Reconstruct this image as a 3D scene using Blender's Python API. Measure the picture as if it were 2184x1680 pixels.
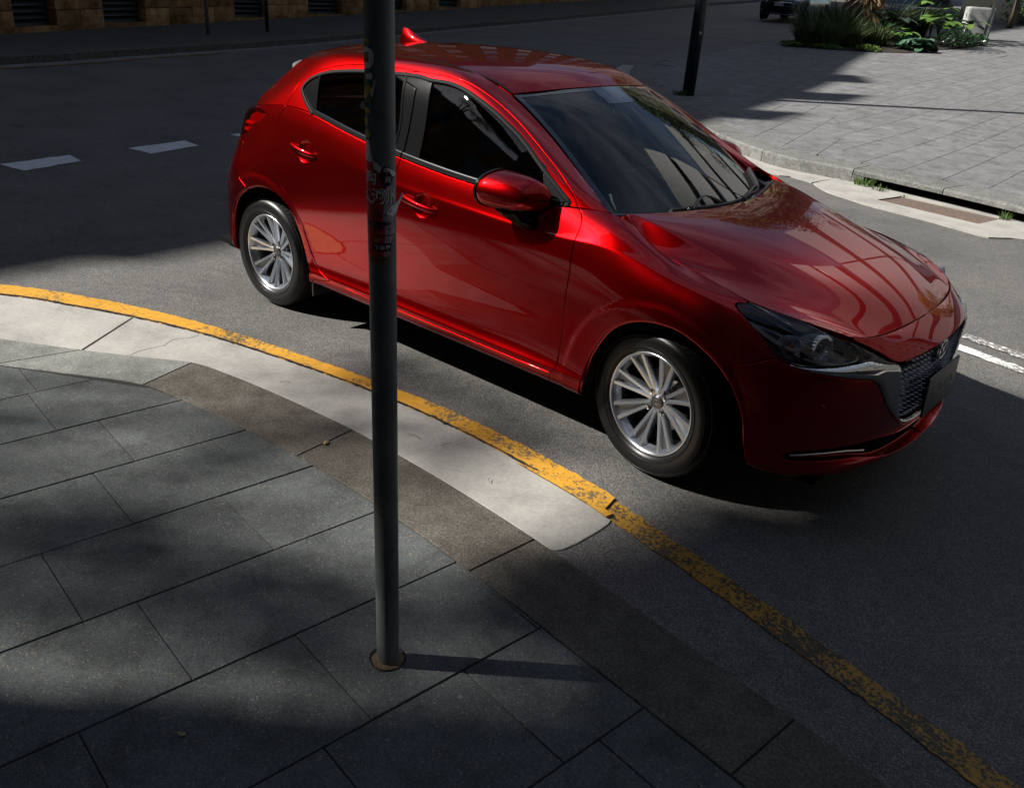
import bpy, bmesh, math, random
import numpy as np
from mathutils import Vector, Matrix
from mathutils.geometry import delaunay_2d_cdt
random.seed(7); rng = np.random.default_rng(7)
sc = bpy.context.scene; col = sc.collection
for o in list(bpy.data.objects): bpy.data.objects.remove(o)
# ------------------------------------------------------------------ camera
cam_d = bpy.data.cameras.new('camera'); cam = bpy.data.objects.new('camera', cam_d); col.objects.link(cam)
cam_d.sensor_width = 36; cam_d.lens = 36*1863.7/2184; cam_d.clip_start = .05; cam_d.clip_end = 2000
r_ = Vector((.74893888, .65910254, .06836947)); u_ = Vector((-.32916638, .2805032, .90164708)); f_ = Vector((-.57510003, .69778349, -.42703415))
cam.matrix_world = Matrix(((r_.x, u_.x, -f_.x, 2.85535), (r_.y, u_.y, -f_.y, -3.56847), (r_.z, u_.z, -f_.z, 1.79422), (0, 0, 0, 1)))
sc.camera = cam
# ------------------------------------------------------------------ daylight
SUN_AZ, SUN_EL = 40.0, 40.0                       # travel direction of the light seen from above; height
sd = Vector((math.cos(math.radians(SUN_AZ))*math.cos(math.radians(SUN_EL)), math.sin(math.radians(SUN_AZ))*math.cos(math.radians(SUN_EL)), -math.sin(math.radians(SUN_EL))))
sun_d = bpy.data.lights.new('sun', 'SUN'); sun = bpy.data.objects.new('sun', sun_d); col.objects.link(sun)
sun_d.energy = 5.0; sun_d.angle = math.radians(.8); sun_d.color = (1, .955, .89)
sun.rotation_euler = sd.to_track_quat('-Z', 'Y').to_euler(); sun.location = (-20, -16, 22)
w = bpy.data.worlds.new('World'); sc.world = w; w.use_nodes = True
nt = w.node_tree; nt.nodes.clear()
sky = nt.nodes.new('ShaderNodeTexSky'); sky.sky_type = 'NISHITA'; sky.sun_disc = False
sky.sun_elevation = math.radians(SUN_EL)
sky.sun_rotation = math.atan2(-sd.x, -sd.y)       # clockwise from +Y towards the sun
sky.air_density = 1.0; sky.dust_density = .6; sky.ozone_density = 1.4
bg = nt.nodes.new('ShaderNodeBackground'); bg.inputs[1].default_value = .05
wo = nt.nodes.new('ShaderNodeOutputWorld')
# thin bright clouds over the whole sky
tcw = nt.nodes.new('ShaderNodeTexCoord'); nzw = nt.nodes.new('ShaderNodeTexNoise'); nzw.inputs['Scale'].default_value = 2.2; nzw.inputs['Detail'].default_value = 8; nzw.inputs['Roughness'].default_value = .6; nzw.inputs['Distortion'].default_value = .6
mpw = nt.nodes.new('ShaderNodeMapping'); mpw.inputs['Scale'].default_value = (1, 1, 2.6)
rpw = nt.nodes.new('ShaderNodeValToRGB'); rpw.color_ramp.elements[0].position = .47; rpw.color_ramp.elements[1].position = .74
mxw = nt.nodes.new('ShaderNodeMixRGB'); mxw.inputs[2].default_value = (4.5, 4.9, 5.6, 1)
nt.links.new(tcw.outputs['Generated'], mpw.inputs[0]); nt.links.new(mpw.outputs[0], nzw.inputs['Vector']); nt.links.new(nzw.outputs[0], rpw.inputs[0])
nt.links.new(rpw.outputs[0], mxw.inputs[0]); nt.links.new(sky.outputs[0], mxw.inputs[1])
nt.links.new(mxw.outputs[0], bg.inputs[0]); nt.links.new(bg.outputs[0], wo.inputs[0])
sc.view_settings.view_transform = 'Standard'; sc.view_settings.look = 'None'; sc.view_settings.exposure = .87; sc.view_settings.gamma = 1
sc.view_settings.use_curve_mapping = False
sc.render.engine = 'CYCLES'; sc.cycles.max_bounces = 8; sc.cycles.transparent_max_bounces = 16; sc.cycles.sample_clamp_indirect = .35; sc.cycles.caustics_reflective = False; sc.cycles.caustics_refractive = False
# ------------------------------------------------------------------ helpers
def tag(o, label=None, cat=None, group=None, kind=None):
    if label: o['label'] = label
    if cat: o['category'] = cat
    if group: o['group'] = group
    if kind: o['kind'] = kind
    return o
def empty(name, loc=(0, 0, 0), rz=0, parent=None):
    o = bpy.data.objects.new(name, None); col.objects.link(o); o.location = loc; o.rotation_euler = (0, 0, rz); o.empty_display_size = .1
    if parent: o.parent = parent
    return o
def mesh(name, V, F, mat, parent=None, smooth=False, normals=None, loc=None, mats=None, fm=None):
    me = bpy.data.meshes.new(name); me.from_pydata([tuple(map(float, v)) for v in V], [], [tuple(map(int, f)) for f in F]); me.update()
    for m in (mats or [mat]): me.materials.append(m)
    if fm is not None: me.polygons.foreach_set('material_index', fm)
    if smooth or normals is not None: me.shade_smooth()
    if normals is not None: me.normals_split_custom_set_from_vertices([tuple(map(float, n)) for n in normals])
    o = bpy.data.objects.new(name, me); col.objects.link(o)
    if parent: o.parent = parent
    if loc is not None: o.location = loc
    return o
class MB:
    """collects simple shapes, built as one mesh object"""
    def __init__(s): s.V = []; s.F = []
    def add(s, V, F, M=None):
        k = len(s.V); s.V += [tuple(M@Vector(v)) if M else tuple(v) for v in V]; s.F += [tuple(i+k for i in f) for f in F]; return s
    def box(s, x0, x1, y0, y1, z0, z1, M=None, bev=0):
        if bev:
            bm = bmesh.new(); bmesh.ops.create_cube(bm, size=1)
            bmesh.ops.scale(bm, vec=(x1-x0, y1-y0, z1-z0), verts=bm.verts); bmesh.ops.translate(bm, vec=((x0+x1)/2, (y0+y1)/2, (z0+z1)/2), verts=bm.verts)
            bmesh.ops.bevel(bm, geom=bm.edges[:]+bm.verts[:], offset=bev, segments=2, affect='EDGES', profile=.6)
            return s.bm(bm, M)
        V = [(x, y, z) for x in (x0, x1) for y in (y0, y1) for z in (z0, z1)]
        return s.add(V, [(0, 1, 3, 2), (4, 6, 7, 5), (0, 4, 5, 1), (2, 3, 7, 6), (0, 2, 6, 4), (1, 5, 7, 3)], M)
    def bm(s, bm, M=None):
        bm.verts.index_update(); V = [v.co.copy() for v in bm.verts]; F = [[v.index for v in f.verts] for f in bm.faces]; bm.free(); return s.add(V, F, M)
    def tube(s, pts, rad, n=10, caps=True):
        pts = [Vector(p) for p in pts]; rad = rad if isinstance(rad, (list, tuple)) else [rad]*len(pts); V = []; F = []; prev = None
        for i, p in enumerate(pts):
            t = (pts[min(i+1, len(pts)-1)]-pts[max(i-1, 0)]).normalized()
            if prev is None: a = t.orthogonal().normalized()
            else: a = (prev-t*prev.dot(t)).normalized()
            prev = a; b = t.cross(a)
            V += [p+(a*math.cos(2*math.pi*k/n)+b*math.sin(2*math.pi*k/n))*rad[i] for k in range(n)]
        for i in range(len(pts)-1):
            for k in range(n): F.append((i*n+k, i*n+(k+1) % n, (i+1)*n+(k+1) % n, (i+1)*n+k))
        if caps: F.append(tuple(range(n))[::-1]); F.append(tuple((len(pts)-1)*n+k for k in range(n)))
        return s.add(V, F)
    def lathe(s, prof, n=32, M=None, closed=False):
        """profile [(radius, height)] round local Z"""
        V = [(r*math.cos(2*math.pi*k/n), r*math.sin(2*math.pi*k/n), z) for r, z in prof for k in range(n)]; F = []
        m = len(prof)
        for i in range(m if closed else m-1):
            j = (i+1) % m
            for k in range(n): F.append((i*n+k, i*n+(k+1) % n, j*n+(k+1) % n, j*n+k))
        return s.add(V, F, M)
    def obj(s, name, mat, parent=None, smooth=False, angle=None, loc=None):
        o = mesh(name, s.V, s.F, mat, parent, smooth or angle is not None, loc=loc)
        bm = bmesh.new(); bm.from_mesh(o.data); bmesh.ops.recalc_face_normals(bm, faces=bm.faces)
        if angle is not None:
            for e in bm.edges:
                if len(e.link_faces) == 2 and e.calc_face_angle(0) > math.radians(angle): e.smooth = False
        bm.to_mesh(o.data); bm.free(); return o
def smooth_line(P, step, closed=False):
    """Catmull-Rom resample of a 2-D/3-D polyline at about `step`"""
    P = np.array(P, float); n = len(P); out = []
    for i in range(n if closed else n-1):
        p1, p2 = P[i], P[(i+1) % n]
        p0 = P[(i-1) % n] if closed or i > 0 else 2*p1-p2
        p3 = P[(i+2) % n] if closed or i < n-2 else 2*p2-p1
        k = max(1, int(np.linalg.norm(p2-p1)/step+.5))
        for j in range(k):
            t = j/k; out.append(.5*((2*p1)+(-p0+p2)*t+(2*p0-5*p1+4*p2-p3)*t*t+(-p0+3*p1-3*p2+p3)*t**3))
    if not closed: out.append(P[-1])
    return np.array(out)
# ------------------------------------------------------------------ materials
def mat(name, color=(.5, .5, .5), rough=.6, metal=0, coat=0, spec=.5, **kw):
    m = bpy.data.materials.new(name); m.use_nodes = True; b = m.node_tree.nodes['Principled BSDF']
    b.inputs['Base Color'].default_value = (*color, 1); b.inputs['Roughness'].default_value = rough; b.inputs['Metallic'].default_value = metal
    b.inputs['Coat Weight'].default_value = coat; b.inputs['Coat Roughness'].default_value = kw.get('coat_rough', .03); b.inputs['Specular IOR Level'].default_value = spec
    if 'emit' in kw: b.inputs['Emission Color'].default_value = (*kw['emit'], 1); b.inputs['Emission Strength'].default_value = kw.get('es', 1)
    if 'trans' in kw: b.inputs['Transmission Weight'].default_value = kw['trans']
    return m
def N(m, t, **kw):
    n = m.node_tree.nodes.new(t)
    for k, v in kw.items():
        if k in n.inputs: n.inputs[k].default_value = v
        else: setattr(n, k, v)
    return n
def L(m, a, b): m.node_tree.links.new(a, b)
def ramp(m, src, stops):
    r = N(m, 'ShaderNodeValToRGB'); e = r.color_ramp.elements
    while len(e) < len(stops): e.new(.5)
    for el, (p, c) in zip(e, stops): el.position = p; el.color = (*c, 1) if len(c) == 3 else c
    L(m, src, r.inputs[0]); return r
def grey(v): return (v, v, v)
def mixc(m, fac, a, b, mode='MIX'):
    x = N(m, 'ShaderNodeMixRGB', blend_type=mode)
    for i, s in ((0, fac), (1, a), (2, b)):
        if hasattr(s, 'is_linked') or hasattr(s, 'links'): L(m, s, x.inputs[i])
        elif i == 0: x.inputs[0].default_value = s
        else: x.inputs[i].default_value = (*s, 1)
    return x.outputs[0]
def noise(m, scale, detail=4, rough=.55, dist=0, vec=None):
    n = N(m, 'ShaderNodeTexNoise', Scale=scale, Detail=detail, Roughness=rough, Distortion=dist)
    if vec is None:
        g = N(m, 'ShaderNodeNewGeometry'); vec = g.outputs['Position']
    L(m, vec, n.inputs['Vector']); return n.outputs[0]
def voro(m, scale, feature='F1', out='Distance', vec=None, rand=1):
    n = N(m, 'ShaderNodeTexVoronoi', feature=feature); n.inputs['Scale'].default_value = scale; n.inputs['Randomness'].default_value = rand
    if vec is None: vec = N(m, 'ShaderNodeNewGeometry').outputs['Position']
    L(m, vec, n.inputs['Vector']); return n.outputs[out]
def bump(m, h, strength=.3, dist=.01, inp='Normal'):
    b = N(m, 'ShaderNodeBump'); b.inputs['Strength'].default_value = strength; b.inputs['Distance'].default_value = dist
    L(m, h, b.inputs['Height']); L(m, b.outputs[0], m.node_tree.nodes['Principled BSDF'].inputs[inp]); return b
def setc(m, c): L(m, c, m.node_tree.nodes['Principled BSDF'].inputs['Base Color'])
def sett(m, name, c): L(m, c, m.node_tree.nodes['Principled BSDF'].inputs[name])
def rnd_tint(m, base, amt):
    """vary a colour from object to object"""
    oi = N(m, 'ShaderNodeObjectInfo'); r = ramp(m, oi.outputs['Random'], [(0, grey(1-amt)), (1, grey(1+amt))]); return mixc(m, 1, base, r.outputs[0], 'MULTIPLY')

def m_asphalt(name, base, spread, size=230):
    m = mat(name, rough=.75, spec=.35)
    cell = voro(m, size, out='Color'); sep = N(m, 'ShaderNodeSeparateColor'); L(m, cell, sep.inputs[0])
    c1 = ramp(m, sep.outputs[0], [(0, grey(base*.35)), (.55, grey(base*.9)), (.85, tuple(base*spread*k for k in (1, .98, .93))), (1, tuple(base*spread*1.7*k for k in (1, .96, .86)))])
    big = noise(m, .9, 6, .65); c2 = ramp(m, big, [(.3, grey(.70)), (.5, grey(.98)), (.72, (1.22, 1.2, 1.17))])
    c = mixc(m, 1, c1.outputs[0], c2.outputs[0], 'MULTIPLY')
    mid = noise(m, 14, 4, .6); c3 = ramp(m, mid, [(.3, grey(.86)), (.72, (1.12, 1.1, 1.07))]); c = mixc(m, 1, c, c3.outputs[0], 'MULTIPLY')
    od = voro(m, .8); ro = ramp(m, od, [(0, grey(.55)), (.05, grey(.62)), (.09, grey(1))]); c = mixc(m, .8, c, ro.outputs[0], 'MULTIPLY')
    setc(m, c); d = voro(m, size); d2 = voro(m, size*.45)
    a = N(m, 'ShaderNodeMath', operation='ADD'); L(m, d, a.inputs[0]); L(m, d2, a.inputs[1]); bump(m, a.outputs[0], .55, .004)
    return m
M_ROAD = m_asphalt('asphalt', .128, 1.3, 320)
M_ROAD2 = m_asphalt('asphalt_dark', .075, 1.3, 120)
def m_concrete(name, c0, c1, bs=.25):
    m = mat(name, rough=.8, spec=.3); n = noise(m, 3.5, 7, .65); n2 = noise(m, 60, 5, .7)
    r = ramp(m, n, [(.28, tuple(k*.72 for k in c0)), (.5, c0), (.75, c1)]); r2 = ramp(m, n2, [(.3, grey(.84)), (.6, grey(1.04))])
    sp = voro(m, 160); r3 = ramp(m, sp, [(.0, grey(.45)), (.11, grey(1))])
    c = mixc(m, 1, r.outputs[0], r2.outputs[0], 'MULTIPLY'); c = mixc(m, .55, c, r3.outputs[0], 'MULTIPLY')
    setc(m, c); bump(m, n2, bs, .004); return m
M_CONC = m_concrete('gutter_concrete', (.33, .32, .295), (.40, .385, .355))
def m_stone(name, dark, light, fleck, size, rough=.8, tint=.1):
    m = mat(name, rough=rough, spec=.12)
    cell = voro(m, size, out='Color'); sep = N(m, 'ShaderNodeSeparateColor'); L(m, cell, sep.inputs[0])
    mid = tuple((p+q)/2 for p, q in zip(dark, light)); c1 = ramp(m, sep.outputs[0], [(0, dark), (.35, dark), (.45, mid), (.75, light), (.985, light), (.988, fleck), (1, fleck)])
    n = noise(m, 2.2, 6, .6); r = ramp(m, n, [(.3, grey(.8)), (.7, grey(1.15))]); c = mixc(m, 1, c1.outputs[0], r.outputs[0], 'MULTIPLY')
    st = noise(m, 5.5, 5, .7, .4); rs_ = ramp(m, st, [(.34, grey(.70)), (.5, grey(1)), (.70, grey(1.16))]); c = mixc(m, 1, c, rs_.outputs[0], 'MULTIPLY')
    gm = voro(m, 4.3); rg = ramp(m, gm, [(.0, grey(1)), (.028, grey(1)), (.036, grey(0))]); c = mixc(m, rg.outputs[0], c, tuple(k*1.5 for k in light))
    c = rnd_tint(m, c, tint); setc(m, c); bump(m, voro(m, size), .12, .002); return m
M_PAVER = m_stone('basalt_paver', (.068, .076, .081), (.108, .114, .106), (.26, .20, .15), 260)
M_PAVER_R = m_stone('pale_paver', (.15, .15, .156), (.178, .176, .174), (.24, .235, .225), 60, .8, .045)
M_PAVER_R2 = m_stone('pale_paver_ground', (.14, .142, .15), (.175, .175, .175), (.3, .3, .29), 30, .75, 0)
def m_kerb(name, a, b, size=120):
    m = mat(name, rough=.85, spec=.12); n = noise(m, size, 4, .75); n2 = noise(m, 9, 5, .65)
    r = ramp(m, n, [(.32, tuple(k*.5 for k in a)), (.5, a), (.66, b)]); r2 = ramp(m, n2, [(.3, grey(.72)), (.7, grey(1.2))])
    c = rnd_tint(m, mixc(m, 1, r.outputs[0], r2.outputs[0], 'MULTIPLY'), .07); setc(m, c); bump(m, n, .5, .003); return m
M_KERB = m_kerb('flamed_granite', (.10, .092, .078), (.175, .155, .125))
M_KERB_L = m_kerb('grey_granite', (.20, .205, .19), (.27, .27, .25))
M_KERB_R = m_kerb('kerb_granite', (.155, .157, .150), (.205, .20, .185), 50)
M_JOINT = mat('joint_dirt', (.018, .018, .016), .95)
def m_paint(name, colr, wear, thr, size=55):
    m = mat(name, rough=.6, spec=.35); n = noise(m, size, 5, .75, .3); n2 = noise(m, 2.6, 5, .65)
    a = N(m, 'ShaderNodeMath', operation='MULTIPLY_ADD'); L(m, n2, a.inputs[0]); a.inputs[1].default_value = .7; L(m, n, a.inputs[2])
    r = ramp(m, a.outputs[0], [(thr-.03, colr), (thr+.03, wear)]); n3 = noise(m, 20, 5, .6); r3 = ramp(m, n3, [(.3, grey(.8)), (.7, grey(1.08))])
    setc(m, mixc(m, 1, r.outputs[0], r3.outputs[0], 'MULTIPLY')); bump(m, n, .4, .004); return m
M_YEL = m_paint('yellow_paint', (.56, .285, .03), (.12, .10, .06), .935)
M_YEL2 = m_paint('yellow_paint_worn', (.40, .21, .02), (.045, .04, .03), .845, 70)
M_WHITE = m_paint('white_paint', (.66, .66, .68), (.4, .4, .4), .97)
M_WHITE2 = m_paint('white_paint_worn', (.72, .72, .70), (.16, .155, .15), .875, 45)
M_BLACK = mat('black_trim', (.008, .008, .009), .12, spec=.2)
M_GLOSSB = mat('gloss_black', (.006, .006, .007), .06, coat=1)
M_RUB = mat('rubber', (.014, .014, .015), .55)
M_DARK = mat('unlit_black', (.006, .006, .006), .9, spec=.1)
M_CHROME = mat('chrome', (.72, .70, .67), .06, 1)
M_STEEL = mat('galvanised_steel', (.30, .32, .34), .45, .8)
# ------------------------------------------------------------------ ground
def zt(x, y):
    s = y-10.0; return .02*(math.sqrt(s*s+9)+s)-.02*(math.sqrt(109)-10)
def arc(P, step=.05): return smooth_line(P, step)
gx = np.concatenate([np.arange(-60, -20, 4), np.arange(-20, 12, 1.0), np.arange(12, 61, 4)]); gy = np.concatenate([np.arange(-60, -8, 6), np.arange(-8, 40, 1.0), np.arange(40, 181, 5)])
V = [(x, y, zt(x, y)) for x in gx for y in gy]; F = []; ny = len(gy)
for i in range(len(gx)-1):
    for j in range(ny-1): F.append((i*ny+j, (i+1)*ny+j, (i+1)*ny+j+1, i*ny+j+1))
road = mesh('road', V, F, M_ROAD, smooth=True); tag(road, 'grey asphalt road the red hatchback drives on', kind='structure')
V = [(-900, -900, -.6), (900, -900, -.6), (900, 1200, -.6), (-900, 1200, -.6)]
tag(mesh('ground', V, [(0, 1, 2, 3)], M_ROAD2), 'dark ground far around the street', kind='structure')
YO = [(-4.6,-4.3),(-3.9,-3.2),(-3.2,-2.42),(-2.463,-1.823),(-2.062,-1.586),(-1.606,-1.391),(-1.115,-1.242),(-.61,-1.139),(-.11,-1.055),(.367,-1.0),(.812,-.999),(1.225,-1.033),(1.53,-1.095),(1.873,-1.163),(2.233,-1.247),(2.62,-1.345),(3.05,-1.46),(3.8,-1.68),(5.2,-2.15),(8,-3.2)]
YI = [(-4.45,-4.35),(-3.75,-3.28),(-3.03,-2.50),(-2.302,-1.884),(-1.90,-1.664),(-1.546,-1.5),(-1.117,-1.349),(-.628,-1.236),(-.11,-1.147),(.365,-1.105),(.803,-1.106),(1.2,-1.143),(1.50,-1.20),(1.85,-1.265),(2.2,-1.343),(2.58,-1.43),(3.0,-1.55),(3.76,-1.77),(5.16,-2.24),(7.97,-3.3)]
KO = [(-4.1,-4.6),(-3.35,-3.55),(-2.6,-2.80),(-2.05,-2.36),(-1.661,-2.132),(-1.282,-1.90),(-1.0,-1.71),(-.813,-1.577),(-.60,-1.525),(-.25,-1.478),(.2,-1.443),(.6,-1.443),(.95,-1.458),(1.3,-1.487),(1.70,-1.535),(2.02,-1.577),(2.347,-1.617),(2.65,-1.665),(3.1,-1.76),(3.9,-1.99),(5.3,-2.46),(8.05,-3.5)]
KI = [(-3.9,-4.85),(-3.1,-3.75),(-2.4,-3.02),(-1.85,-2.58),(-1.45,-2.33),(-1.20,-2.165),(-.98,-2.02),(-.75,-1.88),(-.50,-1.825),(-.10,-1.778),(.25,-1.750),(.65,-1.748),(1.0,-1.765),(1.33,-1.795),(1.70,-1.84),(2.05,-1.885),(2.32,-1.918),(2.62,-1.968),(3.05,-2.06),(3.83,-2.28),(5.2,-2.75),(8,-3.8)]
def strip(name, A, B, z, matl, parent=None, jag=0, thick=0):
    n = 260 if jag else 120
    def rs(P):
        P = smooth_line(P, .04); s = np.concatenate([[0], np.cumsum(np.linalg.norm(np.diff(P, axis=0), axis=1))]); t = np.linspace(0, s[-1], n)
        return np.stack([np.interp(t, s, P[:, 0]), np.interp(t, s, P[:, 1])], 1)
    a, b = rs(A), rs(B)
    if jag: a = a+rng.normal(0, jag, a.shape); b = b+rng.normal(0, jag, b.shape)
    V = [(p[0], p[1], z+zt(*p)) for p in a]+[(p[0], p[1], z+zt(*p)) for p in b]; F = [(i, i+1, n+i+1, n+i) for i in range(n-1)]
    if thick:
        V += [(x, y, zz-thick) for x, y, zz in V]; F += [(i, i+2*n, i+2*n+1, i+1) for i in range(n-1)]+[(n+i, n+i+1, i+3*n+1, i+3*n) for i in range(n-1)]+[(0, n, 3*n, 2*n), (n-1, 3*n-1, 4*n-1, 2*n-1)]
    return mesh(name, V, F, matl, parent)
def offset_line_(P, d):
    t = np.gradient(P, axis=0); t /= np.linalg.norm(t, axis=1, keepdims=True); return P+np.stack([-t[:, 1], t[:, 0]], 1)*d
def cutline(P, x0, x1):
    Q = smooth_line(P, .03); a = np.array((x0, np.interp(x0, Q[:, 0], Q[:, 1]))); b = np.array((x1, np.interp(x1, Q[:, 0], Q[:, 1])))
    return np.concatenate([[a], Q[(Q[:, 0] > x0+.004) & (Q[:, 0] < x1-.004)], [b]])
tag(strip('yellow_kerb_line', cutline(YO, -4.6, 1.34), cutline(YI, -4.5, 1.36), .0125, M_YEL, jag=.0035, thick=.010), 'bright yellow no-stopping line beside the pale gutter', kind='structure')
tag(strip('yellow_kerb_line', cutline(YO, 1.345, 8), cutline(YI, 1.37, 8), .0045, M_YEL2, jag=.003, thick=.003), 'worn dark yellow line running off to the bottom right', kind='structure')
yp = mesh('yellow_kerb_line', [(x, y, .0165) for x, y in [(.88, -1.135), (1.0, -1.146), (1.15, -1.158), (1.28, -1.172), (1.395, -1.195), (1.40, -1.158), (1.27, -1.14), (1.1, -1.12)]], [tuple(range(8))[::-1]], M_YEL)
tag(yp, 'short second yellow paint layer at the end of the pale gutter', kind='structure')
# gutter concrete slabs and kerb stones on the near side
def slab_between(name, A, B, x0a, x1a, x0b, x1b, z, matl, parent, depth=.05, gap=.003, bev=.004, endshape=None):
    a = cutline(A, x0a+gap, x1a-gap); b = cutline(B, x0b+gap, x1b-gap)
    n = 14
    def rs(P):
        s = np.concatenate([[0], np.cumsum(np.linalg.norm(np.diff(P, axis=0), axis=1))]); t = np.linspace(0, s[-1], n)
        return np.stack([np.interp(t, s, P[:, 0]), np.interp(t, s, P[:, 1])], 1)
    a, b = rs(a), rs(b); poly = np.concatenate([a, b[::-1]]); return prism(name, poly, z, depth, matl, parent, bev)
def prism(name, poly, z, depth, matl, parent=None, bev=.004, tilt=(0, 0)):
    """flat slab with a small chamfer; poly CCW or CW in plan; z may follow the terrain"""
    poly = np.array(poly, float); A = .5*np.sum(poly[:, 0]*np.roll(poly[:, 1], -1)-poly[:, 1]*np.roll(poly[:, 0], -1))
    if A < 0: poly = poly[::-1]
    n = len(poly); c = poly.mean(0); e = np.roll(poly, -1, 0)-poly; e /= np.maximum(np.linalg.norm(e, axis=1, keepdims=True), 1e-9)
    nr = np.stack([-e[:, 1], e[:, 0]], 1); inw = nr+np.roll(nr, 1, 0); inw /= np.maximum(np.linalg.norm(inw, axis=1, keepdims=True), .5)
    top = poly+inw*bev; h = lambda p: z+zt(*p)+(p[0]-c[0])*tilt[0]+(p[1]-c[1])*tilt[1]
    V = [(*p, h(p)) for p in top]+[(*p, h(p)-bev) for p in poly]+[(*p, h(p)-depth) for p in poly]
    F = [tuple(range(n))]+[(n+i, n+(i+1) % n, (i+1) % n, i) for i in range(n)]+[(2*n+i, 2*n+(i+1) % n, n+(i+1) % n, n+i) for i in range(n)]
    return mesh(name, V, F, matl, parent)
def clip(poly, a, b):
    """keep the part of poly left of the line a->b"""
    out = []; n = len(poly); d = (b[0]-a[0], b[1]-a[1]); f = lambda p: d[0]*(p[1]-a[1])-d[1]*(p[0]-a[0])
    for i in range(n):
        p, q = poly[i], poly[(i+1) % n]; fp, fq = f(p), f(q)
        if fp >= 0: out.append(p)
        if fp*fq < 0: t = fp/(fp-fq); out.append((p[0]+(q[0]-p[0])*t, p[1]+(q[1]-p[1])*t))
    return out
gut = empty('gutter'); tag(gut, 'pale concrete gutter between the yellow line and the kerb stones', kind='structure')
for (a0, a1, b0, b1) in [(-4.4, -3.0, -4.05, -2.75), (-3.0, -1.545, -2.75, -1.282)]:
    slab_between('gutter_slab', YI, KO, a0, a1, b0, b1, .006, M_CONC, gut)
a = cutline(YI, -1.54, 1.385); b = cutline(KO, -1.275, 1.37); endc = np.array([(1.400, -1.172), (1.414, -1.184), (1.422, -1.21), (1.424, -1.27), (1.416, -1.40), (1.404, -1.46), (1.392, -1.482)])
prism('gutter_slab', np.concatenate([a[::3], endc, b[::-3]]), .006, .05, M_CONC, gut, .003)
kerb = empty('kerb'); tag(kerb, 'flush granite kerb stones along the near pavement', kind='structure')
kj = [(-3.35,-3.1),(-2.6,-2.4),(-1.9,-1.72),(-1.285,-1.36),(-.815,-.73),(.235,.262),(1.298,1.265),(2.347,2.312),(3.35,3.29),(4.4,4.3)]
for i, ((a0, b0), (a1, b1)) in enumerate(zip(kj[:-1], kj[1:])):
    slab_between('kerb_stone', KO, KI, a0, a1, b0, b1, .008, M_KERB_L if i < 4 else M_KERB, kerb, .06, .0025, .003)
strip('kerb_bed', KO, KI, .002, M_JOINT, kerb)
# near pavement: basalt pavers, rows at 82.6 deg, 0.415 wide and 0.60 long
pav = empty('pavement'); tag(pav, 'dark basalt paving of the near footpath', kind='structure')
strip('paving_bed', KI, [(-9, -9), (-6, -9), (-3, -9), (0, -9), (4, -9), (9, -9), (14, -9)], .002, M_JOINT, pav)
e1 = np.array((math.cos(math.radians(82.6)), math.sin(math.radians(82.6)))); e2 = np.array((e1[1], -e1[0])); O = np.array((.32, -2.13)); W_, L_ = .4145, .60
ki = smooth_line(KI, .25)
offs = {0: 0.0}
ROWJ = {-3: [-0.322], -2: [-0.159], -1: [-0.317, 0.147], 0: [-0.614, 0.0], 1: [-0.461, 0.143], 2: [-0.759, -0.152], 3: [-0.3, 0.154]}        # cross joints of each row, metres along the row
def row_joints(k):
    js = sorted(ROWJ.get(k, [(k*.37) % .6])); a = list(js)
    while a[0] > -9: a.insert(0, a[0]-(.60 if len(a) % 4 else .45))
    while a[-1] < 2.5: a.append(a[-1]+.60)
    return a
for k in range(-14, 14):
    rj = row_joints(k)
    for s0, s1_ in zip(rj[:-1], rj[1:]):
        L_ = s1_-s0; p = O+e2*(k*W_)+e1*s0; g = .0026; gl = .0014
        q = [tuple(p+e2*g+e1*gl), tuple(p+e2*(W_-g)+e1*gl), tuple(p+e2*(W_-g)+e1*(L_-gl)), tuple(p+e2*g+e1*(L_-gl))]
        cx, cy = np.mean(q, axis=0)
        if cy > -1.5 or (cx-1.2)**2+(cy+2.8)**2 > 30: continue
        for a_, b_ in zip(ki[:-1], ki[1:]):
            d = (b_-a_)/np.linalg.norm(b_-a_); nn = np.array((d[1], -d[0])); a2, b2 = a_+nn*.004, b_+nn*.004
            if len(q) and min(abs(a_[0]-cx), abs(b_[0]-cx)) < .8: q = clip(q, tuple(b2), tuple(a2))
            if len(q) < 3: break
        if len(q) < 3: continue
        A = abs(.5*sum(q[i][0]*q[(i+1) % len(q)][1]-q[i][1]*q[(i+1) % len(q)][0] for i in range(len(q))))
        if A < .0015: continue
        hole = None
        if abs(cx-1.39) < .33 and abs(cy+2.26) < .33: pass
        prism('paver', q, .008+random.uniform(-.0012, .0012), .05, M_PAVER, pav, .0025, (random.uniform(-.002, .002), random.uniform(-.002, .002)))
cr = offset_line_(smooth_line(YI, .02), -.002); cr = cr[(cr[:, 0] > -3.6) & (cr[:, 0] < 1.18)]; wv = np.abs(rng.normal(0, .0035, len(cr)))+.0025
tg_ = np.gradient(cr, axis=0); tg_ /= np.linalg.norm(tg_, axis=1, keepdims=True); nm_ = np.stack([-tg_[:, 1], tg_[:, 0]], 1); n_c = len(cr); a = cr+nm_*wv[:, None]; b = cr-nm_*np.roll(wv, 3)[:, None]
mesh('gutter_crack', [(*p, .0136) for p in a]+[(*p, .0136) for p in b], [(i, n_c+i, n_c+i+1, i+1) for i in range(n_c-1)], M_JOINT, gut)
ck = smooth_line(np.array([(-1.12, -1.36), (-1.10, -1.42), (-1.13, -1.50), (-1.09, -1.58), (-1.10, -1.66), (-1.085, -1.76)]), .012); ck = ck+rng.normal(0, .003, ck.shape); n_c = len(ck)
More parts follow.
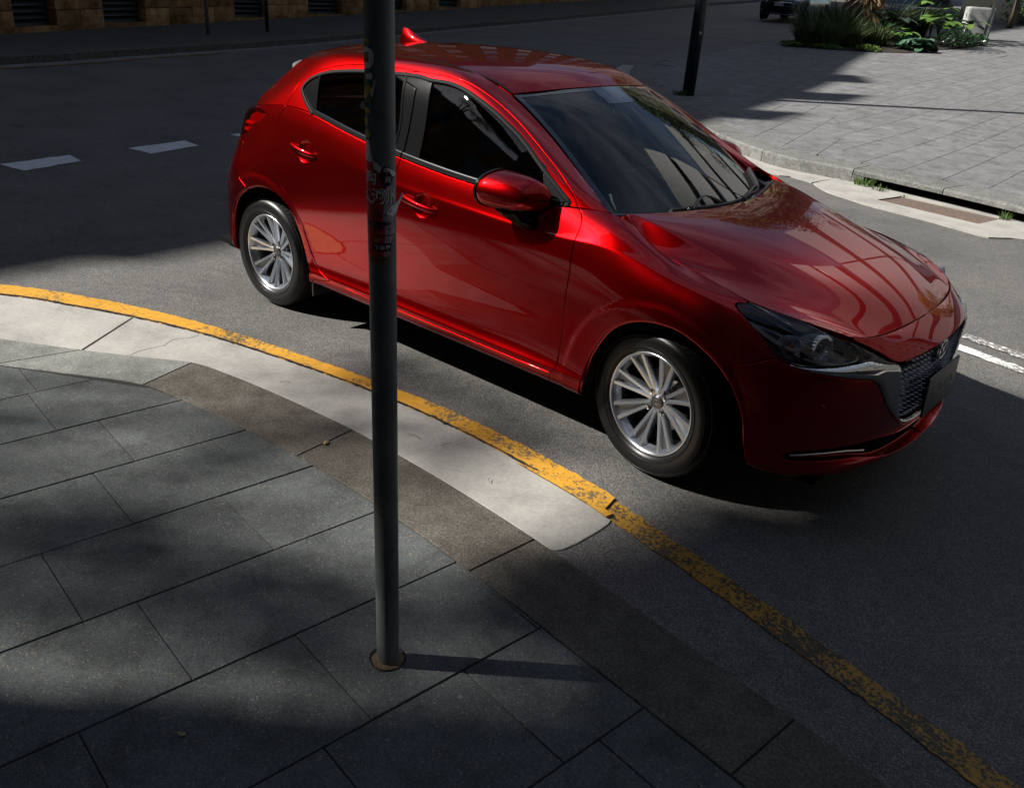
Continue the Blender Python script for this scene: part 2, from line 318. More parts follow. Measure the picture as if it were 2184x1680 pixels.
mesh('slab_crack', [(x-.0012, y, .0064) for x, y in ck]+[(x+.0012, y, .0064) for x, y in ck], [(i, n_c+i, n_c+i+1, i+1) for i in range(n_c-1)], M_JOINT, gut)
# road markings
def quad(name, P, z, matl, **kw):
    A, B, C_, D = [np.array(p) for p in P]; n = 10; V = []; F = []
    for i in range(n+1):
        for j in range(3):
            a = A+(B-A)*i/n; d = D+(C_-D)*i/n; q = a+(d-a)*j/2
            if j in (0, 2): q = q+rng.normal(0, .006, 2)
            V.append((q[0], q[1], z+zt(*q)))
    for i in range(n):
        for j in range(2): F.append((i*3+j, (i+1)*3+j, (i+1)*3+j+1, i*3+j+1))
    return tag(mesh(name, V, F, matl), kind='structure', **kw)
for y0, y1, sx, lab in [(-.58, .09, 0, 'white centre line dash at the left edge of the photo'), (.71, 1.40, -.2, 'white centre line dash between the other two'), (2.02, 2.7, -.43, 'white centre line dash partly behind the rear light'), (-1.9, -1.2, .3, 'white centre line dash left of the picture')]:
    quad('lane_dash', [(-5.69+sx, y0), (-5.83+sx, y1), (-5.52+sx, y1-.02), (-5.34+sx, y0+.06)], .006, M_WHITE, label=lab)
quad('lane_line', [(1.74, 1.852), (2.156, 1.748), (2.16, 1.842), (1.75, 1.948)], .006, M_WHITE2, label='near line of the worn white double line ahead of the bonnet')
quad('lane_line', [(2.156, 1.748), (5.5, .92), (5.52, 1.02), (2.16, 1.842)], .006, M_WHITE2, label='right continuation of the near white line')
quad('lane_line', [(1.72, 2.090), (2.12, 1.995), (2.13, 2.085), (1.73, 2.182)], .006, M_WHITE2, label='far line of the worn white double line ahead of the bonnet')
quad('lane_line', [(2.12, 1.995), (5.6, 1.16), (5.62, 1.26), (2.13, 2.085)], .006, M_WHITE2, label='right continuation of the far white line')
# ------------------------------------------------------------------ corner pavement on the right with kerb, inlet and grate
KRf = [(-9.9,24),(-9.45,18.6),(-9.55,17.4),(-9.2,15.1),(-8.3,13.2),(-7.0,11.2),(-5.6,9.4),(-4.2,7.9),(-3.0,6.85),(-2.0,6.20),(-1.242,6.03),(-.898,6.36),(-.35,6.36),(.316,6.23),(.93,6.07),(1.9,5.8),(4,5.15),(8,3.9),(14,2.0)]
KRf = [(-10.4,27),(-9.9,21.5),(-9.6,18),(-9.2,15.3),(-8.3,13.2),(-7.0,11.3),(-5.6,9.75),(-4.3,8.45),(-3.2,7.45),(-2.3,6.80),(-1.55,6.42),(-.898,6.40),(-.35,6.36),(.316,6.23),(.93,6.08),(1.9,5.8),(4,5.15),(8,3.9),(14,2.0)]
KRb = []
_k = smooth_line(KRf, .25)
def offset_line(P, d):
    t = np.gradient(P, axis=0); t /= np.linalg.norm(t, axis=1, keepdims=True); return P+np.stack([-t[:, 1], t[:, 0]], 1)*d
_kb = offset_line(_k, .42)
HK = .15
rp = empty('footpath'); tag(rp, 'sunlit pale grey paving of the corner footpath on the far side', kind='structure')
# base sheet a little below the pavers
pts = [tuple(p) for p in offset_line(_k, .2)]; poly = pts+[(16, 2.6), (16, 30), (8, 60), (-9, 60)]
bmv = [Vector(p) for p in poly]; gridp = [(x, y) for x in np.arange(-10, 16, 1.5) for y in np.arange(3, 60, 1.5)]
def inside(poly, P):
    poly = np.array(poly); P = np.atleast_2d(P); r = np.zeros(len(P), bool); j = len(poly)-1
    for i in range(len(poly)):
        xi, yi = poly[i]; xj, yj = poly[j]
        c_ = ((yi > P[:, 1]) != (yj > P[:, 1])) & (P[:, 0] < (xj-xi)*(P[:, 1]-yi)/(yj-yi+1e-15)+xi); r ^= c_; j = i
    return r
gi = [g for g, k in zip(gridp, inside(poly, gridp)) if k and np.min(np.linalg.norm(np.array(poly)-g, axis=1)) > .4]
vv, ee, ff, *_r = delaunay_2d_cdt(bmv+[Vector(g) for g in gi], [(i, (i+1) % len(poly)) for i in range(len(poly))], [], 1, 1e-6)
mesh('paving_bed', [(v.x, v.y, zt(v.x, v.y)+HK-.012) for v in vv], [tuple(f) for f in ff], M_PAVER_R2, rp)
# kerb stones: long blocks with a lip, the two over the inlet have an opening under them
rk = empty('kerb'); tag(rk, 'raised grey stone kerb around the sunlit corner with a drain inlet', kind='structure')
s_ = np.concatenate([[0], np.cumsum(np.linalg.norm(np.diff(_k, axis=0), axis=1))])
def kp(t, off): # point on the kerb line at arclength t, pushed back by off
    P = offset_line(_k, off); return np.array((np.interp(t, s_, P[:, 0]), np.interp(t, s_, P[:, 1])))
def s_at_x(x): 
    m_ = _k[:, 0] > -2.6; return float(np.interp(x, _k[m_, 0], s_[m_]))
sj = s_at_x(-.70); joints = sorted([sj-1.22*i for i in range(1, 16)]+[sj, s_at_x(.315)]+[s_at_x(.315)+1.25*i for i in range(1, 8)])
def kerb_block(t0, t1, inlet):
    n = 6; mb = MB(); g = .006; prof = [(0, -.14), (0, HK-.022), (.012, HK-.005), (.03, HK), (.42, HK+.003), (.42, -.05)]
    if inlet: prof = [(.02, HK-.065), (0, HK-.06), (0, HK-.022), (.012, HK-.005), (.03, HK), (.42, HK+.003), (.42, HK-.065)]
    V = []; F = []; m_ = len(prof)
    for i in range(n+1):
        t = t0+g+(t1-t0-2*g)*i/n
        for o_, z in prof: p = kp(t, o_); V.append((p[0], p[1], z+zt(*p)))
    for i in range(n):
        for j in range(m_-1): F.append((i*m_+j, (i+1)*m_+j, (i+1)*m_+j+1, i*m_+j+1))
    F += [tuple(range(m_)), tuple(n*m_+j for j in range(m_))[::-1]]
    if inlet:
        for i in range(n): F.append((i*m_, i*m_+m_-1, (i+1)*m_+m_-1, (i+1)*m_))
    return mb.add(V, F).obj('kerb_stone', M_KERB_R, rk)
s_in0 = s_at_x(-.62); 
for t0, t1 in zip(joints[:-1], joints[1:]):
    if t0 < 0 or t1 > s_[-1]: continue
    kerb_block(t0, t1, t0 >= sj-.01 and t0 < sj+2.9)
# inlet chamber behind the opening
V = []; 
ta, tb = sj+.12, sj+3.5
for o_ in (0.0, .40):
    for t in np.linspace(ta, tb, 8): p = kp(t, o_); V += [(p[0], p[1], HK-.07), (p[0], p[1], -.5 if o_ else -.02)]
F = [(16+2*i, 16+2*i+2, 16+2*i+3, 16+2*i+1) for i in range(7)]+[(0, 16, 17, 1), (14, 15, 31, 30)]
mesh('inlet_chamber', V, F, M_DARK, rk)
pa, pb = kp(sj, 0), kp(sj+.14, 0); qa, qb = kp(sj, .3), kp(sj+.14, .3)
prism('inlet_cheek', [tuple(pa), tuple(pb), tuple(qb), tuple(qa)], HK-.068, .3, M_KERB_R, rk, .002)
# gutter apron
ap = [(-.918,5.88),(-.652,5.60),(-.393,5.47),(-.105,5.34),(.228,5.27),(.515,5.21),(.809,5.12),(1.10,5.05),(1.25,5.22),(1.6,5.30),(2.6,5.1),(5,4.4)]
ga = empty('gutter'); tag(ga, 'pale concrete gutter apron around the drain grate', kind='structure')
front = smooth_line(ap, .1); back = [tuple(kp(t, -.002)) for t in np.linspace(s_at_x(-.893), s_at_x(5.0), 60)]
# grate hole is left open between two slabs
gr = [(-.14, 5.70), (-.05, 6.13), (.97, 6.015), (.88, 5.535)]
holep = [(gr[0][0]-.004, gr[0][1]-.004), (gr[3][0]+.002, gr[3][1]-.008), (gr[2][0]+.008, gr[2][1]), (gr[1][0], gr[1][1]+.004)]
def cdt_mesh(name, outer, holes, z, matl, parent, depth=.05):
    P = [Vector(p) for p in outer]; E = [(i, (i+1) % len(outer)) for i in range(len(outer))]; k = len(outer)
    for h in holes: P += [Vector(p) for p in h]; E += [(k+i, k+(i+1) % len(h)) for i in range(len(h))]; k += len(h)
    vv, ee, ff, *_ = delaunay_2d_cdt(P, E, [], 0, 1e-7); ff = [f for f in ff if inside(outer, np.mean([vv[i] for i in f], axis=0))[0] and not any(inside(h, np.mean([vv[i] for i in f], axis=0))[0] for h in holes)]
    V = [(v.x, v.y, z+zt(v.x, v.y)) for v in vv]; F = [tuple(f) for f in ff]; n0 = len(V)
    for lp in [outer]+list(holes):
        n = len(lp); b0 = len(V); V += [(p[0], p[1], z+zt(*p)) for p in lp]+[(p[0], p[1], z+zt(*p)-depth) for p in lp]; F += [(b0+i, b0+(i+1) % n, b0+n+(i+1) % n, b0+n+i) for i in range(n)]
    return mesh(name, V, F, matl, parent)
outer = [tuple(p) for p in front]+[b for b in back[::-1]]
cdt_mesh('gutter_slab', outer, [holep], .012, M_CONC, ga)
lead = offset_line(_k, -.45); leadp = [tuple(p) for p, q in zip(lead, _k) if q[0] < -1.0 and q[0] > -9]+[(-.95, 5.91)]; backl = [tuple(p) for p in _k if p[0] < -1.0 and p[0] > -9]+[(-.90, 6.39)]
leadp[-2] = (-1.25, 6.02)
cdt_mesh('gutter_slab', leadp+backl[::-1], [], .010, M_CONC, ga)
M_RUST = mat('rusty_iron', (.14, .085, .06), .8, .3); nn_ = noise(M_RUST, 25, 5, .7); setc(M_RUST, ramp(M_RUST, nn_, [(.3, (.09, .055, .04)), (.6, (.22, .14, .10))]).outputs[0])
gt = empty('drain_grate', (.42, 5.85, 0)); tag(gt, 'rusty iron drain grate set in the pale gutter under the kerb inlet', 'drain grate')
G0, G1, G2, G3 = [np.array(p)-(.42, 5.85) for p in gr]
def gp(u, v): a = G0+(G3-G0)*u; b = G1+(G2-G1)*u; return a+(b-a)*v
def bar(u0, v0, u1, v1, wd, z0, z1):
    a, b = gp(u0, v0), gp(u1, v1); d = (b-a)/np.linalg.norm(b-a); n = np.array((-d[1], d[0]))*wd/2; q = [a-n, b-n, b+n, a+n]
    return [(*p, z) for z in (z0, z1) for p in q], [(0, 1, 5, 4), (1, 2, 6, 5), (2, 3, 7, 6), (3, 0, 4, 7), (4, 5, 6, 7), (3, 2, 1, 0)]
mb = MB()
for a_ in [(0, 0, 1, 0), (1, 0, 1, 1), (1, 1, 0, 1), (0, 1, 0, 0)]: mb.add(*bar(*a_, .03, -.03, .012))
mb.obj('frame', M_RUST, gt)
for i in range(1, 19): MB().add(*bar(0, i/19, 1, i/19, .0085, -.03, .012)).obj('bar', M_RUST, gt)
for i in range(1, 14): MB().add(*bar(i/14, 0, i/14, 1, .012, -.03, .005)).obj('cross_bar', M_RUST, gt)
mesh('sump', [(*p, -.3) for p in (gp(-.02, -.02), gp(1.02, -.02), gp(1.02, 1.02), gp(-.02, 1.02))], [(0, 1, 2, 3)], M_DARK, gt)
# the road sheet passes over drain and pits: open it by lowering is not needed, black sheets stand in for the shaded depth
mesh('sump_shade_sheet', [(*p, .0035) for p in (gp(-.01, -.01), gp(1.01, -.01), gp(1.01, 1.01), gp(-.01, 1.01))], [(0, 1, 2, 3)], M_DARK, gt)
mesh('inlet_shade_sheet', [(*kp(ta, .0), .004), (*kp(tb, .0), .004), (*kp(tb, .4), .004), (*kp(ta, .4), .004)], [(0, 1, 2, 3)], M_DARK, rk)  # black sheet in place of the inlet's dark inside
# pavers of the corner footpath (rows run away from the kerb)
def pave_right(org, ang, wd, ln, keep, n=(60, 40), maxn=150, bond=.5):
    a1 = np.array((math.cos(ang), math.sin(ang))); a2 = np.array((a1[1], -a1[0])); c_ = []
    for i in range(-n[0], n[0]):
        for j in range(-n[1], n[1]):
            p = np.array(org)+a2*i*wd+a1*(j+((i*.37) % 1))*ln; g = .003; gl_ = .0012
            q = [tuple(p+a2*g+a1*gl_), tuple(p+a2*(wd-g)+a1*gl_), tuple(p+a2*(wd-g)+a1*(ln-gl_)), tuple(p+a2*g+a1*(ln-gl_))]
            ctr = np.mean(q, axis=0)
            if ctr[1] > 26 or ctr[1] < 2: continue
            q = keep(q)
            if len(q) < 3: continue
            near = np.min(np.linalg.norm(_kb-ctr, axis=1))
            for a_, b_ in zip(_kb[:-1], _kb[1:]):
                if near < 1.3 and np.linalg.norm((a_+b_)/2-ctr) < 1.2:
                    q = clip(q, tuple(a_), tuple(b_))
                    if len(q) < 3: break
            if len(q) < 3: continue
            if not inside([tuple(p) for p in _kb]+[(16, 2.6), (16, 40), (-10, 40)], np.mean(q, axis=0))[0]: continue
            A = abs(.5*sum(q[i][0]*q[(i+1) % len(q)][1]-q[i][1]*q[(i+1) % len(q)][0] for i in range(len(q))))
            if A < .004: continue
            c_.append((np.linalg.norm(ctr-(2.85, -3.57)), q))
    c_.sort(key=lambda t: t[0]); return c_[:maxn]
SA, SB = (-.895, 6.6), (-2.49, 10.25)
def on_cam(q):
    c0 = np.mean(q, axis=0); v = Vector((c0[0], c0[1], HK))-cam.location; zc = v.dot(f_); 
    return zc > 0 and 500 < 1092+1863.7*v.dot(r_)/zc < 2260 and (1092+1863.7*v.dot(r_)/zc > 1400)
right_keep = lambda q: (clip(q, SB, SA) if on_cam(q) else [])
left_keep = lambda q: (clip(q, SA, SB) if on_cam(q) else [])
pv = pave_right((-.33, 6.8), math.radians(91.5), .475, 1.5, right_keep, maxn=190)+pave_right((-1.27, 6.54), math.radians(102.5), .475, 1.5, left_keep, maxn=110)
for d_, q in pv: prism('paver', q, HK+random.uniform(-.0005, .0006), .03, M_PAVER_R, rp, .002)

# ---------------------------------------------------------------- smooth surfaces of the car body (right side, y<0)
def _bs(n, t):
    """uniform cubic B-spline weights over n points plus one phantom point at each end; t in [0,n-1]"""
    t = np.clip(t, 0, n-1-1e-9); i = np.floor(t).astype(int); f = t-i
    B = np.zeros((len(t), n+2))
    w = [(1-f)**3/6, (3*f**3-6*f**2+4)/6, (-3*f**3+3*f**2+3*f+1)/6, f**3/6]
    for k in range(4): B[np.arange(len(t)), i+k] += w[k]
    return B
_MR = np.array((1, -1, 1))
def _ext(C, ax, mir):
    """add phantom points; mir = (start, end) says which ends lie on the car's centre line"""
    C = np.moveaxis(C, ax, 0); a = C[1]*_MR if mir[0] else 2*C[0]-C[1]; b = C[-2]*_MR if mir[1] else 2*C[-1]-C[-2]
    return np.moveaxis(np.concatenate([a[None], C, b[None]]), 0, ax)
class Grid:
    """tensor B-spline sheet; table of points P[i,j]; iters rounds of pulling the net towards the table"""
    def __init__(s, P, iters=2, disp=None, mu=(0, 0), mv=(0, 0)):
        s.D = np.array(P, float); s.nu, s.nv = s.D.shape[:2]; s.disp = disp; s.mu, s.mv = mu, mv
        A = _bs(s.nu, np.arange(s.nu)); B = _bs(s.nv, np.arange(s.nv)); C = s.D.copy()
        for _ in range(iters):
            C = C + (s.D - np.einsum('ai,bj,ijk->abk', A, B, _ext(_ext(C, 0, mu), 1, mv)))
        s.C = _ext(_ext(C, 0, mu), 1, mv)
    def at(s, u, v):
        u = np.atleast_1d(np.asarray(u, float)); v = np.atleast_1d(np.asarray(v, float))
        A = _bs(s.nu, u*(s.nu-1)); B = _bs(s.nv, v*(s.nv-1))
        P = np.einsum('ai,ijk,aj->ak', A, s.C, B)
        if s.disp is not None: P = s.disp(P)
        return P
    def nrm(s, u, v, e=1e-3):
        u = np.atleast_1d(np.asarray(u, float)); v = np.atleast_1d(np.asarray(v, float))
        u0, u1 = np.clip(u-e, 0, 1), np.clip(u+e, 0, 1); v0, v1 = np.clip(v-e, 0, 1), np.clip(v+e, 0, 1)
        n = np.cross(s.at(u1, v)-s.at(u0, v), s.at(u, v1)-s.at(u, v0))
        return n/np.maximum(np.linalg.norm(n, axis=1, keepdims=True), 1e-12)
def _interp(xs, tab, x):
    """Catmull-like monotone interpolation of table rows"""
    xs = np.array(xs, float); T = np.array(tab, float); d = np.diff(T, axis=0)/np.diff(xs)[:, None]
    m = np.zeros_like(T); m[0], m[-1] = d[0], d[-1]
    for i in range(1, len(xs)-1):
        a, b = d[i-1], d[i]; m[i] = np.where(a*b > 0, 2*a*b/(a+b+1e-15*np.sign(a+b+1e-30)), 0)
    x = np.atleast_1d(x); k = np.clip(np.searchsorted(xs, x, side='right')-1, 0, len(xs)-2)
    h = (xs[k+1]-xs[k])[:, None]; t = ((x-xs[k])/h[:, 0])[:, None]
    return (2*t**3-3*t**2+1)*T[k]+(t**3-2*t**2+t)*h*m[k]+(-2*t**3+3*t**2)*T[k+1]+(t**3-t**2)*h*m[k+1]
# widest outline of the car seen from above, rear centre -> front centre
PLAN = [(-1.975,0),(-1.96,-.30),(-1.915,-.52),(-1.82,-.69),(-1.69,-.785),(-1.55,-.832),(-1.40,-.846),(-1.285,-.8475),(-1.12,-.845),
 (-.90,-.838),(-.60,-.833),(-.25,-.832),(.10,-.833),(.40,-.835),(.65,-.838),(.85,-.841),(1.0,-.845),(1.13,-.847),(1.285,-.8475),(1.44,-.847),
 (1.57,-.843),(1.68,-.832),(1.77,-.812),(1.85,-.775),(1.93,-.70),(1.99,-.59),(2.035,-.46),(2.07,-.32),(2.09,-.16),(2.095,0)]
TOPP = [(-1.82,0,1.05),(-1.80,-.23,1.05),(-1.74,-.42,1.052),(-1.645,-.575,1.057),(-1.555,-.652,1.066),(-1.455,-.703,1.08),(-1.36,-.735,1.095),(-1.26,-.748,1.11),(-1.12,-.757,1.125),
 (-.90,-.768,1.118),(-.60,-.779,1.068),(-.25,-.785,1.022),(.10,-.786,.992),(.40,-.785,.982),(.65,-.775,.982),(.80,-.752,.990),(.93,-.705,.992),(1.04,-.683,.955),(1.15,-.684,.894),(1.30,-.694,.860),
 (1.44,-.708,.840),(1.53,-.717,.820),(1.60,-.708,.803),(1.70,-.683,.790),(1.80,-.635,.770),(1.90,-.562,.737),(1.955,-.44,.722),(1.978,-.30,.718),(1.992,-.15,.721),(1.998,0,.724)]
# (key station index, rows (z, inset)) r0..r11 ; r12 is TOPP
ROWS = {
 0: [(.27,.06),(.30,.015),(.34,0),(.40,.0),(.48,.004),(.57,.01),(.66,.03),(.77,.065),(.86,.10),(.93,.12),(.98,.135),(1.02,.145)],
 3: [(.25,.06),(.28,.015),(.33,.002),(.39,.0),(.47,.002),(.56,.004),(.66,.020),(.76,.055),(.85,.095),(.92,.122),(.975,.138),(1.02,.152)],
 5: [(.23,.05),(.26,.015),(.31,.003),(.37,.0),(.46,.0),(.56,.0),(.67,.004),(.77,.026),(.87,.058),(.955,.080),(1.01,.098),(1.045,.118)],
 7: [(.23,.05),(.26,.015),(.31,.003),(.37,.002),(.46,.0),(.57,.0),(.67,.003),(.77,.015),(.87,.036),(.96,.058),(1.02,.074),(1.07,.088)],
 9: [(.235,.045),(.26,.010),(.312,.004),(.345,.016),(.44,.018),(.55,.006),(.66,.0),(.77,.006),(.87,.018),(.955,.031),(1.01,.041),(1.065,.053)],
 11: [(.235,.045),(.26,.010),(.312,.002),(.345,.016),(.44,.024),(.56,.012),(.66,.003),(.76,.001),(.84,.006),(.895,.012),(.918,.018),(.970,.031)],
 14: [(.235,.045),(.26,.010),(.312,.002),(.345,.016),(.44,.026),(.56,.014),(.66,.004),(.75,.0),(.82,.004),(.872,.011),(.886,.018),(.935,.036)],
 16: [(.235,.045),(.26,.012),(.312,.003),(.345,.010),(.44,.016),(.56,.008),(.66,.0),(.75,.003),(.83,.013),(.882,.026),(.896,.035),(.946,.078)],
 18: [(.235,.045),(.26,.012),(.30,.003),(.345,.004),(.44,.004),(.55,.0),(.64,.0),(.72,.007),(.785,.025),(.826,.052),(.845,.078),(.856,.115)],
 20: [(.235,.050),(.26,.014),(.30,.003),(.345,.001),(.43,.0),(.53,.0),(.61,.004),(.68,.015),(.735,.034),(.770,.058),(.790,.080),(.808,.105)],
 22: [(.215,.050),(.233,.012),(.268,.0),(.325,.003),(.40,.0),(.49,.0),(.57,.003),(.635,.010),(.685,.026),(.720,.047),(.748,.072),(.770,.098)],
 24: [(.205,.055),(.222,.008),(.255,-.006),(.315,.006),(.39,.006),(.48,.003),(.555,.004),(.615,.012),(.655,.028),(.685,.049),(.710,.072),(.735,.092)],
 26: [(.200,.060),(.216,.006),(.248,-.012),(.310,.012),(.38,.014),(.47,.008),(.545,.004),(.600,.002),(.632,.004),(.648,.010),(.672,.028),(.700,.060)],
 29: [(.200,.060),(.216,.004),(.245,-.012),(.300,.020),(.37,.022),(.46,.012),(.540,.006),(.600,.001),(.628,.0),(.642,.005),(.668,.030),(.698,.064)],
}
ARCH = [(-1.285,.306), (1.285,.306)]
def arch_disp(P):
    P = P.copy()
    for cx, cz in ARCH:
        dx = P[:, 0]-cx; dz = (P[:, 2]-cz); r = np.sqrt(dx*dx+dz*dz)
        R = .452 if cx < 0 else .440
        t = np.clip((R-r)/.034, 0, 1); t = t*t*(3-2*t)
        side = np.clip((-P[:, 1]-.60)/.1, 0, 1)
        P[:, 1] -= .005*t*side*(np.abs(dx) < .5)
    return P
def build_lower():
    pl = np.array(PLAN); tg = np.gradient(pl, axis=0); tg[0] = (0,-1); tg[-1] = (0,1)
    tg /= np.linalg.norm(tg, axis=1, keepdims=True); nin = np.stack([-tg[:, 1], tg[:, 0]], 1)  # left of travel
    # travel: rear centre -> right side -> front centre ; inward is to the left (+y on the right side)
    ks = sorted(ROWS); tab = np.array([[c for r in ROWS[k] for c in r] for k in ks])
    full = _interp(ks, tab, np.arange(len(pl))).reshape(len(pl), -1, 2)
    P = np.zeros((len(pl), full.shape[1]+1, 3))
    for i in range(len(pl)):
        for j in range(full.shape[1]):
            z, d = full[i, j]; q = pl[i]+nin[i]*d; P[i, j] = (q[0], min(q[1], 0) if i < len(pl)-1 else 0, z)
        P[i, -1] = TOPP[i]
    return Grid(P, 2, disp=arch_disp, mu=(1, 1))
# hood: u rear->front, v centre->edge.   (x, y, z)
def build_hood():
    v0=[(1.115,0,.978),(1.22,0,.972),(1.36,0,.953),(1.52,0,.921),(1.68,0,.876),(1.82,0,.825),(1.93,0,.769),(1.998,0,.724)]
    v1=[(1.105,-.18,.980),(1.21,-.18,.974),(1.35,-.18,.954),(1.51,-.18,.921),(1.67,-.18,.875),(1.81,-.175,.824),(1.92,-.17,.767),(1.990,-.165,.722)]
    v2=[(1.065,-.37,.983),(1.18,-.36,.975),(1.32,-.35,.953),(1.48,-.34,.919),(1.64,-.33,.873),(1.785,-.315,.822),(1.90,-.30,.763),(1.975,-.29,.719)]
    v3=[(1.015,-.53,.986),(1.13,-.525,.975),(1.275,-.505,.948),(1.43,-.48,.912),(1.59,-.455,.866),(1.745,-.43,.816),(1.875,-.41,.761),(1.960,-.395,.719)]
    v4=[(.985,-.610,.988),(1.105,-.610,.970),(1.24,-.595,.937),(1.385,-.570,.898),(1.55,-.535,.857),(1.71,-.505,.811),(1.85,-.48,.762),(1.945,-.455,.721)]
    v5=[(.978,-.628,.988),(1.100,-.630,.962),(1.235,-.617,.926),(1.385,-.594,.889),(1.55,-.561,.850),(1.71,-.53,.806),(1.845,-.505,.759),(1.937,-.480,.722)]
    v6=[(.973,-.645,.988),(1.10,-.655,.928),(1.235,-.655,.892),(1.385,-.648,.862),(1.55,-.630,.830),(1.70,-.60,.795),(1.83,-.56,.758),(1.920,-.520,.729)]
    v7=[(.972,-.662,.988),(1.09,-.681,.905),(1.22,-.690,.872),(1.39,-.704,.846),(1.545,-.717,.815),(1.69,-.684,.789),(1.81,-.632,.766),(1.905,-.557,.734)]
    return Grid(np.array([v0,v1,v2,v3,v4,v5,v6,v7]).transpose(1,0,2), 2, mv=(1, 0))
# greenhouse side: u rear->front, v belt->roof gutter / windscreen edge
def build_upper():
    b=[(-1.555,-.652,1.066),(-1.36,-.735,1.095),(-1.12,-.757,1.125),(-.90,-.768,1.118),(-.60,-.779,1.068),(-.25,-.785,1.022),(.10,-.786,.992),(.40,-.785,.982),(.65,-.775,.982),(.80,-.752,.992),(.93,-.705,.992)]
    m=[(-1.50,-.645,1.125),(-1.29,-.700,1.165),(-1.08,-.718,1.212),(-.87,-.722,1.218),(-.57,-.730,1.190),(-.25,-.735,1.165),(.07,-.738,1.142),(.34,-.742,1.115),(.57,-.744,1.078),(.75,-.733,1.037),(.895,-.695,1.005)]
    n=[(-1.42,-.61,1.195),(-1.225,-.652,1.24),(-1.04,-.672,1.285),(-.84,-.676,1.300),(-.55,-.682,1.297),(-.25,-.685,1.286),(.03,-.688,1.262),(.28,-.697,1.214),(.50,-.708,1.150),(.70,-.712,1.075),(.87,-.686,1.016)]
    g=[(-1.33,-.575,1.275),(-1.16,-.603,1.315),(-1.0,-.620,1.350),(-.80,-.623,1.370),(-.52,-.622,1.385),(-.25,-.620,1.387),(-.02,-.625,1.372),(.20,-.638,1.312),(.43,-.655,1.222),(.65,-.678,1.112),(.85,-.672,1.020)]
    h=[(-1.27,-.55,1.325),(-1.11,-.567,1.36),(-.97,-.578,1.388),(-.78,-.580,1.406),(-.50,-.578,1.418),(-.25,-.575,1.420),(-.03,-.575,1.405),(.17,-.585,1.342),(.405,-.604,1.243),(.635,-.634,1.126),(.845,-.658,1.016)]
    e=[(-1.24,-.528,1.345),(-1.08,-.533,1.38),(-.95,-.536,1.403),(-.77,-.536,1.418),(-.49,-.533,1.428),(-.24,-.530,1.427),(-.02,-.529,1.408),(.165,-.530,1.360),(.40,-.555,1.256),(.63,-.600,1.130),(.84,-.640,1.005)]
    return Grid(np.array([b,m,n,g,h,e]).transpose(1,0,2), 2)
def build_roof():
    e=[(-1.24,-.524,1.345),(-1.08,-.530,1.381),(-.93,-.533,1.405),(-.70,-.533,1.421),(-.45,-.530,1.428),(-.22,-.527,1.427),(-.02,-.525,1.410),(.13,-.523,1.381),(.225,-.521,1.344)]
    a=[(-1.30,-.42,1.365),(-1.13,-.42,1.400),(-.95,-.42,1.424),(-.70,-.42,1.440),(-.45,-.42,1.448),(-.20,-.42,1.447),(.02,-.42,1.430),(.17,-.42,1.396),(.262,-.42,1.354)]
    b=[(-1.34,-.24,1.385),(-1.16,-.24,1.418),(-.97,-.24,1.441),(-.70,-.24,1.458),(-.44,-.24,1.466),(-.18,-.24,1.464),(.06,-.24,1.446),(.21,-.24,1.412),(.305,-.24,1.366)]
    c=[(-1.36,0,1.390),(-1.18,0,1.424),(-.98,0,1.447),(-.70,0,1.465),(-.44,0,1.473),(-.17,0,1.471),(.08,0,1.452),(.24,0,1.416),(.332,0,1.372)]
    return Grid(np.array([e,a,b,c]).transpose(1,0,2), 2, mv=(0, 1))
def build_screen():
    # windscreen: u top->bottom, v side->centre
    e=[(.226,-.521,1.338),(.317,-.533,1.298),(.422,-.551,1.246),(.540,-.574,1.183),(.666,-.600,1.108),(.780,-.624,1.035),(.856,-.642,.986),(.885,-.65,.965)]
    a=[(.275,-.36,1.352),(.375,-.37,1.310),(.49,-.385,1.254),(.62,-.40,1.184),(.755,-.42,1.105),(.88,-.435,1.028),(.965,-.445,.975),(.99,-.45,.955)]
    b=[(.318,-.18,1.364),(.42,-.185,1.320),(.54,-.19,1.261),(.675,-.20,1.188),(.815,-.21,1.106),(.945,-.22,1.026),(1.035,-.225,.970),(1.06,-.23,.95)]
    c=[(.334,0,1.368),(.437,0,1.323),(.558,0,1.264),(.695,0,1.190),(.838,0,1.107),(.970,0,1.026),(1.06,0,.968),(1.085,0,.948)]
    return Grid(np.array([e,a,b,c]).transpose(1,0,2), 2, mv=(0, 1))

def text_mesh(body, size, matl, parent, M, name='lettering', shear=0, depth=.0008, align='CENTER', wrap=None, bold=0):
    cu = bpy.data.curves.new(name, 'FONT'); cu.body = body; cu.size = size; cu.align_x = align; cu.align_y = 'CENTER'; cu.extrude = depth; cu.shear = shear; cu.offset = bold; cu.resolution_u = 3
    t = bpy.data.objects.new(name, cu); col.objects.link(t); bpy.context.view_layer.update()
    me = bpy.data.meshes.new_from_object(t.evaluated_get(bpy.context.evaluated_depsgraph_get())); bpy.data.objects.remove(t); me.name = name; me.materials.clear(); me.materials.append(matl)
    o = bpy.data.objects.new(name, me); col.objects.link(o); me.transform(M)
    if wrap: wrap(me)
    if parent: o.parent = parent
    return o
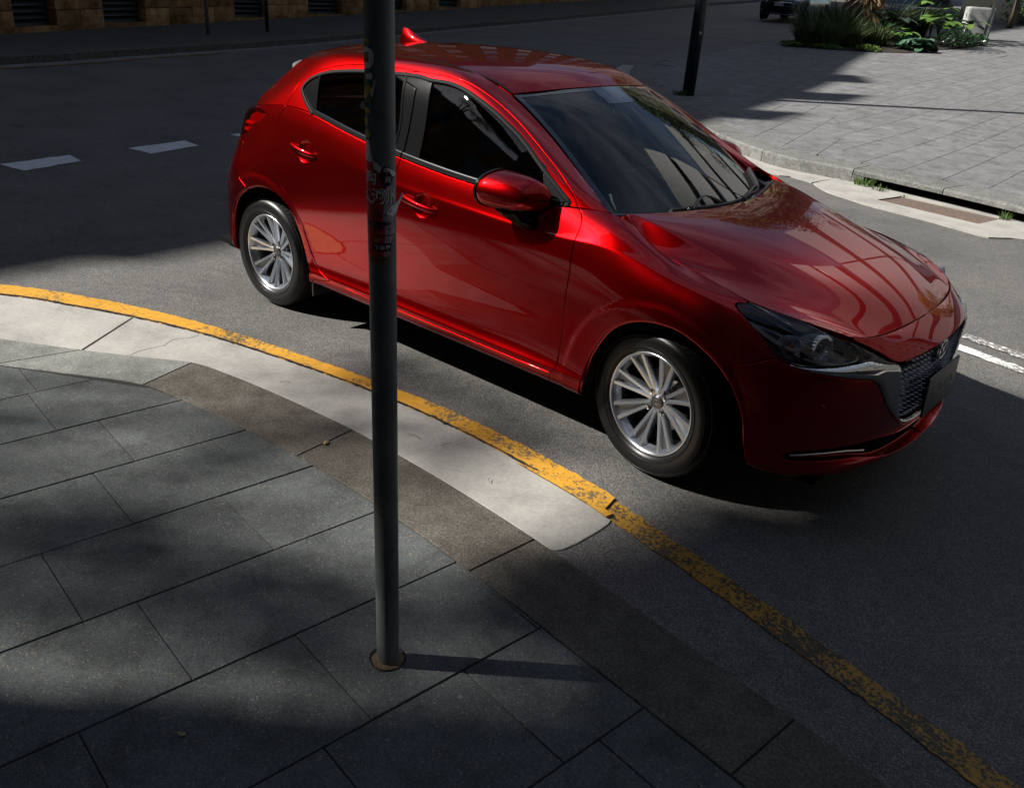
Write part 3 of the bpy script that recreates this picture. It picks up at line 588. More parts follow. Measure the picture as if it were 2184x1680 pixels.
# ================================================================== leaning pole in front with torn stickers
PR = .0318; PB = Vector((1.393, -2.262, 0)); PT = PB+(Vector((1.37128, -2.28606, 1.73918))-PB)*2.1
M_POLE = mat('weathered_pole_paint', (.1, .1, .1), .5, .25, spec=.4)
_n = noise(M_POLE, 9, 6, .65); _n2 = noise(M_POLE, 70, 4, .7); _r = ramp(M_POLE, _n, [(.3, (.13, .15, .15)), (.55, (.20, .215, .21)), (.75, (.27, .27, .26))]); _r2 = ramp(M_POLE, _n2, [(.35, grey(.85)), (.72, grey(1.08))])
setc(M_POLE, mixc(M_POLE, 1, _r.outputs[0], _r2.outputs[0], 'MULTIPLY')); bump(M_POLE, _n2, .08, .002)
pole = empty('street_pole', PB); tag(pole, 'dark weathered metal pole in the near pavement with torn stickers, cutting the car in two', 'pole')
mb = MB(); mb.tube([tuple(p-PB) for p in (PB+(PB-PT).normalized()*.05, PB.lerp(PT, .33), PB.lerp(PT, .66), PT)], PR, 48); mb.obj('shaft', M_POLE, pole, smooth=True, angle=40)
M_MUD = mat('dried_mortar', (.20, .125, .07), .95); _n = noise(M_MUD, 120, 5, .75); setc(M_MUD, ramp(M_MUD, _n, [(.3, (.07, .04, .022)), (.6, (.22, .14, .08)), (.8, (.30, .21, .12))]).outputs[0]); bump(M_MUD, _n, .8, .006)
V = []; F = []; nn_ = 40
for k, (r, z) in enumerate([(.028, .016), (.036, .0125), (.043, .010), (.0475, .0085), (.0485, .004)]):
    for i in range(nn_):
        a = 2*math.pi*i/nn_; rr = r*(1+.05*math.sin(3*a+1)+.03*math.sin(7*a)); V.append((rr*math.cos(a), rr*math.sin(a), z+.0015*math.sin(5*a+k)+random.uniform(-.0008, .0008)+.0005))
for k in range(4):
    for i in range(nn_): F.append((k*nn_+i, k*nn_+(i+1) % nn_, (k+1)*nn_+(i+1) % nn_, (k+1)*nn_+i))
mesh('mortar_collar', V, F, M_MUD, pole, smooth=True)
V = []; F = []
for r in (.047, .0535):
    for i in range(nn_): a = 2*math.pi*i/nn_; V.append((r*math.cos(a)*(1+.03*math.sin(4*a))-.004, r*math.sin(a)*(1+.03*math.sin(4*a))+.001, .0108))
for i in range(nn_): F.append((i, (i+1) % nn_, nn_+(i+1) % nn_, nn_+i))
mesh('core_hole_rim', V, F, M_JOINT, pole)
AX = (PT-PB).normalized(); CA = math.atan2(-3.56847+2.27, 2.85535-1.382)
def on_pole(phi, z, lift=.0006):
    """phi: degrees to the right of the side that faces the footpath corner"""
    a = CA+math.radians(phi); return tuple(AX*(z/AX.z)+Vector((math.cos(a), math.sin(a), 0))*(PR+lift))
def sticker(name, pts, m, lift, lab=None, jag=.0):
    pts = list(pts); Q = []
    for i, p in enumerate(pts):
        q = pts[(i+1) % len(pts)]; L0 = math.hypot((q[0]-p[0])*PR/57.3, q[1]-p[1]); k = max(1, int(L0/.006))
        for j in range(k):
            t = j/k; e = random.uniform(-jag, jag) if 0 < j else 0; Q.append((p[0]+(q[0]-p[0])*t+e*1800*.6, p[1]+(q[1]-p[1])*t+e))
    P = [Vector((a*PR/57.3, z)) for a, z in Q]; lo = min(p.x for p in P); hi = max(p.x for p in P); zl = min(p.y for p in P); zh = max(p.y for p in P)
    g = [Vector((x, z)) for x in np.arange(lo, hi, .004) for z in np.arange(zl, zh, .012)]; ins = inside([tuple(p) for p in P], [tuple(v) for v in g]) if g else []
    g = [v for v, k in zip(g, ins) if k and min((v-p).length for p in P) > .0018]
    vv, ee, ff, *_ = delaunay_2d_cdt(P+g, [(i, (i+1) % len(P)) for i in range(len(P))], [], 1, 1e-8)
    return mesh(name, [on_pole(v.x/PR*57.3, v.y, lift) for v in vv], [tuple(f) for f in ff], m, pole, smooth=True)
def zy(y):   # height on the pole read from the photograph's row (values measured once)
    return float(np.interp(y, ZY[0], ZY[1]))
ZY = ([-597.8, -525.7, -455.6, -387.3, -320.8, -256.0, -192.8, -131.2, -71.1, -12.5, 44.7, 100.6, 155.1, 208.4, 260.5, 311.4, 361.1, 409.8, 457.4, 503.9, 549.5, 594.0, 637.7, 680.4, 722.3, 763.3, 803.5, 842.9, 881.5, 919.3, 956.5, 992.9, 1028.6, 1063.6, 1098.0, 1131.8, 1164.9, 1197.5, 1229.4, 1260.8, 1291.6, 1321.9, 1351.7, 1380.9, 1409.7], [2.2, 2.15, 2.1, 2.05, 2.0, 1.95, 1.9, 1.85, 1.8, 1.75, 1.7, 1.65, 1.6, 1.55, 1.5, 1.45, 1.4, 1.35, 1.3, 1.25, 1.2, 1.15, 1.1, 1.05, 1.0, 0.95, 0.9, 0.85, 0.8, 0.75, 0.7, 0.65, 0.6, 0.55, 0.5, 0.45, 0.4, 0.35, 0.3, 0.25, 0.2, 0.15, 0.1, 0.05, 0.0])
def xa(x): return math.degrees(math.asin(max(-1, min(1, (x-453)/202))))
def S6(x, y): return (xa(x), zy(319.9+y*.14599))
def S7(x, y): return (math.degrees(math.asin(max(-1, min(1, (x-(208+y*.0085))/87)))), zy(y*.3490))
def pm_(name, c, v=.18):
    m = mat(name, c, .55); n = noise(m, 60, 5, .7); r = ramp(m, n, [(.3, grey(1-v*1.5)), (.7, grey(1+v))]); setc(m, mixc(m, 1, c, r.outputs[0], 'MULTIPLY')); return m
S_RED = pm_('sticker_red', (.55, .03, .03)); S_WHT = pm_('sticker_white', (.8, .8, .8), .1); S_LIL = pm_('sticker_faded', (.42, .37, .41)); S_BLK = mat('sticker_black', (.01, .01, .012), .5); S_BLU = mat('sticker_blue', (.03, .17, .34), .5); S_YEL = mat('sticker_yellow', (.45, .36, .05), .5); S_TAPE = pm_('brown_tape', (.20, .085, .03)); S_TEAL = pm_('sticker_teal', (.05, .16, .17)); S_GRN = mat('sticker_green', (.12, .17, .08), .5)
# lower poster
sticker('poster', [S6(250, 130), S6(345, 112), S6(352, 240), S6(425, 300), S6(440, 400), S6(500, 480), S6(560, 520), S6(585, 700), S6(560, 900), S6(530, 1100), S6(560, 1300), S6(550, 1440), S6(540, 1500), S6(250, 1500)], S_RED, .0005, jag=.0006)
sticker('poster_faded_side', [S6(520, 490), S6(600, 470), S6(612, 560), S6(604, 700), S6(622, 880), S6(610, 1000), S6(628, 1110), S6(640, 1200), S6(590, 1260), S6(575, 1330), S6(568, 1430), S6(520, 1500), S6(470, 1500), S6(500, 1180), S6(470, 900)], S_LIL, .0008, jag=.0008)
sticker('torn_paper', [S6(250, 0), S6(285, 10), S6(320, 75), S6(345, 112), S6(300, 150), S6(250, 140)], S_WHT, .0009, jag=.0006)
sticker('torn_paper', [S6(345, 108), S6(460, 212), S6(435, 300), S6(395, 262), S6(355, 245)], S_WHT, .0012, jag=.0008)
bub = [S6(520+92*math.cos(a), 340+145*math.sin(a)) for a in np.linspace(0, 2*math.pi, 26)[:-1]]; sticker('speech_bubble', bub, S_BLK, .0010)
sticker('speech_bubble_tail', [S6(480, 455), S6(560, 465), S6(488, 515)], S_BLK, .0011)
sticker('torn_paper', [S6(525, 210), S6(640, 300), S6(632, 350), S6(600, 345)], S_WHT, .0014, jag=.001)
sticker('brown_tape', [S6(278, 1500), S6(515, 1505), S6(470, 1580), S6(432, 1632), S6(284, 1605)], S_TAPE, .0006, jag=.0006)
sticker('poster_box', [S6(325, 1316), S6(578, 1304), S6(572, 1425), S6(325, 1428)], S_BLK, .0012)
for (a, b, c_, d_) in [(315, 1205, 640, 1186), (315, 1212, 320, 1312)]:
    sticker('poster_line', [S6(a, b), S6(c_, d_), S6(c_+4, d_+12), S6(a+4, b+12)], S_BLK, .0012)
def wrapped(body, xc, yc, size_px, m, lift, bold=0, shear=0, y2=None):
    """one character on the pole, centred at poster coordinates"""
    p0, z0 = S6(xc, yc); sz = abs(zy(319.9+(yc-size_px/2)*.14599)-zy(319.9+(yc+size_px/2)*.14599))
    def wr(me):
        for v in me.vertices: v.co = Vector(on_pole(p0+v.co.x/PR*57.3*1.0, z0+v.co.y, lift+v.co.z*.2))
    return text_mesh(body, sz*1.05, m, pole, Matrix(), 'lettering', shear, .0002, 'CENTER', wr, bold)
for (b_, x, y, s, m_, bo) in [('购', 312, 390, 200, S_WHT, .0006), ('天', 268, 655, 200, S_WHT, .0006), ('澳', 425, 655, 235, S_WHT, .0006), ('洲', 556, 650, 225, S_WHT, .0002), ('中', 528, 262, 100, S_WHT, 0), ('商', 543, 395, 100, S_WHT, 0),
    ('天', 292, 1050, 125, S_BLU, .0006), ('达', 410, 1062, 122, S_BLK, .0008), ('家', 535, 1055, 122, S_BLK, .0008), ('领', 378, 1270, 72, S_YEL, .0003), ('1', 440, 1268, 72, S_YEL, 0), ('下', 378, 1378, 74, S_WHT, .0002), ('单', 456, 1375, 74, S_WHT, .0002), ('更', 532, 1372, 74, S_WHT, .0002),
    ('零', 325, 895, 48, S_BLK, 0), ('食', 370, 897, 48, S_BLK, 0), ('特', 413, 899, 48, S_BLK, 0), ('产', 455, 901, 48, S_BLK, 0), ('澳', 505, 903, 48, S_BLK, 0)]:
    if s > 190:
        for dx, dy in ((7, 7),): wrapped(b_, x+dx, y+dy, s, S_BLK, .0012, bo+.0002)
    wrapped(b_, x, y, s, m_, .0016 if s > 190 else .0018, bo)
# curled flap that stands off the pole on its right
f0 = [on_pole(60, S6(600, 720)[1], .001), on_pole(30, S6(480, 880)[1], .0015), on_pole(75, S6(600, 880)[1], .001)]
ex = Vector((math.cos(CA+math.pi/2), math.sin(CA+math.pi/2), 0))
fl_ = [Vector(on_pole(18, S6(500, 880)[1], .002)), Vector(on_pole(40, S6(560, 770)[1], .003)), Vector(on_pole(78, S6(630, 735)[1], .003)), Vector(on_pole(88, S6(650, 690)[1], .001))+ex*.009, Vector(on_pole(88, S6(650, 610)[1], .001))+ex*.0125, Vector(on_pole(88, S6(650, 600)[1], .001))+ex*.0155+Vector((0, 0, -.004)), Vector(on_pole(88, S6(650, 690)[1], 0))+ex*.0135, Vector(on_pole(85, S6(650, 800)[1], .002))+ex*.003, Vector(on_pole(70, S6(600, 890)[1], .002)), Vector(on_pole(45, S6(560, 925)[1], .002))]
c0 = sum(fl_, Vector())/len(fl_)+Vector((math.cos(CA), math.sin(CA), 0))*.004; V = [tuple(v) for v in fl_]+[tuple(c0)]; mesh('curled_paper', V, [(i, (i+1) % 10, 10) for i in range(10)], S_WHT, pole, smooth=True)
# upper torn comic sheet: plain patches of its colours
sticker('comic_sheet', [S7(112, 235), S7(150, 236), S7(158, 262), S7(176, 290), S7(172, 330), S7(160, 400), S7(186, 420), S7(188, 490), S7(180, 600), S7(168, 660), S7(172, 690), S7(150, 720), S7(152, 745), S7(168, 840), S7(170, 850), S7(132, 845), S7(118, 700)], S_TEAL, .0005, jag=.0010)
sticker('comic_cloud', [S7(118, 300), S7(140, 286), S7(165, 300), S7(180, 330), S7(178, 380), S7(160, 412), S7(124, 420)], S_WHT, .0009, jag=.0008)
sticker('comic_cloud', [S7(136, 455), S7(160, 440), S7(172, 452), S7(168, 480), S7(140, 482)], S_WHT, .0009)
sticker('comic_patch', [S7(122, 236), S7(152, 238), S7(156, 262), S7(140, 270)], S_YEL, .0008, jag=.0006)
sticker('comic_patch', [S7(122, 320), S7(150, 318), S7(152, 384), S7(122, 388)], pm_('faded_orange', (.30, .20, .08)), .0012, jag=.0012)
for (x, y, w_, h_, m_) in [(138, 505, 14, 26, S_GRN), (150, 540, 18, 30, S_YEL), (136, 575, 14, 34, S_YEL), (152, 600, 16, 30, S_GRN), (140, 640, 16, 18, S_BLK), (142, 672, 20, 20, S_YEL), (134, 740, 12, 30, S_YEL), (140, 812, 20, 30, S_YEL), (140, 520, 20, 10, S_BLK), (160, 640, 14, 14, S_BLU)]:
    sticker('comic_patch', [S7(x-w_, y-h_*.4), S7(x, y-h_), S7(x+w_, y-h_*.2), S7(x+w_*.5, y+h_), S7(x-w_*.6, y+h_*.8)], m_, .0013, jag=.0008)
sticker('torn_paper', [S7(186, 470), S7(190, 492), S7(172, 590), S7(160, 570), S7(180, 500)], S_WHT, .0022, jag=.0006)
sticker('torn_paper', [S7(128, 850), S7(150, 855), S7(158, 920), S7(172, 975), S7(134, 975)], S_WHT, .0007, jag=.0008)
q = [Vector(on_pole(-88, S7(120, yy)[1], .001))-ex*dx for yy, dx in ((625, -.002), (628, .006), (650, .0105), (668, .008), (672, .002), (665, -.002))]; mesh('curled_paper', [tuple(v) for v in q], [tuple(range(6))], S_WHT, pole)
# ================================================================== posts and poles further off
M_POST = mat('dark_blue_pole', (.012, .014, .024), .4, .3)
fp = empty('lamp_post', (-5.22, 10.37, HK+zt(-5.22, 10.37))); tag(fp, 'thick dark blue post standing on the corner footpath behind the bonnet', 'lamp post')
MB().tube([(0, 0, -.05), (0, 0, 2), (0, 0, 6.5)], [.105, .105, .095], 32).obj('shaft', M_POST, fp, smooth=True)
dirc = Vector((2.85+5.22, -3.57-10.37, 0)).normalized(); side = Vector((-dirc.y, dirc.x, 0)); pq = dirc*.095+side*.055
MB().box(-.02, .02, -.003, .003, 0, .045).obj('small_tag', mat('pale_tag', (.4, .38, .28), .6), fp).location = (pq.x, pq.y, .98)
o = bpy.data.objects['small_tag']; o.rotation_euler = (0, 0, math.atan2(side.y, side.x)); o.parent = fp
M_GRASS = mat('grass_blade', (.07, .13, .025), .6); M_GRASS2 = mat('dry_grass', (.22, .19, .06), .7)
def tuft(name, loc, n, h, spread, lab, m=M_GRASS, cat='grass tuft', wid=.004, parent=None, lean=.6):
    V = []; F = []
    for i in range(n):
        a = random.uniform(0, 6.283); r = spread*math.sqrt(random.random()); x, y = r*math.cos(a), r*math.sin(a); hh = h*random.uniform(.5, 1.1); b = random.uniform(0, 6.283) if lean > .5 else a
        d = Vector((math.cos(a), math.sin(a), 0)); s = Vector((math.cos(b), math.sin(b), 0)); k = len(V); le = random.uniform(.2, 1)*lean
        for t, ww in ((0, 1), (.35, .9), (.7, .6), (1, .05)):
            p = Vector((x, y, 0))+d*(le*hh*t*t)+Vector((0, 0, hh*(t-.35*le*t*t))); V += [tuple(p-s*wid*ww), tuple(p+s*wid*ww)]
        F += [(k+2*j, k+2*j+1, k+2*j+3, k+2*j+2) for j in range(3)]
    o = mesh(name, V, F, m, parent, loc=loc)
    if lab: tag(o, lab, cat)
    return o
tuft('grass_tuft', (-5.30, 10.22, HK+zt(-5.3, 10.2)), 110, .12, .11, 'small grass tuft growing at the foot of the dark blue post')
tuft('grass_tuft', (-.53, 6.33, .0), 130, .15, .10, 'green weeds growing at the left end of the drain inlet', wid=.005)
tuft('grass_tuft', (-.30, 6.22, .0), 60, .09, .08, 'low weeds creeping along the inlet right of the big weed clump', wid=.004)
tuft('grass_tuft', (1.0, 5.98, .01), 45, .10, .05, 'small weed tuft at the right corner of the drain grate', wid=.004)
tuft('grass_tuft', (-.02, 6.13, .01), 14, .04, .03, 'tiny weed at the upper left corner of the drain grate', wid=.003)
for (x, y, lab, c_) in [(-16.66, 8.17, 'pale grey thin post on the far dark footpath', (.22, .23, .26)), (-17.35, 10.24, 'dark thin post on the far footpath right of the pale one', (.05, .055, .07))]:
    e = empty('sign_post', (x, y, .15+zt(x, y))); tag(e, lab, 'post'); MB().tube([(0, 0, 0), (0, 0, 3.4)], .045, 14).obj('shaft', mat('post_paint', c_, .5, .3), e, smooth=True)
    MB().box(-.015, .015, -.22, .22, 2.6, 3.3, bev=.004).obj('sign_plate', M_STEEL, e)
# ================================================================== far side: kerb, footpath, sandstone building
FK = [(-11.8, -14), (-12.3, -6), (-12.6, -1.5), (-13.0, 2.24), (-13.43, 3.52), (-14.07, 5.09), (-14.71, 6.92), (-15.2, 8.46), (-15.77, 10.32), (-16.45, 12.55), (-17.49, 16.65), (-18.3, 20.81), (-20.01, 28.63), (-22.59, 40.58), (-24.65, 52.1), (-30, 75)]
M_FPATH = m_asphalt('old_footpath', .075, 1.15, 60); M_FKERB = m_kerb('dark_kerb_stone', (.10, .10, .095), (.15, .145, .135), 30)
fk = smooth_line(FK, 1.2); fkb = offset_line(fk, .28); back_ = offset_line(fk, 12)
V = []; F = []
for i, p in enumerate(fkb):
    for t in (0, .33, .66, 1): q = p+(back_[i]-p)*t; V.append((q[0], q[1], .128+zt(*p)))
for i in range(len(fk)-1):
    for j in range(3): F.append((i*4+j, (i+1)*4+j, (i+1)*4+j+1, i*4+j+1))
tag(mesh('far_footpath', V, F, M_FPATH), 'dark footpath in front of the sandstone building', kind='structure')
fke = empty('far_kerb'); tag(fke, 'dark kerb of the far footpath', kind='structure')
for i in range(len(fk)-1):
    a, b = fk[i], fk[i+1]; c_, d_ = fkb[i+1], fkb[i]; t = .004/np.linalg.norm(b-a); prism('kerb_stone', [tuple(a+(b-a)*t), tuple(b-(b-a)*t), tuple(c_), tuple(d_)], .132, .2, M_FKERB, fke, .012)
fg = offset_line(fk, -.36); V = [(p[0], p[1], .005+zt(*p)) for p in fg]+[(p[0], p[1], .005+zt(*p)) for p in fk]; n = len(fk)
tag(mesh('far_gutter', V, [(i, i+1, n+i+1, n+i) for i in range(n-1)], m_concrete('old_gutter', (.17, .165, .16), (.24, .235, .225))), 'grey gutter strip along the far kerb', kind='structure')
fy = offset_line(fk, -.40); fy2 = offset_line(fk, -.47); k = [i for i in range(n) if fk[i][1] < 7]; V = [(fy[i][0], fy[i][1], .006+zt(*fy[i])) for i in k]+[(fy2[i][0], fy2[i][1], .006+zt(*fy2[i])) for i in k]; m_ = len(k)
tag(mesh('yellow_far_line', V, [(i, m_+i, m_+i+1, i+1) for i in range(m_-1)], M_YEL2), 'faint yellow line along the far gutter', kind='structure')
BL = [(-15.4, -34), (-15.9, -16), (-16.3, -4), (-16.69, 3.2), (-17.0, 4.0), (-18.46, 6.6), (-19.3, 8.6), (-20.25, 11.19), (-21.3, 15.7), (-22.4, 21), (-24.5, 32), (-27, 45)]
M_SAND = mat('sandstone', (.36, .21, .09), .9, spec=.2); _n = noise(M_SAND, 2.5, 8, .7); _nb = noise(M_SAND, 9, 6, .7); _r = ramp(M_SAND, _n, [(.3, (.12, .06, .025)), (.5, (.30, .17, .07)), (.72, (.42, .29, .16))]); setc(M_SAND, rnd_tint(M_SAND, _r.outputs[0], .35)); bump(M_SAND, _nb, 1, .06)
M_LOUV = mat('black_green_louvre', (.012, .02, .018), .45); M_WIN = mat('window_glass_dark', (.02, .03, .04), .08, spec=.8)
bl = empty('sandstone_building', (-16.7, 3.4, 0)); tag(bl, 'old sandstone building with rough blocks and black louvred openings across the road', 'building'); O0 = Vector((-16.7, 3.4, 0))
def wall_box(a, b, t, z0, z1, m, name, parent, org, out=0.0):
    a, b = np.array(a), np.array(b); d = (b-a)/np.linalg.norm(b-a); n_ = np.array((-d[1], d[0])); q = [a-n_*out, b-n_*out, b+n_*t, a+n_*t]
    V = [(*(p-np.array(org)[:2]), z-org[2]) for z in (z0, z1) for p in q]; return mesh(name, V, [(0, 1, 5, 4), (1, 2, 6, 5), (2, 3, 7, 6), (3, 0, 4, 7), (4, 5, 6, 7), (3, 2, 1, 0)], m, parent)
def hB(y): return float(np.interp(y, [-14, -2.5, 2.7, 6.6, 11.2, 18.7], [14.75, 14.4, 13.75, 14.75, 15.5, 15.9]))
HB = 15.0
bls = np.array(BL); sB = np.concatenate([[0], np.cumsum(np.linalg.norm(np.diff(bls, axis=0), axis=1))])
def pB(s): return np.array((np.interp(s, sB, bls[:, 0]), np.interp(s, sB, bls[:, 1])))
def sBy(y): return float(np.interp(y, bls[:, 1], sB))
mb = MB()
for a, b in zip(BL[:-1], BL[1:]):
    zb = zt(*a); d = np.array(b)-np.array(a); d /= np.linalg.norm(d); n_ = np.array((-d[1], d[0])); q = [np.array(a)+n_*.35, np.array(b)+n_*.35, np.array(b)+n_*9, np.array(a)+n_*9]
    k = len(mb.V); mb.V += [(*(p-np.array(O0)[:2]), z) for z, hh in ((0, 0), (1, 1)) for p in q]; mb.V[-4:] = [(mb.V[-4][0], mb.V[-4][1], hB(a[1])), (mb.V[-3][0], mb.V[-3][1], hB(b[1])), (mb.V[-2][0], mb.V[-2][1], hB(b[1])), (mb.V[-1][0], mb.V[-1][1], hB(a[1]))]; mb.F += [tuple(i+k for i in f) for f in [(0, 1, 5, 4), (1, 2, 6, 5), (2, 3, 7, 6), (3, 0, 4, 7), (4, 5, 6, 7)]]
mb.obj('wall', M_SAND, bl)
opens = [(4.15, 5.25), (6.65, 7.95), (11.2, 12.45), (14.2, 15.8), (1.2, 2.4), (17.8, 19.2), (21.2, 22.6), (-1.8, -.6)]
s_lo, s_hi = sBy(-2.5), sBy(24); s = s_lo; 
def rough_block(s0, s1, z0, z1):
    a, b = pB(s0+.008), pB(s1-.008); d = (b-a)/np.linalg.norm(b-a); n_ = np.array((-d[1], d[0])); zb = zt(*a); V = []; F = []; nx, nz = 5, 3
    for i in range(nx+1):
        for j in range(nz+1):
            e = i in (0, nx) or j in (0, nz); p = a+(b-a)*i/nx-n_*(0 if e else random.uniform(.02, .06)); V.append((*(p-np.array(O0)[:2]), z0+.008+(z1-z0-.016)*j/nz+zb))
    for i in range(nx):
        for j in range(nz): F.append((i*(nz+1)+j, (i+1)*(nz+1)+j, (i+1)*(nz+1)+j+1, i*(nz+1)+j+1))
    k = len(V); V += [(*(p+n_*.36-np.array(O0)[:2]), z+zb) for z in (z0, z1) for p in (a, b)]; c = [0, nx*(nz+1), nz, nx*(nz+1)+nz]
    F += [(c[0], c[2], k+2, k), (c[1], k+1, k+3, c[3]), (c[2], c[3], k+3, k+2)]
    mesh('stone_block', V, F, M_SAND, bl)
cuts = sorted([(sBy(a), sBy(b)) for a, b in opens])
segs = []; s = s_lo
for a, b in cuts: segs.append((s, a)); s = b
segs.append((s, s_hi))
for (a, b) in segs:
    for r_, (z0, z1) in enumerate([(.10, .55), (.55, 1.05), (1.05, 1.6)]):
        k = max(1, round((b-a)/(1.05 if r_ % 2 else .8))); e = [a+(b-a)*i/k for i in range(k+1)]
        for i in range(k): rough_block(e[i], e[i+1], z0, z1)
for a, b in cuts:
    p, q = pB(a), pB(b); zb = zt(*p); wall_box(p, q, .36, .10+zb, .24+zb, M_SAND, 'sill_stone', bl, O0)
    g_ = wall_box(p, q, .36, 1.6+zb, 2.1+zb, M_SAND, 'lintel', bl, O0)
    for i in range(11):
        z = .25+i*.125+zb; d = (q-p)/np.linalg.norm(q-p); n_ = np.array((-d[1], d[0])); mesh('louvre_slat', [(*(p+n_*.16-np.array(O0)[:2]), z), (*(q+n_*.16-np.array(O0)[:2]), z), (*(q+n_*.27-np.array(O0)[:2]), z+.115), (*(p+n_*.27-np.array(O0)[:2]), z+.115)], [(0, 1, 2, 3)], M_LOUV, bl)
wall_box(pB(s_lo), pB(s_lo)+.01, .2, 0, .1, M_SAND, 'corner_stone', bl, O0)
for a, b in zip(BL[:-1], BL[1:]):
    o_ = wall_box(a, b, .36, 2.1 if a[1] > -5 else .1, 14, M_SAND, 'upper_wall', bl, O0)
    for k_, yy_ in ((4, a[1]), (5, b[1]), (6, b[1]), (7, a[1])): o_.data.vertices[k_].co.z = hB(yy_)
for s in np.arange(8, sB[-1]-3, 3.4):
    for z in (3.2, 6.6, 10.0, 13.0):
        a, b = pB(s), pB(s+1.4); wall_box(a, b, .02, z, z+1.9, M_WIN, 'window', bl, O0, out=.03)
# drinking stains and a small pale stone marker at the wall foot
# ================================================================== building behind the footpath corner (its shade covers the lower right)
CB = (-5.5, -8.3)
M_BRICK = mat('brown_brick', (.14, .06, .04), .85); _bk = N(M_BRICK, 'ShaderNodeTexBrick'); _g = N(M_BRICK, 'ShaderNodeNewGeometry'); _sp = N(M_BRICK, 'ShaderNodeSeparateXYZ'); _cb = N(M_BRICK, 'ShaderNodeCombineXYZ'); L(M_BRICK, _g.outputs['Position'], _sp.inputs[0]); L(M_BRICK, _sp.outputs[0], _cb.inputs[0]); L(M_BRICK, _sp.outputs[2], _cb.inputs[1]); L(M_BRICK, _cb.outputs[0], _bk.inputs['Vector'])
_bk.inputs['Scale'].default_value = 1; _bk.inputs['Brick Width'].default_value = .24; _bk.inputs['Row Height'].default_value = .086; _bk.inputs['Mortar Size'].default_value = .008; _bk.inputs['Color1'].default_value = (.16, .07, .045, 1); _bk.inputs['Color2'].default_value = (.10, .05, .035, 1); _bk.inputs['Mortar'].default_value = (.2, .19, .17, 1); setc(M_BRICK, _bk.outputs[0])
cb = empty('brick_building', (CB[0], CB[1], 0)); tag(cb, 'brown brick building behind the camera whose shade covers the lower right of the photo', 'building')
def facade(parent, x0, x1, y, depth, h, m, wm, floors, bays, face=1, trim=None):
    """rectangular block; front at local y facing +Y when face=1"""
    mb = MB(); mb.box(x0, x1, min(y, y-face*depth), max(y, y-face*depth), 0, h); mb.obj('wall', m, parent)
    fw = (x1-x0)/bays; fh = (h-4)/floors
    for j in range(floors):
        for i in range(bays):
            a = x0+fw*(i+.22); b = x0+fw*(i+.78); z0 = 3.6+fh*j; z1 = z0+fh*.58; yy = y+face*.04
            f_ = MB().box(a-.08, b+.08, min(y, yy+face*.02), max(y, yy+face*.02), z0-.08, z1+.08).obj('window', trim or M_CONC, parent)
            MB().box(a, b, min(yy, yy+face*.03), max(yy, yy+face*.03), z0, z1).obj('pane', wm, f_)
facade(cb, 0, 34, 0, 10, 20, M_BRICK, M_WIN, 4, 9)
MB().box(-.15, 34, -.2, .3, 3.0, 3.3).obj('string_course', M_CONC, cb); MB().box(-.3, 34.2, -.4, .5, 20, 20.5).obj('cornice', M_CONC, cb)
# ================================================================== tall buildings up the street, seen only as reflections
M_WLOUV = mat('white_louvre', (.42, .42, .41), .5); M_CURT = mat('curtain_glass', (.03, .045, .06), .12, spec=.7)
lo_ = empty('office_tower', (7.6, 38, 1.5)); lo_.rotation_euler = (0, 0, math.radians(-8)); tag(lo_, 'tall office tower with curved white louvre bands up the street, above the picture', 'building')
def arcpts(r, a0, a1, n): return [(r*math.sin(a), r*(1-math.cos(a))) for a in np.linspace(a0, a1, n)]
def band(r, a0, a1, z0, z1, out, m, name, parent, n=24):
    P = arcpts(r, a0, a1, n); P2 = [(x*(1-out/r), y+out-(y*out/r)) for x, y in P]; V = [(x, y, z) for z in (z0, z1) for x, y in P]+[(x, y-2*out, z) for z in (z0, z1) for x, y in P]
    F = []; 
    for i in range(n-1): F += [(i, i+1, n+i+1, n+i), (2*n+i, 2*n+i+1, 3*n+i+1, 3*n+i), (i, i+1, 2*n+i+1, 2*n+i), (n+i, n+i+1, 3*n+i+1, 3*n+i)]
    return mesh(name, V, F, m, parent)
_g = N(M_WLOUV, 'ShaderNodeNewGeometry'); _sp = N(M_WLOUV, 'ShaderNodeSeparateXYZ'); L(M_WLOUV, _g.outputs['Position'], _sp.inputs[0]); _w = N(M_WLOUV, 'ShaderNodeMath', operation='MULTIPLY'); _w.inputs[1].default_value = 14.0; L(M_WLOUV, _sp.outputs[2], _w.inputs[0]); _s = N(M_WLOUV, 'ShaderNodeMath', operation='SINE'); L(M_WLOUV, _w.outputs[0], _s.inputs[0]); setc(M_WLOUV, ramp(M_WLOUV, _s.outputs[0], [(.0, grey(.14)), (.5, grey(.30))]).outputs[0])
band(34, -.30, .27, 0, 37, -.2, M_CURT, 'curtain_wall', lo_); band(34, -.66, -.30, 0, 21, -.2, M_CURT, 'curtain_wall', lo_)
for z0_, z1_ in ((4, 9), (10.2, 15.5), (16.5, 20), (22, 28), (30, 36.5)):
    band(34, -.30, .27, z0_, z1_, .5, M_WLOUV, 'louvre_band', lo_)
    if z1_ < 21: band(34, -.66, -.31, z0_, z1_, .5, M_WLOUV, 'louvre_band', lo_)
MB().box(-9, 8, 4, 20, 0, 36).obj('core', M_CURT, lo_)
pb = empty('plain_office_block', (31, 36, 1)); tag(pb, 'pale concrete office block up the street to the right, above the picture', 'building')
facade(pb, -9, 14, 0, 14, 24, m_concrete('pale_facade', (.30, .28, .25), (.38, .36, .33)), M_WIN, 7, 7, face=-1)
pb2 = empty('brown_office_block', (-36, 62, 1)); tag(pb2, 'brown office block at the far end of the road, above the picture', 'building')
facade(pb2, -12, 14, 0, 14, 27, mat('brown_facade', (.10, .075, .06), .8), M_WIN, 8, 8, face=-1)
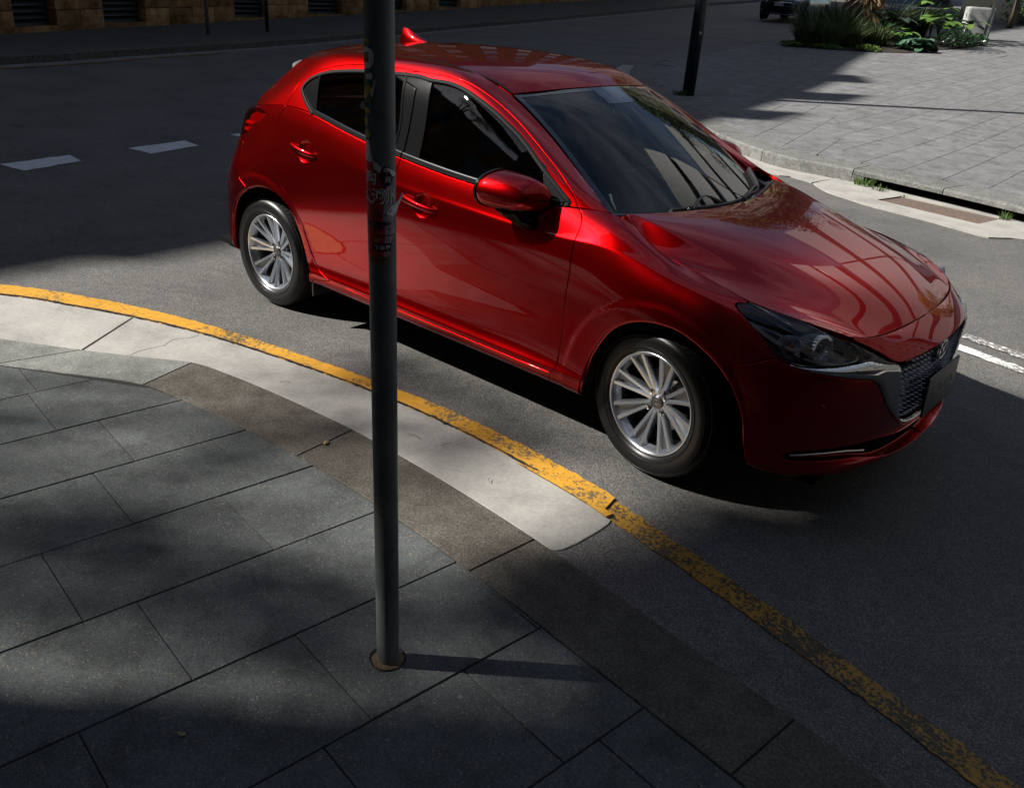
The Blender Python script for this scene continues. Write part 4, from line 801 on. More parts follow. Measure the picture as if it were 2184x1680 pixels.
# ================================================================== trees
M_BARK = mat('bark', (.10, .075, .055), .95); _n = noise(M_BARK, 14, 6, .7); bump(M_BARK, _n, 1, .03)
def leafmat(name, a, b):
    m = mat(name, a, .5, spec=.35); g = N(m, 'ShaderNodeNewGeometry'); r = ramp(m, g.outputs['Random Per Island'], [(0, a), (1, b)]); setc(m, r.outputs[0]); m.node_tree.nodes['Principled BSDF'].inputs['Subsurface Weight'].default_value = 0; return m
M_LEAF = leafmat('leaf', (.035, .07, .015), (.10, .15, .03)); M_LEAF2 = leafmat('yellow_leaf', (.10, .12, .02), (.26, .24, .05))
def leaves(points, size, V, F):
    for p in points:
        a, b = random.uniform(0, 6.283), random.uniform(-.9, .9); d = Vector((math.cos(a)*math.cos(b), math.sin(a)*math.cos(b), math.sin(b))); s = d.cross(Vector((random.uniform(-1, 1), random.uniform(-1, 1), random.uniform(.2, 1)))).normalized(); z = size*random.uniform(.7, 1.3); k = len(V)
        P = Vector(p); V += [tuple(P), tuple(P+d*z*.45+s*z*.28), tuple(P+d*z), tuple(P+d*z*.45-s*z*.28)]; F.append((k, k+1, k+2, k+3))
def tree(loc, h, r, lab, nclump, nleaf, lm, size=.16, extra=None, trunk_r=.16, cr0=.45):
    t = empty('tree', loc); tag(t, lab, 'tree'); lx = Vector(loc); mb = MB(); mb.tube([(0, 0, -.1), (.05, .03, h*.25), (-.05, .08, h*.5), (.1, 0, h*.8)], [trunk_r, trunk_r*.8, trunk_r*.6, trunk_r*.2], 12)
    V = []; F = []
    for i in range(nclump):
        a = random.uniform(0, 6.283); z = h*random.uniform(cr0, 1); rr = r*math.sqrt(random.random())*math.sin(math.pi*min(.95, max(.15, (z/h-cr0+.08)/(1-cr0+.1)))); c_ = Vector((rr*math.cos(a), rr*math.sin(a), z)); cl = random.uniform(.35, .8)*r*.32
        if i % 3 == 0: mb.tube([(0, .05, z*.62), tuple(c_*.55+Vector((0, 0, z*.36))), tuple(c_)], [trunk_r*.35, trunk_r*.2, .015], 6)
        leaves([c_+Vector([random.gauss(0, 1) for _ in range(3)])*cl*.55 for _ in range(nleaf)], size, V, F)
    if extra: leaves([Vector(p)-lx for p in extra], .14, V, F)
    mb.obj('trunk', M_BARK, t, smooth=True); o = mesh('crown', V, F, lm, t); return t
# shade of the near tree: leaf clumps hang where their shadow falls in soft patches on gutter and pavement
K1, K2 = math.cos(math.radians(SUN_AZ))/math.tan(math.radians(SUN_EL)), math.sin(math.radians(SUN_AZ))/math.tan(math.radians(SUN_EL))
def sm(a, b, x): t = max(0, min(1, (x-a)/(b-a))); return t*t*(3-2*t)
from mathutils import noise as mnoise
def dens(x, y):
    n1 = mnoise.noise(Vector((x*1.35+3.1, y*1.35, 4.2)))*1.15+mnoise.noise(Vector((x*2.9, y*2.9, 1.7)))*.25
    far = 5.5*sm(1.98 if y > -.32 else 1.80, 2.3 if y > -.32 else 1.98, x-.05*n1)*sm(1.45, 1.1, y)  # extra leaf mass added to darken the road ahead of the car
    if y > -.60: return far
    b0 = -.36 if y > -2.0 else -.36+(y+2.0)*.45
    amp = .25 if y > -1.55 else 1.3
    d = max(0, sm(b0-.12, b0+.12, x+.05*n1)*((.42 if y > -1.55 else .40)+amp*n1-(.5 if .85 < x < 1.42 and y > -1.6 else 0)))
    d += 4.0*sm(1.36, 1.75, x-.10*n1-.25*(y+1.2))*sm(-2.1, -1.7, y)
    if x < b0: d = max(0, n1-.62)*1.5 if y < -2.2 and x < -1.1 else 0
    return max(d*sm(-.60, -.78, y), far)
ex1 = []; 
for _ in range(90000):
    x = random.uniform(-3, 4.6); y = random.uniform(-4.2, 1.5)
    if random.random() < dens(x, y)/4.6:
        h = random.uniform(11.5, 16.0); ex1.append((x-K1*h, y-K2*h, h))
ex1 = ex1[:int(len(ex1))]
nl = 40000; random.shuffle(ex1); ex1 = ex1[:nl]
tree((-12.6, -12.4, 0), 16.5, 3.6, 'leafy street tree behind the camera whose leaves dapple the near pavement, with more added to shade the road', 10, 40, M_LEAF, .14, extra=ex1, trunk_r=.22, cr0=.72)
tree((-8.9, 27.6, .95), 12.5, 4.2, 'spreading street tree growing out of the planted bed', 60, 150, M_LEAF, .22, cr0=.45)
tree((-.5, 47.5, 2.0), 8.5, 3.2, 'leafy tree behind the hedge at the top right', 50, 130, M_LEAF2, .22, cr0=.42)
tree((6.5, 30, 1.2), 9, 3.4, 'leafy tree to the right of the picture beyond the corner footpath', 50, 130, M_LEAF2, .24, cr0=.45)
M_DKF = mat('dark_facade', (.07, .065, .06), .8)
rb_ = empty('sky_blocker_right', (20, 10, 0)); tag(rb_, 'long dark block added right of the picture to close off the sky', 'building'); rb_.rotation_euler = (0, 0, math.radians(90)); facade(rb_, -30, 30, 0, 12, 24, M_DKF, M_WIN, 6, 14, face=1)  # block added out of view to hide sky and deepen the shade
tw = MB().box(-22, 0, -60, 40, 0, 27).obj('sky_blocker_tower', M_DKF, loc=(-31, 0, 0)); tag(tw, 'dark unseen block added behind the sandstone building to close off the sky', 'building')  # unseen mass added to cut skylight on this side
wb = MB().box(-30, 20, -14, 0, 0, 24).obj('blocker', M_DKF, loc=(-20, -52, 0)); tag(wb, 'dark warehouse added far behind the camera to close off the low sky', 'building')  # unseen mass added to fill the low sky below the sun
# ================================================================== planted bed with its plants
bed = [(-9.0, 21.6), (-7.6, 22.25), (-6.75, 22.7), (-6.1, 23.6), (-5.95, 25.5), (-5.75, 27.5), (-5.7, 29.7), (-7.2, 31.0), (-9.6, 31.5), (-10.1, 27), (-9.6, 23.5)]
M_SOIL = mat('garden_soil', (.03, .022, .015), .95); _n = noise(M_SOIL, 14, 6, .7); bump(M_SOIL, _n, 1, .05)
Vb = [(x, y, HK+.02+zt(x, y)) for x, y in bed]; cbx = (-7.7, 26.3, HK+.16+zt(-7.7, 26.3)); tag(mesh('planted_bed', Vb+[cbx], [(i, (i+1) % len(bed), len(bed)) for i in range(len(bed))], M_SOIL), 'dark soil of the planted bed at the end of the corner footpath', kind='structure')
def gz(x, y): return HK+.03+zt(x, y)
def veg(name, a, b, r=.5):
    m = mat(name, a, r, spec=.35); g = N(m, 'ShaderNodeNewGeometry'); c_ = ramp(m, g.outputs['Random Per Island'], [(0, a), (1, b)]); setc(m, c_.outputs[0]); return m
V_LOM = veg('strap_leaf', (.030, .055, .018), (.075, .11, .03)); V_BIG = veg('broad_leaf', (.05, .12, .018), (.12, .24, .035)); V_SHR = veg('glossy_shrub_leaf', (.02, .06, .025), (.06, .13, .05), .3); V_RND = veg('round_leaf', (.035, .09, .05), (.06, .13, .07)); V_DRY = veg('dry_frond', (.16, .09, .045), (.28, .17, .09), .8); V_LOW = veg('bright_leaf', (.07, .14, .02), (.13, .2, .03))
places = [(-8.55, 22.3, .95, 'broad dark green grass clump at the left front corner of the planted bed'), (-8.02, 22.5, .8, 'grass clump at the front edge of the bed, second from its left corner'), (-9.1, 24.0, 1.25, 'tall grass clump at the back left of the bed beside the road'), (-7.7, 23.2, .85, 'grass clump in the front middle of the bed left of the round leaves'), (-8.7, 24.9, 1.3, 'tallest grass clump in the middle of the bed before the dark car'), (-8.2, 23.6, 1.1, 'bushy grey green grass clump behind the two front ones'), (-7.3, 24.2, .8, 'low grass clump near the palm trunk'), (-9.3, 26.3, 1.35, 'tall grass clump at the back of the bed'), (-8.3, 27.5, 1.4, 'grass clump in front of the blue grey car bonnet'), (-7.8, 29, 1.3, 'thin grass clump at the back right of the bed')]
for i, (x, y, h, lab) in enumerate(places):
    o = tuft('grass_clump', (x, y, gz(x, y)), 420, h, .30, lab, V_LOM, 'ornamental grass', .011, lean=.9); o['group'] = 'ornamental grass clumps in the bed'
def bigleaf_plant(x, y, n, sz, h, lab, m, cat='plant', droop=.5, lobes=False):
    t = empty('broad_leaf_plant', (x, y, gz(x, y))); tag(t, lab, cat, 'broad leaved plants in the bed')
    for i in range(n):
        a = 6.283*i/n+random.uniform(-.3, .3); hh = h*random.uniform(.6, 1.1); d = Vector((math.cos(a), math.sin(a), 0)); out = sz*random.uniform(.4, .9); base = d*out*.6+Vector((0, 0, hh)); s = Vector((-d.y, d.x, 0)); V = []; F = []; s_ = sz*random.uniform(.8, 1.15)
        N_ = 6
        for k in range(N_+1):
            tt = k/N_; wv = s_*.36*math.sin(math.pi*min(1, tt*.93+.07))**.75*(1 if not lobes or k % 2 else .72); c_ = base+d*(s_*tt)+Vector((0, 0, s_*(.35*tt-droop*tt*tt)))
            V += [tuple(c_-s*wv+Vector((0, 0, .12*wv))), tuple(c_), tuple(c_+s*wv+Vector((0, 0, .12*wv)))]
        for k in range(N_): F += [(3*k, 3*k+1, 3*k+4, 3*k+3), (3*k+1, 3*k+2, 3*k+5, 3*k+4)]
        mesh('leaf', V, F, m, t, smooth=True)
    mb = MB()
    for i in range(n): a = 6.283*i/n; mb.tube([(0, 0, 0), (.05*math.cos(a), .05*math.sin(a), h*.5), (sz*.3*math.cos(a), sz*.3*math.sin(a), h*.85)], .012, 5)
    mb.obj('stem', V_LOM, t)
bigleaf_plant(-6.95, 28.6, 11, .62, .75, 'bright green big leaved plant catching the sun at the right of the bed', V_BIG)
bigleaf_plant(-7.5, 29.6, 9, .62, 1.0, 'taller big leaved plant just behind the bright one', V_BIG)
bigleaf_plant(-6.5, 29.3, 9, .60, .6, 'lobed pale leaved plant leaning over the pale block', V_LOW, lobes=True)
bigleaf_plant(-7.6, 26.2, 10, .55, .7, 'dark big leaved plant in the middle of the bed', V_SHR)
bigleaf_plant(-7.0, 25.2, 9, .45, .45, 'mid green spreading plant behind the round leaves', V_BIG)
bigleaf_plant(-8.3, 26.3, 9, .5, .9, 'upright dark leaved plant right of the palm trunk', V_SHR)
def leafy(name, x, y, rx, ry, h, n, size, m, lab, cat, flat=False, rnd=False):
    V = []; F = []
    for i in range(n):
        a = random.uniform(0, 6.283); r = math.sqrt(random.random()); z = h*(random.random()**.6)*(1-.5*r*r); p = Vector((rx*r*math.cos(a), ry*r*math.sin(a), z)); up = Vector((random.gauss(0, .45), random.gauss(0, .45), 1)).normalized() if (flat or rnd) else Vector((random.gauss(0, 1), random.gauss(0, 1), random.gauss(.6, 1))).normalized()
        s = up.orthogonal().normalized(); t_ = up.cross(s); q = size*random.uniform(.7, 1.25); k = len(V); m_ = 8 if rnd else 4
        V += [tuple(p+(s*math.cos(6.283*j/m_)+t_*math.sin(6.283*j/m_)*(1 if rnd else .55))*q*.5) for j in range(m_)]; F.append(tuple(range(k, k+m_)))
    o = mesh(name, V, F, m, loc=(x, y, gz(x, y))); return tag(o, lab, cat)
leafy('round_leaf_plant', -6.25, 24.5, .55, .55, .40, 90, .26, V_RND, 'low plant with round blue green leaves at the front right of the bed', 'plant', rnd=True)
leafy('shrub', -6.0, 27.4, .45, 1.0, .60, 1500, .075, V_SHR, 'small leaved glossy shrub on the right edge of the bed', 'shrub')
leafy('shrub', -5.85, 29.0, .3, .9, .35, 600, .07, V_SHR, 'lower dark shrub trailing to the thin grey post', 'shrub')
leafy('ground_cover', -8.8, 21.9, .35, .3, .14, 500, .05, V_LOW, 'bright green ground cover at the left tip of the bed', 'plant')['kind'] = 'stuff'
leafy('ground_cover', -6.95, 22.85, .35, .3, .16, 420, .07, V_LOW, 'bright green ground cover on the front edge of the bed', 'plant')['kind'] = 'stuff'
leafy('ground_cover', -7.9, 22.2, .5, .25, .12, 420, .05, V_LOW, 'thin ground cover under the front grass clumps', 'plant')['kind'] = 'stuff'
pm = empty('palm', (-8.3, 25.4, gz(-8.3, 25.4))); tag(pm, 'palm with a shaggy brown trunk and hanging dry fronds in the bed', 'palm')
MB().tube([(0, 0, 0), (.03, .02, 1.2), (0, .05, 2.6)], [.16, .14, .13], 14).obj('trunk', M_BARK, pm)
V = []; F = []
for i in range(150):
    a = random.uniform(0, 6.283); z = random.uniform(.5, 2.5); d = Vector((math.cos(a), math.sin(a), 0)); s = Vector((-d.y, d.x, 0)); k = len(V); p = d*.13+Vector((0, 0, z)); l_ = random.uniform(.25, .6)
    V += [tuple(p-s*.02), tuple(p+s*.02), tuple(p+d*l_*.7+s*.02-Vector((0, 0, l_*.35))), tuple(p+d*l_-Vector((0, 0, l_*.8)))]; F.append((k, k+1, k+2, k+3))
mesh('dry_fronds', V, F, V_DRY, pm)
V = []; F = []
for i in range(26):
    a = 6.283*i/26; d = Vector((math.cos(a), math.sin(a), 0)); s = Vector((-d.y, d.x, 0))
    for k_ in range(14):
        t0 = k_/14; c_ = d*(1.7*t0)+Vector((0, 0, 2.7+.9*t0-1.3*t0*t0)); 
        for sg in (-1, 1): k = len(V); V += [tuple(c_), tuple(c_+d*.05), tuple(c_+s*sg*.32*(1-t0*.6)+d*.22-Vector((0, 0, .12)))]; F.append((k, k+1, k+2))
mesh('fronds', V, F, V_LOM, pm)
# pale block and grey leaning post right of the bed, hedge behind
pbk = MB().box(-.42, .42, -.35, .35, 0, 1.02, bev=.06).obj('concrete_block', m_concrete('pale_block', (.36, .37, .36), (.44, .45, .44)), smooth=False, loc=(-6.75, 31.9, gz(-6.75, 31.9)-.03)); tag(pbk, 'pale rounded concrete block standing behind the bed at the right', 'concrete block'); pbk.rotation_euler = (0, 0, .5)
po = empty('sign_post', (-6.25, 31.2, gz(-6.25, 31.2)-.03)); tag(po, 'thin leaning grey steel post in front of the pale block', 'post'); MB().tube([(0, 0, 0), (.22, .1, 3.2)], .055, 14).obj('shaft', M_STEEL, po, smooth=True); MB().box(.1, .34, .08, .10, 2.5, 3.1, bev=.004).obj('sign_plate', M_STEEL, po)
V = []; F = []
leaves([Vector((random.uniform(-5.5, 7), random.uniform(-1.2, 1.2), 2.3*random.random()**.7)) for _ in range(9000)], .16, V, F)
tag(mesh('hedge', V, F, M_LEAF, loc=(-3.6, 44.5, 1.6)), 'dense dark green hedge at the top right corner', 'hedge'); 
for i, (x, y) in enumerate([(-8.6, 40.2), (-7.9, 41.0)]):
    t = empty('bare_trunk', (x, y, zt(x, y))); tag(t, ['slim dark tree trunk left of the hedge', 'second slim dark tree trunk nearest the hedge'][i], 'tree'); MB().tube([(0, 0, 0), (.1, 0, 1.5), (-.1, .1, 3.4), (.1, 0, 5)], [.13, .10, .09, .05], 10).obj('trunk', M_BARK, t, smooth=True)
    V = []; F = []; leaves([Vector((random.gauss(0, 1.2), random.gauss(0, 1.2), 5.2+random.gauss(0, .7))) for _ in range(1500)], .2, V, F); mesh('crown', V, F, M_LEAF, t)
# ================================================================== two background cars
M_TYREB = mat('tyre_black', (.014, .014, .015), .6); M_RIMB = mat('wheel_grey', (.3, .3, .31), .3, .9)
def bg_car(name, loc, rz, Lc, Wc, Hc, paint, lab, cat, plate=None, suv=True):
    t = empty(name, loc, rz); tag(t, lab, cat); h = Wc/2; zc = .62 if suv else .5       # front faces local +X
    st = [(-.5, .55, .92, .86), (-.49, .42, 1.0, .92), (-.40, .36, 1.05, .97), (-.2, .34, 1.06, 1.0), (0, .33, 1.04, 1.0), (.2, .33, 1.03, 1.0), (.28, .34, 1.02, 1.0), (.38, .36, .97, .985), (.45, .38, .88, .94), (.485, .42, .76, .84), (.50, .50, .66, .70)]
    P = []
    for (x, z0, z1, w_) in st:
        sc_ = 1.0 if suv else .86; z0 *= sc_*.8; z1 *= sc_; hw = h*w_; P.append([(x*Lc, -hw*.82, z0), (x*Lc, -hw*.96, z0+.05), (x*Lc, -hw, z0+.2*(z1-z0)), (x*Lc, -hw, z0+.6*(z1-z0)), (x*Lc, -hw*.95, z0+.88*(z1-z0)), (x*Lc, -hw*.80, z1), (x*Lc, -hw*.4, z1+.035), (x*Lc, 0, z1+.045)])
    g = Grid(np.array(P), 1); n_, m_ = 44, 22; U_, V_ = np.meshgrid(np.linspace(0, 1, n_), np.linspace(0, 1, m_), indexing='ij'); Q = g.at(U_.ravel(), V_.ravel()); F = [(i*m_+j, (i+1)*m_+j, (i+1)*m_+j+1, i*m_+j+1) for i in range(n_-1) for j in range(m_-1)]
    Q2 = np.concatenate([Q, Q*np.array((1, -1, 1))]); F2 = F+[tuple(k+len(Q) for k in f[::-1]) for f in F]; F2 += [tuple((n_-1)*m_+j for j in range(m_))+tuple(len(Q)+(n_-1)*m_+j for j in range(m_-1, -1, -1)), tuple(j for j in range(m_))[::-1]+tuple(len(Q)+j for j in range(m_))]
    o = mesh('body', Q2, F2, paint, t, smooth=True); bm = bmesh.new(); bm.from_mesh(o.data); bmesh.ops.recalc_face_normals(bm, faces=bm.faces); bm.to_mesh(o.data); bm.free()
    zb = 1.02*(1 if suv else .86); cabin = [(-.44, zb, .86), (-.36, Hc-.06, .72), (-.1, Hc, .70), (.06, Hc-.03, .70), (.24, zb+.02, .84)]
    mb = MB(); V = []; 
    for x, z, w_ in cabin: V += [(x*Lc, -h*w_, z), (x*Lc, h*w_, z)]
    F = [(2*i, 2*i+1, 2*i+3, 2*i+2) for i in range(4)]+[(0, 2, 4, 6, 8), (9, 7, 5, 3, 1)]; mesh('glasshouse', V, F, M_WIN, t)
    mb = MB(); mb.add([(x*Lc, s*h*w_*1.0, z+.012) for (x, z, w_) in cabin[1:4] for s in (-1, 1)], [(0, 1, 3, 2), (2, 3, 5, 4)]); mb.obj('roof', paint, t)
    for sg in (-1, 1):
        for xx in (.31, -.30):
            wr = .35 if suv else .31; M = Matrix.Translation((xx*Lc, sg*(h-.11), wr))@Matrix.Rotation(math.radians(90), 4, 'X'); q = MB(); q.lathe([(0, -.1), (wr*.9, -.11), (wr, -.07), (wr, .07), (wr*.9, .11), (wr*.62, .115), (wr*.60, .09), (0, .09)], 32, M); wo = q.obj('wheel', M_TYREB, t, smooth=True)
            q = MB(); q.lathe([(wr*.60, sg*-.112), (wr*.56, sg*-.095), (wr*.2, sg*-.09), (0, sg*-.1)], 20, M); q.obj('rim', M_RIMB, wo, smooth=True)
            q = MB(); q.lathe([(wr*1.14, -sg*-.0-.02), (wr*1.14, .02)], 32, Matrix.Translation((xx*Lc, sg*(h-.004), wr*1.02))@Matrix.Rotation(math.radians(90), 4, 'X')); 
            q = MB(); q.lathe([(0, 0), (wr*1.13, 0), (wr*1.13, .01), (0, .01)], 32, Matrix.Translation((xx*Lc, sg*(h*1.0-.0), wr*1.02))@Matrix.Rotation(math.radians(90*sg), 4, 'X')); q.obj('wheel_arch', M_DARK, t)
        q = MB(); q.box(.455*Lc, .492*Lc, sg*h*.80-.19, sg*h*.80+.10, zc+.06, zc+.20, bev=.03); q.obj('headlight', M_SILV_B, t)
        q = MB(); q.box(.478*Lc, .503*Lc, sg*h*.62-.10, sg*h*.62+.10, zc-.28, zc-.20, bev=.02); q.obj('fog_lamp', M_SILV_B, t)
        q = MB(); q.box(.15*Lc, .19*Lc, min(sg*h*.92, sg*(h+.2)), max(sg*h*.92, sg*(h+.2)), zb+.02, zb+.16, bev=.03); q.obj('door_mirror', paint, t)
    MB().box(.47*Lc, .503*Lc, -h*.55, h*.55, zc-.02, zc+.17, bev=.02).obj('grille', M_GLOSSB, t); MB().box(.47*Lc, .508*Lc, -h*.7, h*.7, zc-.34, zc-.10, bev=.03).obj('lower_grille', M_DARK, t); MB().tube([(.502*Lc, -h*.55, zc+.08), (.507*Lc, 0, zc+.08), (.502*Lc, h*.55, zc+.08)], .012, 6).obj('grille_bar', M_CHROME, t)
    MB().box(.44*Lc, .512*Lc, -h*.72, h*.72, zc-.40, zc-.35, bev=.015).obj('bumper_lip', paint, t)
    if plate:
        p_ = MB().box(.508*Lc, .516*Lc, -.19, .19, zc-.06, zc+.07, bev=.004).obj('number_plate', mat('plate_white', (.5, .5, .48), .5), t)
        text_mesh(plate, .105, M_BLACK, p_, Matrix.Translation((.5165*Lc, 0, zc+.005))@Matrix(((0, 0, 1, 0), (1, 0, 0, 0), (0, 1, 0, 0), (0, 0, 0, 1))), 'plate_text')
    return t
M_SILV_B = mat('lamp_glass', (.55, .57, .6), .15, .6); P_BLUE = mat('dark_blue_paint', (.010, .014, .04), .3, .4, coat=1); P_GB = mat('grey_blue_paint', (.05, .07, .12), .3, .6, coat=1)
bg_car('parked_car', (-15.2, 35.6, zt(-15.2, 35.6)), math.radians(-82), 4.6, 1.88, 1.68, P_BLUE, 'dark blue SUV facing the camera beyond the bed, pale number plate showing', 'car', 'BZC 57H')
bg_car('parked_car', (-10.6, 36.6, zt(-10.6, 36.6)), math.radians(-98), 4.5, 1.80, 1.46, P_GB, 'blue grey car with shiny bonnet and headlight half hidden behind the plants', 'car', None, suv=False)
# fallen leaves and grit
def leaf_bit(x, y, z, s, a, c_, lab, cat='fallen leaf'):
    m = mat('fallen_leaf', c_, .7); n = 7; V = [(s*math.cos(6.283*i/n), s*.62*math.sin(6.283*i/n), .0015+.003*math.sin(i*2.1)) for i in range(n)]+[(0, 0, .004)]
    o = mesh('fallen_leaf', V, [(i, (i+1) % n, n) for i in range(n)], m, loc=(x, y, z)); o.rotation_euler = (0, 0, a); tag(o, lab, cat)
leaf_bit(1.235, -2.815, .0115, .011, .5, (.28, .26, .10), 'small pale yellow leaf lying on the dark paver at the bottom, left of the pole')
leaf_bit(.26, -1.605, .0125, .018, 2.2, (.20, .13, .07), 'brown leaf scrap on the kerb stone just left of the pole')
leaf_bit(-13.1, 5.0, .01, .05, 1, (.4, .25, .08), 'pale leaf lying in the far gutter left of the car')
leaf_bit(2.9, 3.2, .006, .05, .3, (.05, .05, .055), 'dark scrap lying on the sunlit road to the right of the bonnet', 'litter')
for i, (x, y, a, l_) in enumerate([(.43, -1.30, .2, .06), (.60, -1.27, 1.4, .05), (.93, -1.33, 2.2, .03), (-.35, -1.40, .7, .05)]):
    o = MB().tube([(0, 0, .0015), (l_*.5, .006, .004), (l_, 0, .0015)], .0011, 5).obj('twig', M_BARK, loc=(x, y, .0115)); o.rotation_euler = (0, 0, a); tag(o, ['thin curved twig on the pale gutter right of the pole', 'short twig on the middle of the pale gutter', 'tiny twig on the pale gutter near its stained end', 'twig on the pale gutter left of the pole'][i], 'twig')

CURVES = {
 'L_gap_rear': [(.275,1.0),(.2672,.8966),(.2687,.7887),(.2721,.7163),(.275,.6492),(.2805,.5656),(.2929,.5176),(.3088,.4198),(.3099,.3984),(.3154,.3151),(.3229,.2405),(.3342,.1532)],
 'L_gap_mid': [(.3835,1.0),(.3817,.8573),(.38,.6222),(.3793,.4489),(.3793,.3334),(.3798,.1479)],
 'L_gap_front': [(.518,1.0),(.5193,.9756),(.5181,.9333),(.5174,.8855),(.518,.8073),(.5179,.6696),(.5185,.5772),(.5167,.5021),(.5143,.4065),(.513,.3292),(.5127,.2122),(.5086,.1444)],
 'L_arch_rear': [(.3128,.0078),(.3155,.1847),(.3083,.3205),(.3042,.3913),(.2975,.4582),(.2832,.5028),(.2622,.5216),(.2386,.516),(.2123,.4937),(.209,.4924),(.1835,.4347),(.1686,.3676),(.1602,.2783),(.1566,.1478),(.1507,.0)],
 'L_arch_front': [(.5403,.0162),(.5401,.0129),(.5445,.2145),(.5478,.3129),(.5617,.3888),(.5812,.4558),(.6022,.5054),(.6212,.5312),(.6403,.5382),(.6614,.5185),(.6861,.477),(.7033,.4329),(.7167,.387),(.7275,.3283),(.7343,.2343),(.7475,.0416)],
 'L_seam_front': [(.6869,.4828),(.7118,.5222),(.752,.6259)],
 'L_head': [(.6817,.8496),(.6837,.8938),(.6968,.9251),(.7704,.9942),(.8055,.9901),(.8353,.9635),(.8621,.9196),(.8749,.8616),(.8792,.8157),(.8609,.7461),(.8355,.684),(.7981,.6417),(.7699,.6317),(.752,.6259),(.7307,.6771),(.7071,.7397),(.6908,.8039)],
 'L_seam_rear': [(.209,.4924),(.1889,.5224),(.1875,.5805),(.1802,.68),(.1541,.6943)],
 'L_tail': [(.2375,.9031),(.2255,.8552),(.213,.8033),(.1978,.7509),(.1541,.6943),(.0992,.7093),(.0729,.7113),(.0653,.8742),(.0932,.937),(.1285,.9553),(.1544,.985),(.212,.9413)],
 'L_nose_lo': [(.8619,.9527),(.8893,.8541),(.9167,.6973),(.9429,.7424),(.974,.7172),(1.0,.735)],
 'L_grille': [(1.0,.725),(.974,.7005),(.9426,.7297),(.9169,.6734),(.9136,.6289),(.9184,.5352),(.9267,.4627),(.9402,.3882),(.9544,.3281),(.9501,.2886),(.9782,.2791),(1.0,.28)],
 'L_wing_out': [(.7522,.6239),(.7734,.6223),(.7936,.6122),(.8113,.605),(.8352,.5953),(.8599,.5819),(.8784,.565),(.8889,.5254),(.9064,.436),(.9262,.3656),(.9444,.3127),(.948,.2643),(.9783,.2503),(1.0,.258)],
 'L_slot': [(.7914,.2388),(.7934,.2559),(.8026,.2699),(.8434,.2859),(.8988,.2659),(.9281,.267),(.9461,.2428),(1.0,.235),(1.0,.17),(.9525,.2039),(.9146,.1823),(.8901,.2157),(.8604,.224),(.8181,.2288),(.7992,.2251)],
 'L_bottom': [(.3342,.1532),(.3599,.1478),(.3798,.1479),(.4138,.1444),(.4546,.1428),(.5086,.1444)],
 'U_gap': [(.199,.0),(.1982,.1289),(.1913,.2708),(.1996,.3397),(.223,.4321),(.2556,.4867),(.2909,.5368),(.3608,.584),(.4276,.5959),(.4914,.5898),(.5728,.6157),(.6541,.6483),(.7345,.6581),(.8112,.592),(.8839,.4603),(.8875,.4398),(.9029,.2336),(.9102,.0907),(.899,.0)],
 'U_dlo': [(.305,.0),(.2669,.0757),(.2333,.1655),(.2207,.2276),(.2268,.3281),(.2496,.3947),(.2807,.4425),(.33,.483),(.3696,.5062),(.4333,.5306),(.4973,.5462),(.5293,.5384),(.5776,.557),(.6193,.5592),(.6564,.5484),(.7327,.5153),(.8036,.4221),(.865,.2311),(.8756,.0413),(.877,.0),(.8515,.0)],
 'U_bgap': [(.4914,.5898),(.5091,.3138),(.5131,.1256),(.5125,.0)],
 'U_rwin_f': [(.4675,.5374),(.4937,.1973),(.493,.0)],
 'U_fwin_r': [(.5329,.5153),(.5419,.247),(.542,.0)],
 'U_qdiv': [(.2565,.3914),(.2939,.1384),(.313,.0)],
 'U_sail': [(.8454,.3788),(.8597,.2795),(.8697,.1608),(.8766,.0538),(.8752,.0),(.8445,.0),(.75,.0),(.8141,.0916)],
}
hit_sensor = (.8232, .446)

# ================================================================== the red hatchback
SH = {'L': build_lower(), 'H': build_hood(), 'U': build_upper(), 'R': build_roof(), 'W': build_screen()}
_tg = [[(-1.555,-.652,1.066),(-1.50,-.635,1.13),(-1.42,-.608,1.20),(-1.33,-.577,1.275),(-1.27,-.551,1.325),(-1.245,-.526,1.345)],
 [(-1.65,-.56,1.06),(-1.58,-.54,1.13),(-1.49,-.51,1.205),(-1.40,-.478,1.28),(-1.335,-.455,1.33),(-1.30,-.42,1.365)],
 [(-1.755,-.36,1.052),(-1.67,-.35,1.125),(-1.56,-.33,1.205),(-1.46,-.31,1.285),(-1.385,-.29,1.34),(-1.34,-.24,1.385)],
 [(-1.82,0,1.05),(-1.72,0,1.125),(-1.60,0,1.21),(-1.495,0,1.29),(-1.41,0,1.35),(-1.36,0,1.39)]]
SH['G'] = Grid(np.array(_tg), 2, mu=(0, 1))
CTR = np.array((0, 0, .55))
SCL = {'L': (5.6, 1.0), 'H': (1.05, .7), 'U': (2.7, .5), 'R': (1.6, .55), 'W': (.9, .65), 'G': (.6, .6)}
def s_eval(sh, uv, off=0):
    g = SH[sh]; uv = np.array(uv); P = g.at(uv[:, 0], uv[:, 1]); n = g.nrm(uv[:, 0], uv[:, 1])
    s = np.sign(np.sum(n*(P-CTR)*np.array((.5, 1.3, 1)), axis=1)); s[s == 0] = 1
    s = np.full_like(s, np.sign(s.sum())); n = n*s[:, None]
    if np.isscalar(off): P = P+n*off
    return P, n
